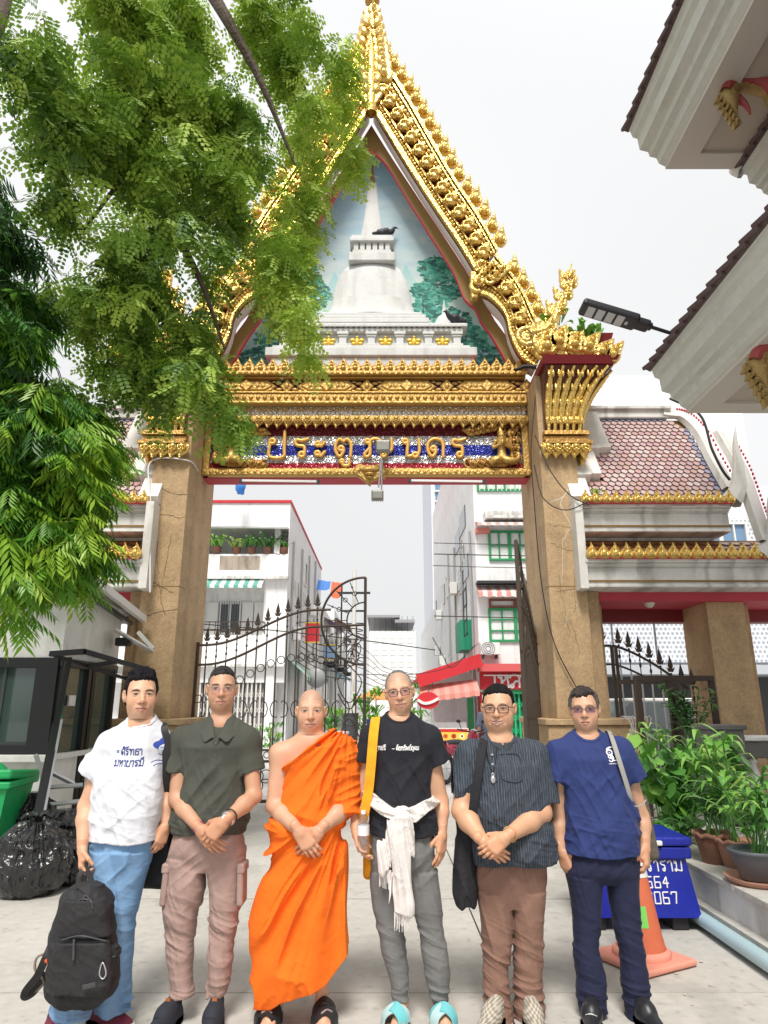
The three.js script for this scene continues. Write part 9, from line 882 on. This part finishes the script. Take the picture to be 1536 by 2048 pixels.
  const tq = M([0.16, 0.52, 0.56], 0.5, { bumpMap: T.grain, bumpScale: 0.002 }), tq2 = M([0.42, 0.6, 0.62], 0.5), br = M([0.16, 0.085, 0.05], 0.7); for (const [px, e, t] of [[796, -1, -0.3], [880, 1, 0.05]]) { const s = sub(R.o, 'sandal'), x = R.L(px, 2002).x + e * 0.01; s.position.set(x, 0, 0.06); s.rotation.y = t; const o = []; for (let i = 0; i <= 20; i++) { const a = i / 20 * 6.283; o.push([Math.cos(a) * 0.052 * (Math.sin(a) > 0 ? 1.05 : 0.85), Math.sin(a) * 0.145]); } part(s, 'sole', [extr(o, 0.024, 0.004).rotateX(-Math.PI / 2).translate(0, 0.004, 0)], br); for (const [d, m] of [[1, tq2], [-1, tq]]) part(s, 'cross_strap', [band([V(-0.053, 0.02, 0.03 + d * 0.035), V(-0.045, 0.065, 0.03 + d * 0.025), V(0, 0.094 + (d < 0 ? 0.006 : 0), 0.035), V(0.045, 0.065, 0.03 - d * 0.025), V(0.053, 0.02, 0.03 - d * 0.035)], 0.062, (q) => V(Math.cos(Math.PI * (1 - q)), Math.sin(Math.PI * q) + 0.1, 0.45), 0.005)], m); }
  const w = (px, py, dz) => at(px, py, 4.05 - dz), S = thing('shoulder_bag', 'bright yellow-orange cloth bag on the shoulder of the man in black t-shirt', 'shoulder bag'), my = M(null, 0.9, { map: dtex(64, (u, v) => { const k = 0.85 + 0.3 * tfbm(u, v, 8, 3, 3); return [0.8 * k, 0.34 * k, 0.012 * k]; }, true, 0.2), bumpMap: T.weave, bumpScale: 0.001 });
  part(S, 'strap', [band([w(750, 1446, -0.12), w(751, 1437, -0.04), w(751, 1438, 0.045), w(747, 1470, 0.105), w(742, 1530, 0.125), w(737, 1580, 0.12), w(729, 1625, 0.11), w(722, 1652, 0.04)], 0.052, (t) => V(-0.1, t < 0.25 ? 1 : 0.15, t < 0.12 ? -0.4 : 1), 0.004)], my);
  part(S, 'bag', [new RoundedBoxGeometry(0.06, 0.26, 0.22, 3, 0.025).translate(...w(738, 1700, -0.13).toArray())], my);
  const bo = thing('water_bottle', 'clear plastic water bottle held by the man in black t-shirt', 'bottle'), b0 = w(726, 1704, 0.12), b1 = w(727, 1624, 0.12), l = b0.distanceTo(b1), pl = M([0.93, 0.95, 0.96], 0.06, { transmission: 0.92, thickness: 0 }); const bq = new THREE.Quaternion().setFromUnitVectors(V(0, 1, 0), b1.clone().sub(b0).normalize()), bp = (g) => g.applyQuaternion(bq).translate(...b0.toArray());
  part(bo, 'bottle', [bp(lathe([[0.001, 0], [0.03, 0.002], [0.032, 0.01], [0.03, 0.03], [0.032, 0.06], [0.03, 0.075], [0.032, 0.09], [0.032, l * 0.66], [0.028, l * 0.76], [0.014, l * 0.9], [0.013, l * 0.96]], 20))], pl); part(bo, 'label', [bp(new THREE.CylinderGeometry(0.0328, 0.0328, 0.05, 20, 1, true).translate(0, l * 0.55, 0))], M([0.75, 0.72, 0.74], 0.5)); part(bo, 'cap', [bp(new THREE.CylinderGeometry(0.015, 0.015, 0.018, 14).translate(0, l, 0))], M([0.7, 0.68, 0.66], 0.5));
}
// --- man in dark striped collarless shirt ---
{
  T.stripe = ctex(128, 128, (c, w, h) => { c.fillStyle = '#3d4650'; c.fillRect(0, 0, w, h); const r = RNG(12); for (let i = 0; i < 16; i++) { c.fillStyle = i % 2 ? 'rgba(112,124,138,0.5)' : 'rgba(38,44,54,0.8)'; c.fillRect(i * 8 + r() * 1.5, 0, 2.2 + r() * 2, h); } for (let i = 0; i < 300; i++) { c.fillStyle = r() < 0.5 ? 'rgba(20,24,30,0.25)' : 'rgba(150,160,170,0.12)'; c.fillRect(r() * w, r() * h, 2, 8 + r() * 20); } }, true); T.stripe.repeat.set(1 / 0.11, 1 / 0.2);
  const ms = cloth([0.85, 0.85, 0.88], { map: T.stripe }), [mj, cj] = cloudy([0.225, 0.125, 0.092], {}, 0.12), kb = M([0.012, 0.012, 0.016], 0.85, { bumpMap: T.weave, bumpScale: 0.01 });
  const R = makePerson({ label: 'smiling heavyset man with glasses in dark striped collarless shirt and brown trousers', D: 4.1, x: 1015, arm: 1.28, chestW: 0.18,
    head: { px: 997, py: 1416, S: 1.06, w: 1.08, yaw: -0.14, pitch: 0.02, skin: [0.616, 0.358, 0.224], brow: [0.025, 0.018, 0.016], browA: 0.7, eye: 0.0034, beard: 0.15, smile: 0.9, open: 0.003, jaw: 1.22, fold: 1, neckW: 1.15, hair: { t: 0.004, top: 0.008, n: 0.004, line: 0.072, temple: 0.022, col: [0.012, 0.011, 0.012], zs: 0.028, low: -0.01, fr: 0.004 }, glasses: { w: 0.054, h: 0.038, r: 0.0021, mat: M([0.03, 0.012, 0.01], 0.3), tint: [0.9, 0.88, 0.9] } },
    J: { neck: [1000, 1484], shL: [939, 1512], shR: [1066, 1512], elL: [923, 1622, 0.07], elR: [1084, 1626, 0.07], wrL: [966, 1682, 0.25], wrR: [1012, 1674, 0.285], knL: [992, 1870], knR: [1056, 1870], anL: [994, 2010], anR: [1056, 2010] },
    handL: { f: [0.78, -0.6, 0.1], n: [0, 0, -1], t: 1, curl: 0.4, thumb: 0.5, s: 1.0 }, handR: { f: [-0.8, -0.55, 0.05], n: [0.1, -0.1, -1], t: -1, curl: 0.5, thumb: 0.5, s: 1.05 },
    wear: [{ kind: 'shirt', name: 'striped_shirt', mat: ms, seed: 33, shoulder: 0.068, rows: [[1530, 944, 1078, 0.145], [1590, 940, 1088, 0.16], [1650, 942, 1096, 0.17], [1700, 945, 1102, 0.168], [1722, 946, 1104, 0.16]], sleeve: { L: [926, 1590, 0.0], R: [1084, 1599, 0.0] }, sr: [0.09, 0.098], neck: 0.064, creases: teeCreases(0.85, 0.9) },
      { kind: 'trousers', name: 'trousers', mat: mj, color: cj, seed: 37, hips: [[1690, 950, 1094, 0.13], [1750, 949, 1094, 0.124], [1790, 957, 1088, 0.1], [1815, 966, 1078, 0.08]], legL: [[1780, 952, 1026], [1850, 960, 1027], [1890, 964, 1023], [1940, 966, 1018], [2000, 967, 1020], [2034, 968, 1026]], legR: [[1780, 1020, 1092], [1850, 1022, 1088], [1890, 1027, 1086], [1940, 1027, 1083], [2000, 1028, 1086], [2036, 1030, 1090]], creases: legCreases(0.8, 0.3) }] });
  const n = R.nb, mc = cloth([0.05, 0.06, 0.072]);
  part(R.o, 'band_collar', net((x, y, z) => { const X = x - n.x, Y = y - n.y, Z = z - n.z - 0.008, yy = Y + 0.42 * Math.max(0, Z), a = Math.hypot(X * 0.96, Z), d = Math.abs(a - 0.083) - 0.005; let e = Math.max(d, Math.abs(yy - 0.01) - 0.024); if (Z > 0) e = Math.max(e, 0.006 - Math.abs(X)); return e; }, [n.x - 0.13, n.y - 0.1, n.z - 0.13], [n.x + 0.13, n.y + 0.06, n.z + 0.13], 0.004, null), mc, false);
  const on = (px, py, dz = 0.15) => R.L(px, py, dz), f5 = R.sp.F.striped_shirt, snap = (px, py) => { let p = on(px, py, 0.26); for (let i = 0; i < 60 && f5(p.x, p.y, p.z) > 0.002; i++) p.z -= 0.004; p.z += 0.006; return p; };
  for (const [px, py] of [[993, 1513], [992, 1532], [992, 1552]]) { const p = snap(px, py); part(R.o, 'button', [new THREE.CylinderGeometry(0.0065, 0.0065, 0.004, 12).rotateX(Math.PI / 2).translate(p.x, p.y, p.z)], M([0.35, 0.37, 0.4], 0.3)); }
  part(R.o, 'placket', [tube([snap(986, 1498), snap(986, 1530), snap(986, 1566)], 0.0025), tube([snap(1000, 1498), snap(1000, 1530), snap(1000, 1566)], 0.0025), tube([snap(986, 1566), snap(1000, 1566)], 0.0025)], mc);
  part(R.o, 'chest_pocket', [tube([snap(1008, 1512), snap(1048, 1514), snap(1052, 1555), snap(1046, 1566), snap(1012, 1562), snap(1007, 1552), snap(1008, 1512)], 0.0026, 60)], mc);
  part(R.o, 'necklace', [tube([snap(981, 1496), snap(986, 1530), snap(992, 1550), snap(998, 1528), snap(1005, 1496)], 0.0032)], kb); const pd = snap(992, 1563); part(R.o, 'pendant', [ball(pd.x, pd.y, pd.z + 0.005, 0.015, 0.02, 0.008, 12, 8), new THREE.TorusGeometry(0.008, 0.0025, 5, 10).translate(pd.x, pd.y + 0.026, pd.z + 0.005)], K.steel);
  const wr = R.J.wrR.clone().lerp(R.J.elR, 0.1), dir = R.J.elR.clone().sub(R.J.wrR).normalize(), bb = []; for (let i = 0; i < 18; i++) { const a = i / 18 * 6.283, v = V(Math.cos(a) * 0.036, Math.sin(a) * 0.036, 0).applyQuaternion(new THREE.Quaternion().setFromUnitVectors(V(0, 0, 1), dir)).add(wr); bb.push(ball(v.x, v.y, v.z, 0.0068, 0.0068, 0.0068, 7, 5)); } part(R.o, 'bead_bracelet', bb, M([0.42, 0.28, 0.1], 0.4));
  const wv = M(null, 0.9, { map: ctex(64, 64, (c, w, h) => { for (let i = 0; i < 8; i++) for (let j = 0; j < 8; j++) { c.fillStyle = (i + j) % 2 ? '#bdb5a6' : '#8e877b'; c.fillRect(i * 8, j * 8, 8, 8); } }, true) }); wv.map.repeat.set(12, 12); shoe(R.o, 'woven_shoe', R.L(985, 2030).x - 0.02, 0.12, -0.55, 0.29, wv, soleK); shoe(R.o, 'woven_shoe', R.L(1058, 2030).x, 0.12, 0.02, 0.29, wv, soleK);
  const w = (px, py, dz) => at(px, py, 4.1 - dz), S = thing('shoulder_bag', 'black cloth shoulder bag at the hip of the man in striped shirt', 'shoulder bag');
  part(S, 'strap', [band([w(973, 1492, -0.12), w(970, 1476, -0.02), w(966, 1486, 0.08), w(958, 1530, 0.155), w(951, 1580, 0.165), w(944, 1630, 0.14), w(934, 1665, 0.05)], 0.046, (t) => V(-0.15, t < 0.25 ? 1 : 0.2, t < 0.12 ? -0.4 : 1))], kb);
  const pr = profile([[1632, 918, 946], [1680, 914, 950], [1740, 908, 954], [1785, 906, 956], [1806, 914, 952]].map(([py, a, b]) => { const A = w(a, py, 0.02), C = w(b, py, 0.02); return [A.y, (A.x + C.x) / 2, A.z, (C.x - A.x) / 2, 0.06]; }), 2.4), sc = creases([{ a: 0.3, f: 12, s: 3, A: 0.012 }], 6), lo = w(900, 1810, 0), hi = w(960, 1625, 0); part(S, 'bag', net((x, y, z) => pr(x, y, z) * 0.9 - sc(x, y, z), [lo.x - 0.03, lo.y - 0.03, lo.z - 0.1], [hi.x + 0.03, hi.y + 0.03, hi.z + 0.12], 0.007, null), kb, false);
}
// --- man in navy t-shirt ---
{
  const [mt, ct] = cloudy([0.020, 0.036, 0.145], {}, 0.1), [mj, cj] = cloudy([0.011, 0.014, 0.046], {}, 0.1);
  T.tee6 = ctex(128, 192, (c, w, h) => { c.clearRect(0, 0, w, h); c.strokeStyle = c.fillStyle = '#eef0f4'; c.lineCap = 'round'; c.lineWidth = 15; c.beginPath(); c.arc(58, 62, 26, 0.3, 6.0); c.stroke(); c.beginPath(); c.moveTo(40, 30); c.quadraticCurveTo(60, 8, 92, 6); c.stroke(); c.lineWidth = 12; c.beginPath(); c.arc(50, 106, 14, 0, 7); c.stroke(); c.beginPath(); c.arc(54, 138, 18, -2, 3); c.stroke(); c.beginPath(); c.moveTo(76, 96); c.quadraticCurveTo(92, 116, 70, 142); c.quadraticCurveTo(90, 150, 116, 140); c.stroke(); c.beginPath(); c.arc(58, 64, 6, 0, 7); c.fill(); for (let i = 0; i < 9; i++) { c.fillRect(28 + i * 9, 172, 6, 9 + (i % 3) * 2); } });
  const R = makePerson({ label: 'serious man with glasses in plain navy t-shirt and dark blue trousers', D: 4.1, x: 1210, arm: 1.0,
    head: { px: 1169, py: 1419, S: 0.98, w: 1.0, yaw: -0.06, roll: 0.03, pitch: -0.02, skin: [0.571, 0.336, 0.218], brow: [0.04, 0.028, 0.022], browA: 0.6, eye: 0.0036, beard: 0.22, smile: -0.25, jaw: 1.08, hair: { t: 0.011, top: 0.012, n: 0.009, line: 0.066, temple: 0.002, col: [0.035, 0.028, 0.026], zs: 0.034, low: -0.03, st: 0.7, fr: 0.03, skew: 0.12, grey: 0.25 }, glasses: { w: 0.054, h: 0.031, r: 0.0018, half: true, mat: M([0.03, 0.018, 0.03], 0.3), tint: [0.58, 0.53, 0.74] } },
    J: { neck: [1174, 1477], shL: [1117, 1506], shR: [1240, 1500], elL: [1117, 1630, -0.03], elR: [1283, 1632, -0.03], wrL: [1122, 1700, 0.02], wrR: [1290, 1690, 0.04], knL: [1170, 1860], knR: [1255, 1860], anL: [1184, 2005], anR: [1274, 2010] },
    handL: { f: [0.3, -0.95, 0.1], n: [0.7, 0.2, -0.65], t: 1, curl: 0.3, thumb: 0.3, s: 1.0 }, handR: { f: [-0.05, -0.98, 0.15], n: [-0.85, 0, -0.5], t: -1, curl: 0.75, thumb: 0.8, s: 1.05 },
    wear: [{ kind: 'shirt', name: 't_shirt', mat: mt, color: ct, seed: 43, collar: true, rows: [[1520, 1128, 1250, 0.115], [1580, 1126, 1259, 0.125], [1640, 1129, 1270, 0.14], [1690, 1129, 1275, 0.14], [1706, 1131, 1273, 0.135]], sleeve: { L: [1113, 1558], R: [1273, 1562] }, sr: [0.068, 0.075], neck: 0.072, creases: teeCreases(0.88, 0.85), print: [[1207, 1494, 1240, 1530, T.tee6, 'shirt_print']] },
      { kind: 'trousers', name: 'trousers', mat: mj, color: cj, seed: 47, hips: [[1690, 1131, 1272, 0.125], [1740, 1131, 1277, 0.13], [1765, 1138, 1274, 0.085]], legL: [[1750, 1132, 1206], [1830, 1143, 1202], [1900, 1145, 1200], [1960, 1152, 1210], [2030, 1160, 1212]], legR: [[1750, 1210, 1277], [1830, 1222, 1280], [1900, 1237, 1289], [1970, 1243, 1298], [2034, 1252, 1301]], creases: legCreases(0.7, 0.34) }] });
  const kb = M([0.02, 0.021, 0.026], 0.4); shoe(R.o, 'shoe', R.L(1178, 2030).x - 0.015, 0.11, -0.3, 0.29, kb, soleK, { lace: M([0.5, 0.5, 0.52], 0.6) }); shoe(R.o, 'shoe', R.L(1276, 2030).x + 0.01, 0.1, 0.15, 0.29, kb, soleK);
  const w = (px, py, dz) => at(px, py, 4.1 - dz), S = thing('shoulder_bag', 'olive brown bag with pale strap under the arm of the man in navy t-shirt', 'shoulder bag'), mo = M([0.11, 0.095, 0.07], 0.85, { bumpMap: T.weave, bumpScale: 0.01 });
  part(S, 'strap', [band([w(1214, 1474, -0.11), w(1216, 1462, -0.02), w(1222, 1472, 0.06), w(1236, 1515, 0.13), w(1250, 1560, 0.13), w(1262, 1600, 0.1), w(1268, 1625, 0.02)], 0.028, (t) => V(0.25, t < 0.25 ? 1 : 0.2, t < 0.12 ? -0.4 : 1))], M([0.33, 0.33, 0.31], 0.8));
  part(S, 'bag', [new RoundedBoxGeometry(0.075, 0.34, 0.2, 3, 0.03).rotateZ(0.12).translate(...w(1284, 1650, -0.1).toArray())], mo);
  part(S, 'cord', [tube([w(1258, 1590, 0.11), w(1268, 1612, 0.09), w(1284, 1610, 0.08), w(1292, 1600, 0.06)], 0.004)], M([0.33, 0.33, 0.31], 0.8));
}
// ---------- clutter of the street ----------
{
  const P = at, um = (px, py, D, r, m, lab) => { const c = P(px, py, D), o = thing('market_umbrella', lab, 'umbrella', [c.x, 0, -D]); part(o, 'canopy', [new THREE.ConeGeometry(r, r * 0.45, 8, 1, true).translate(0, c.y, 0)], m); part(o, 'pole', [rod(V(0, 0, 0), V(0, c.y, 0), 0.03)], K.steel); };
  um(752, 1388, 36, 1.3, M([0.75, 0.3, 0.08], 0.7), 'orange market umbrella in the street left of the man in black');
  const pole = thing('utility_pole', 'concrete utility pole hung with coils of black cable on the left of the street', 'pole', [P(706, 1400, 38).x, 0, -38]); part(pole, 'shaft', [rod(V(0, 0, 0), V(0, 9, 0), 0.16, 0.11, 10)], K.dirty); part(pole, 'cross_arm', [bx(-0.9, 0.9, 7.6, 7.72, -0.06, 0.06), bx(-0.7, 0.7, 6.6, 6.7, -0.06, 0.06)], FR.dark); for (let i = 0; i < 7; i++) part(pole, 'cable_coil', [new THREE.TorusGeometry(0.3 + 0.06 * i, 0.03, 5, 20).rotateX(0.3 * i).rotateY(i).translate(0.2 * Math.sin(i * 2), 4.2 + 0.28 * i, 0.1)], K.cable);
  for (let i = 0; i < 6; i++) solo('overhead_wire', [tube([P(560 + i * 6, 1240 + i * 16, 34), P(640, 1290 + i * 12, 36), P(706, 1290 + i * 14, 38), P(770, 1335 + i * 9, 50), P(838, 1350 + i * 6, 40)], 0.022, 40, 4)], K.cable, ['topmost', 'second', 'third', 'fourth', 'fifth', 'lowest'][i] + ' of six black cables drooping across the middle of the street', 'wire');
  const d = thing('satellite_dish', 'grey satellite dish on the side wall of the left shophouse', 'satellite dish'), dc = P(636, 1352, 33); part(d, 'bowl', [new THREE.SphereGeometry(0.6, 18, 6, 0, 6.283, 0, 0.9).rotateX(1.9).rotateZ(-0.5).translate(dc.x, dc.y, dc.z)], M([0.3, 0.31, 0.32], 0.5)); part(d, 'arm', [rod(V(dc.x - 0.4, dc.y - 0.3, dc.z), V(dc.x, dc.y, dc.z), 0.03)], FR.dark);
  for (const [px, py, D, w, h, m, lab] of [[662, 1460, 27, 1.3, 0.55, M([0.65, 0.65, 0.66], 0.5), 'white round container beside the green bush beyond the gate'], [746, 1445, 33, 0.6, 0.9, M([0.02, 0.05, 0.22], 0.4), 'dark blue water drum in the street'], [700, 1455, 30, 0.7, 1.2, M([0.05, 0.05, 0.055], 0.6), 'black round bin at the street edge behind the closed gate leaf']]) { const c = P(px, py, D), o = thing('street_container', lab, 'container', [c.x, 0, -D]); part(o, 'body', [new THREE.CylinderGeometry(w * 0.5, w * 0.46, h, 18).translate(0, h / 2, 0)], m); part(o, 'lid', [new THREE.CylinderGeometry(w * 0.53, w * 0.53, 0.07, 18).translate(0, h + 0.03, 0)], m); part(o, 'hoop', [0.3, 0.65].map((t) => new THREE.TorusGeometry(w * 0.495, 0.02, 5, 20).rotateX(Math.PI / 2).translate(0, h * t, 0)), m); }
  const tp = thing('tarpaulin', 'blue and orange tarpaulin roof behind the half sun of the gate', 'tarpaulin'), t0 = P(622, 1158, 44), t1 = P(684, 1166, 44), sh = (a, b, h, m, n) => { const g = new THREE.PlaneGeometry(1, 1, 10, 4), p = g.attributes.position; for (let i = 0; i < p.count; i++) { const u = p.getX(i) + 0.5, v = p.getY(i) + 0.5; p.setXYZ(i, lerp(a.x, b.x, u), lerp(a.y, b.y, u) - (1 - v) * h - 0.15 * Math.sin(u * 3.1) * (1 - v), a.z + (1 - v) * 1.2 + 0.12 * Math.sin(u * 14)); } g.computeVertexNormals(); part(tp, n, [g], m); }; sh(t0, t1.clone().lerp(t0, 0.35), 0.7, M([0.06, 0.2, 0.55], 0.6), 'blue_sheet'); sh(t1.clone().lerp(t0, 0.33), t1, 1.1, M([0.6, 0.16, 0.08], 0.7), 'orange_sheet'); part(tp, 'pole', [rod(t0, V(t0.x, 4, t0.z), 0.05), rod(t1, V(t1.x, 4, t1.z), 0.05)], FR.dark);
}
// pipes, boxes and windows on the street walls
{
  const [L, R_] = scene.children.filter((c) => c.name.startsWith('shophouse')), r = RNG(91), g = M([0.33, 0.34, 0.35], 0.6);
  for (const [o, x, z0, n, s] of [[L, -4.3, -30, 14, 1], [R_, 3.85, -28, 20, -1]]) {
    for (let i = 0; i < 4; i++) { const z = z0 - 1.2 - i * 3.4; part(o, 'drain_pipe', [rod(V(x + s * 0.07, 0, z), V(x + s * 0.07, 9 + i * 0.4, z), 0.05, 0.05, 8)], g); }
    for (let i = 0; i < 6; i++) { const z = z0 - 2 - r() * n, y = 3.2 + Math.floor(r() * 3) * 2.3, w = sub(o, 'side_window'); part(w, 'frame', [bx(x - 0.05, x + s * 0.07, y, y + 0.08, z - 1, z), bx(x - 0.05, x + s * 0.07, y + 1.2, y + 1.28, z - 1, z), bx(x - 0.05, x + s * 0.07, y, y + 1.28, z - 1.06, z - 1), bx(x - 0.05, x + s * 0.07, y, y + 1.28, z, z + 0.06)], FR.white); part(w, 'pane', [bx(x - 0.05, x + s * 0.02, y + 0.08, y + 1.2, z - 1, z)], FR.glass); }
    for (let i = 0; i < 5; i++) { const z = z0 - 1.5 - r() * n, y = 2.9 + r() * 4.5; part(o, 'cooling_unit', [bx(x + s * 0.05, x + s * 0.42, y, y + 0.6, z - 0.85, z, 0.02)], FR.white); part(o, 'unit_fan', [new THREE.CylinderGeometry(0.22, 0.22, 0.02, 16).rotateZ(Math.PI / 2).translate(x + s * 0.43, y + 0.3, z - 0.35)], g); }
    part(o, 'wall_stain', [bx(Math.min(x, x + s * 0.006), Math.max(x, x + s * 0.006), 6.6, 7.4, z0 - 9, z0 - 1)], K.dirty);
  }
  const lab = ['red and yellow hanging shop sign on the left side of the street', 'blue hanging shop sign farther along the street'];
  [[-3.9, 4.6, -34, 0.9, FR.red], [-3.7, 4.3, -42, 0.8, FR.glassB]].forEach(([x, y, z, h, m], i) => { const o = thing('hanging_sign', lab[i], 'sign'); part(o, 'board', [bx(x, x + 0.7, y, y + h, z - 0.06, z, 0.01)], m); part(o, 'border', [bx(x - 0.03, x + 0.73, y + h, y + h + 0.05, z - 0.08, z + 0.02), bx(x - 0.03, x + 0.73, y - 0.05, y, z - 0.08, z + 0.02)], M([0.7, 0.5, 0.08], 0.5)); part(o, 'bracket', [rod(V(x - 0.5, y + h + 0.06, z), V(x + 0.7, y + h + 0.06, z), 0.02)], FR.dark); });
}
renderer.render(scene, camera);
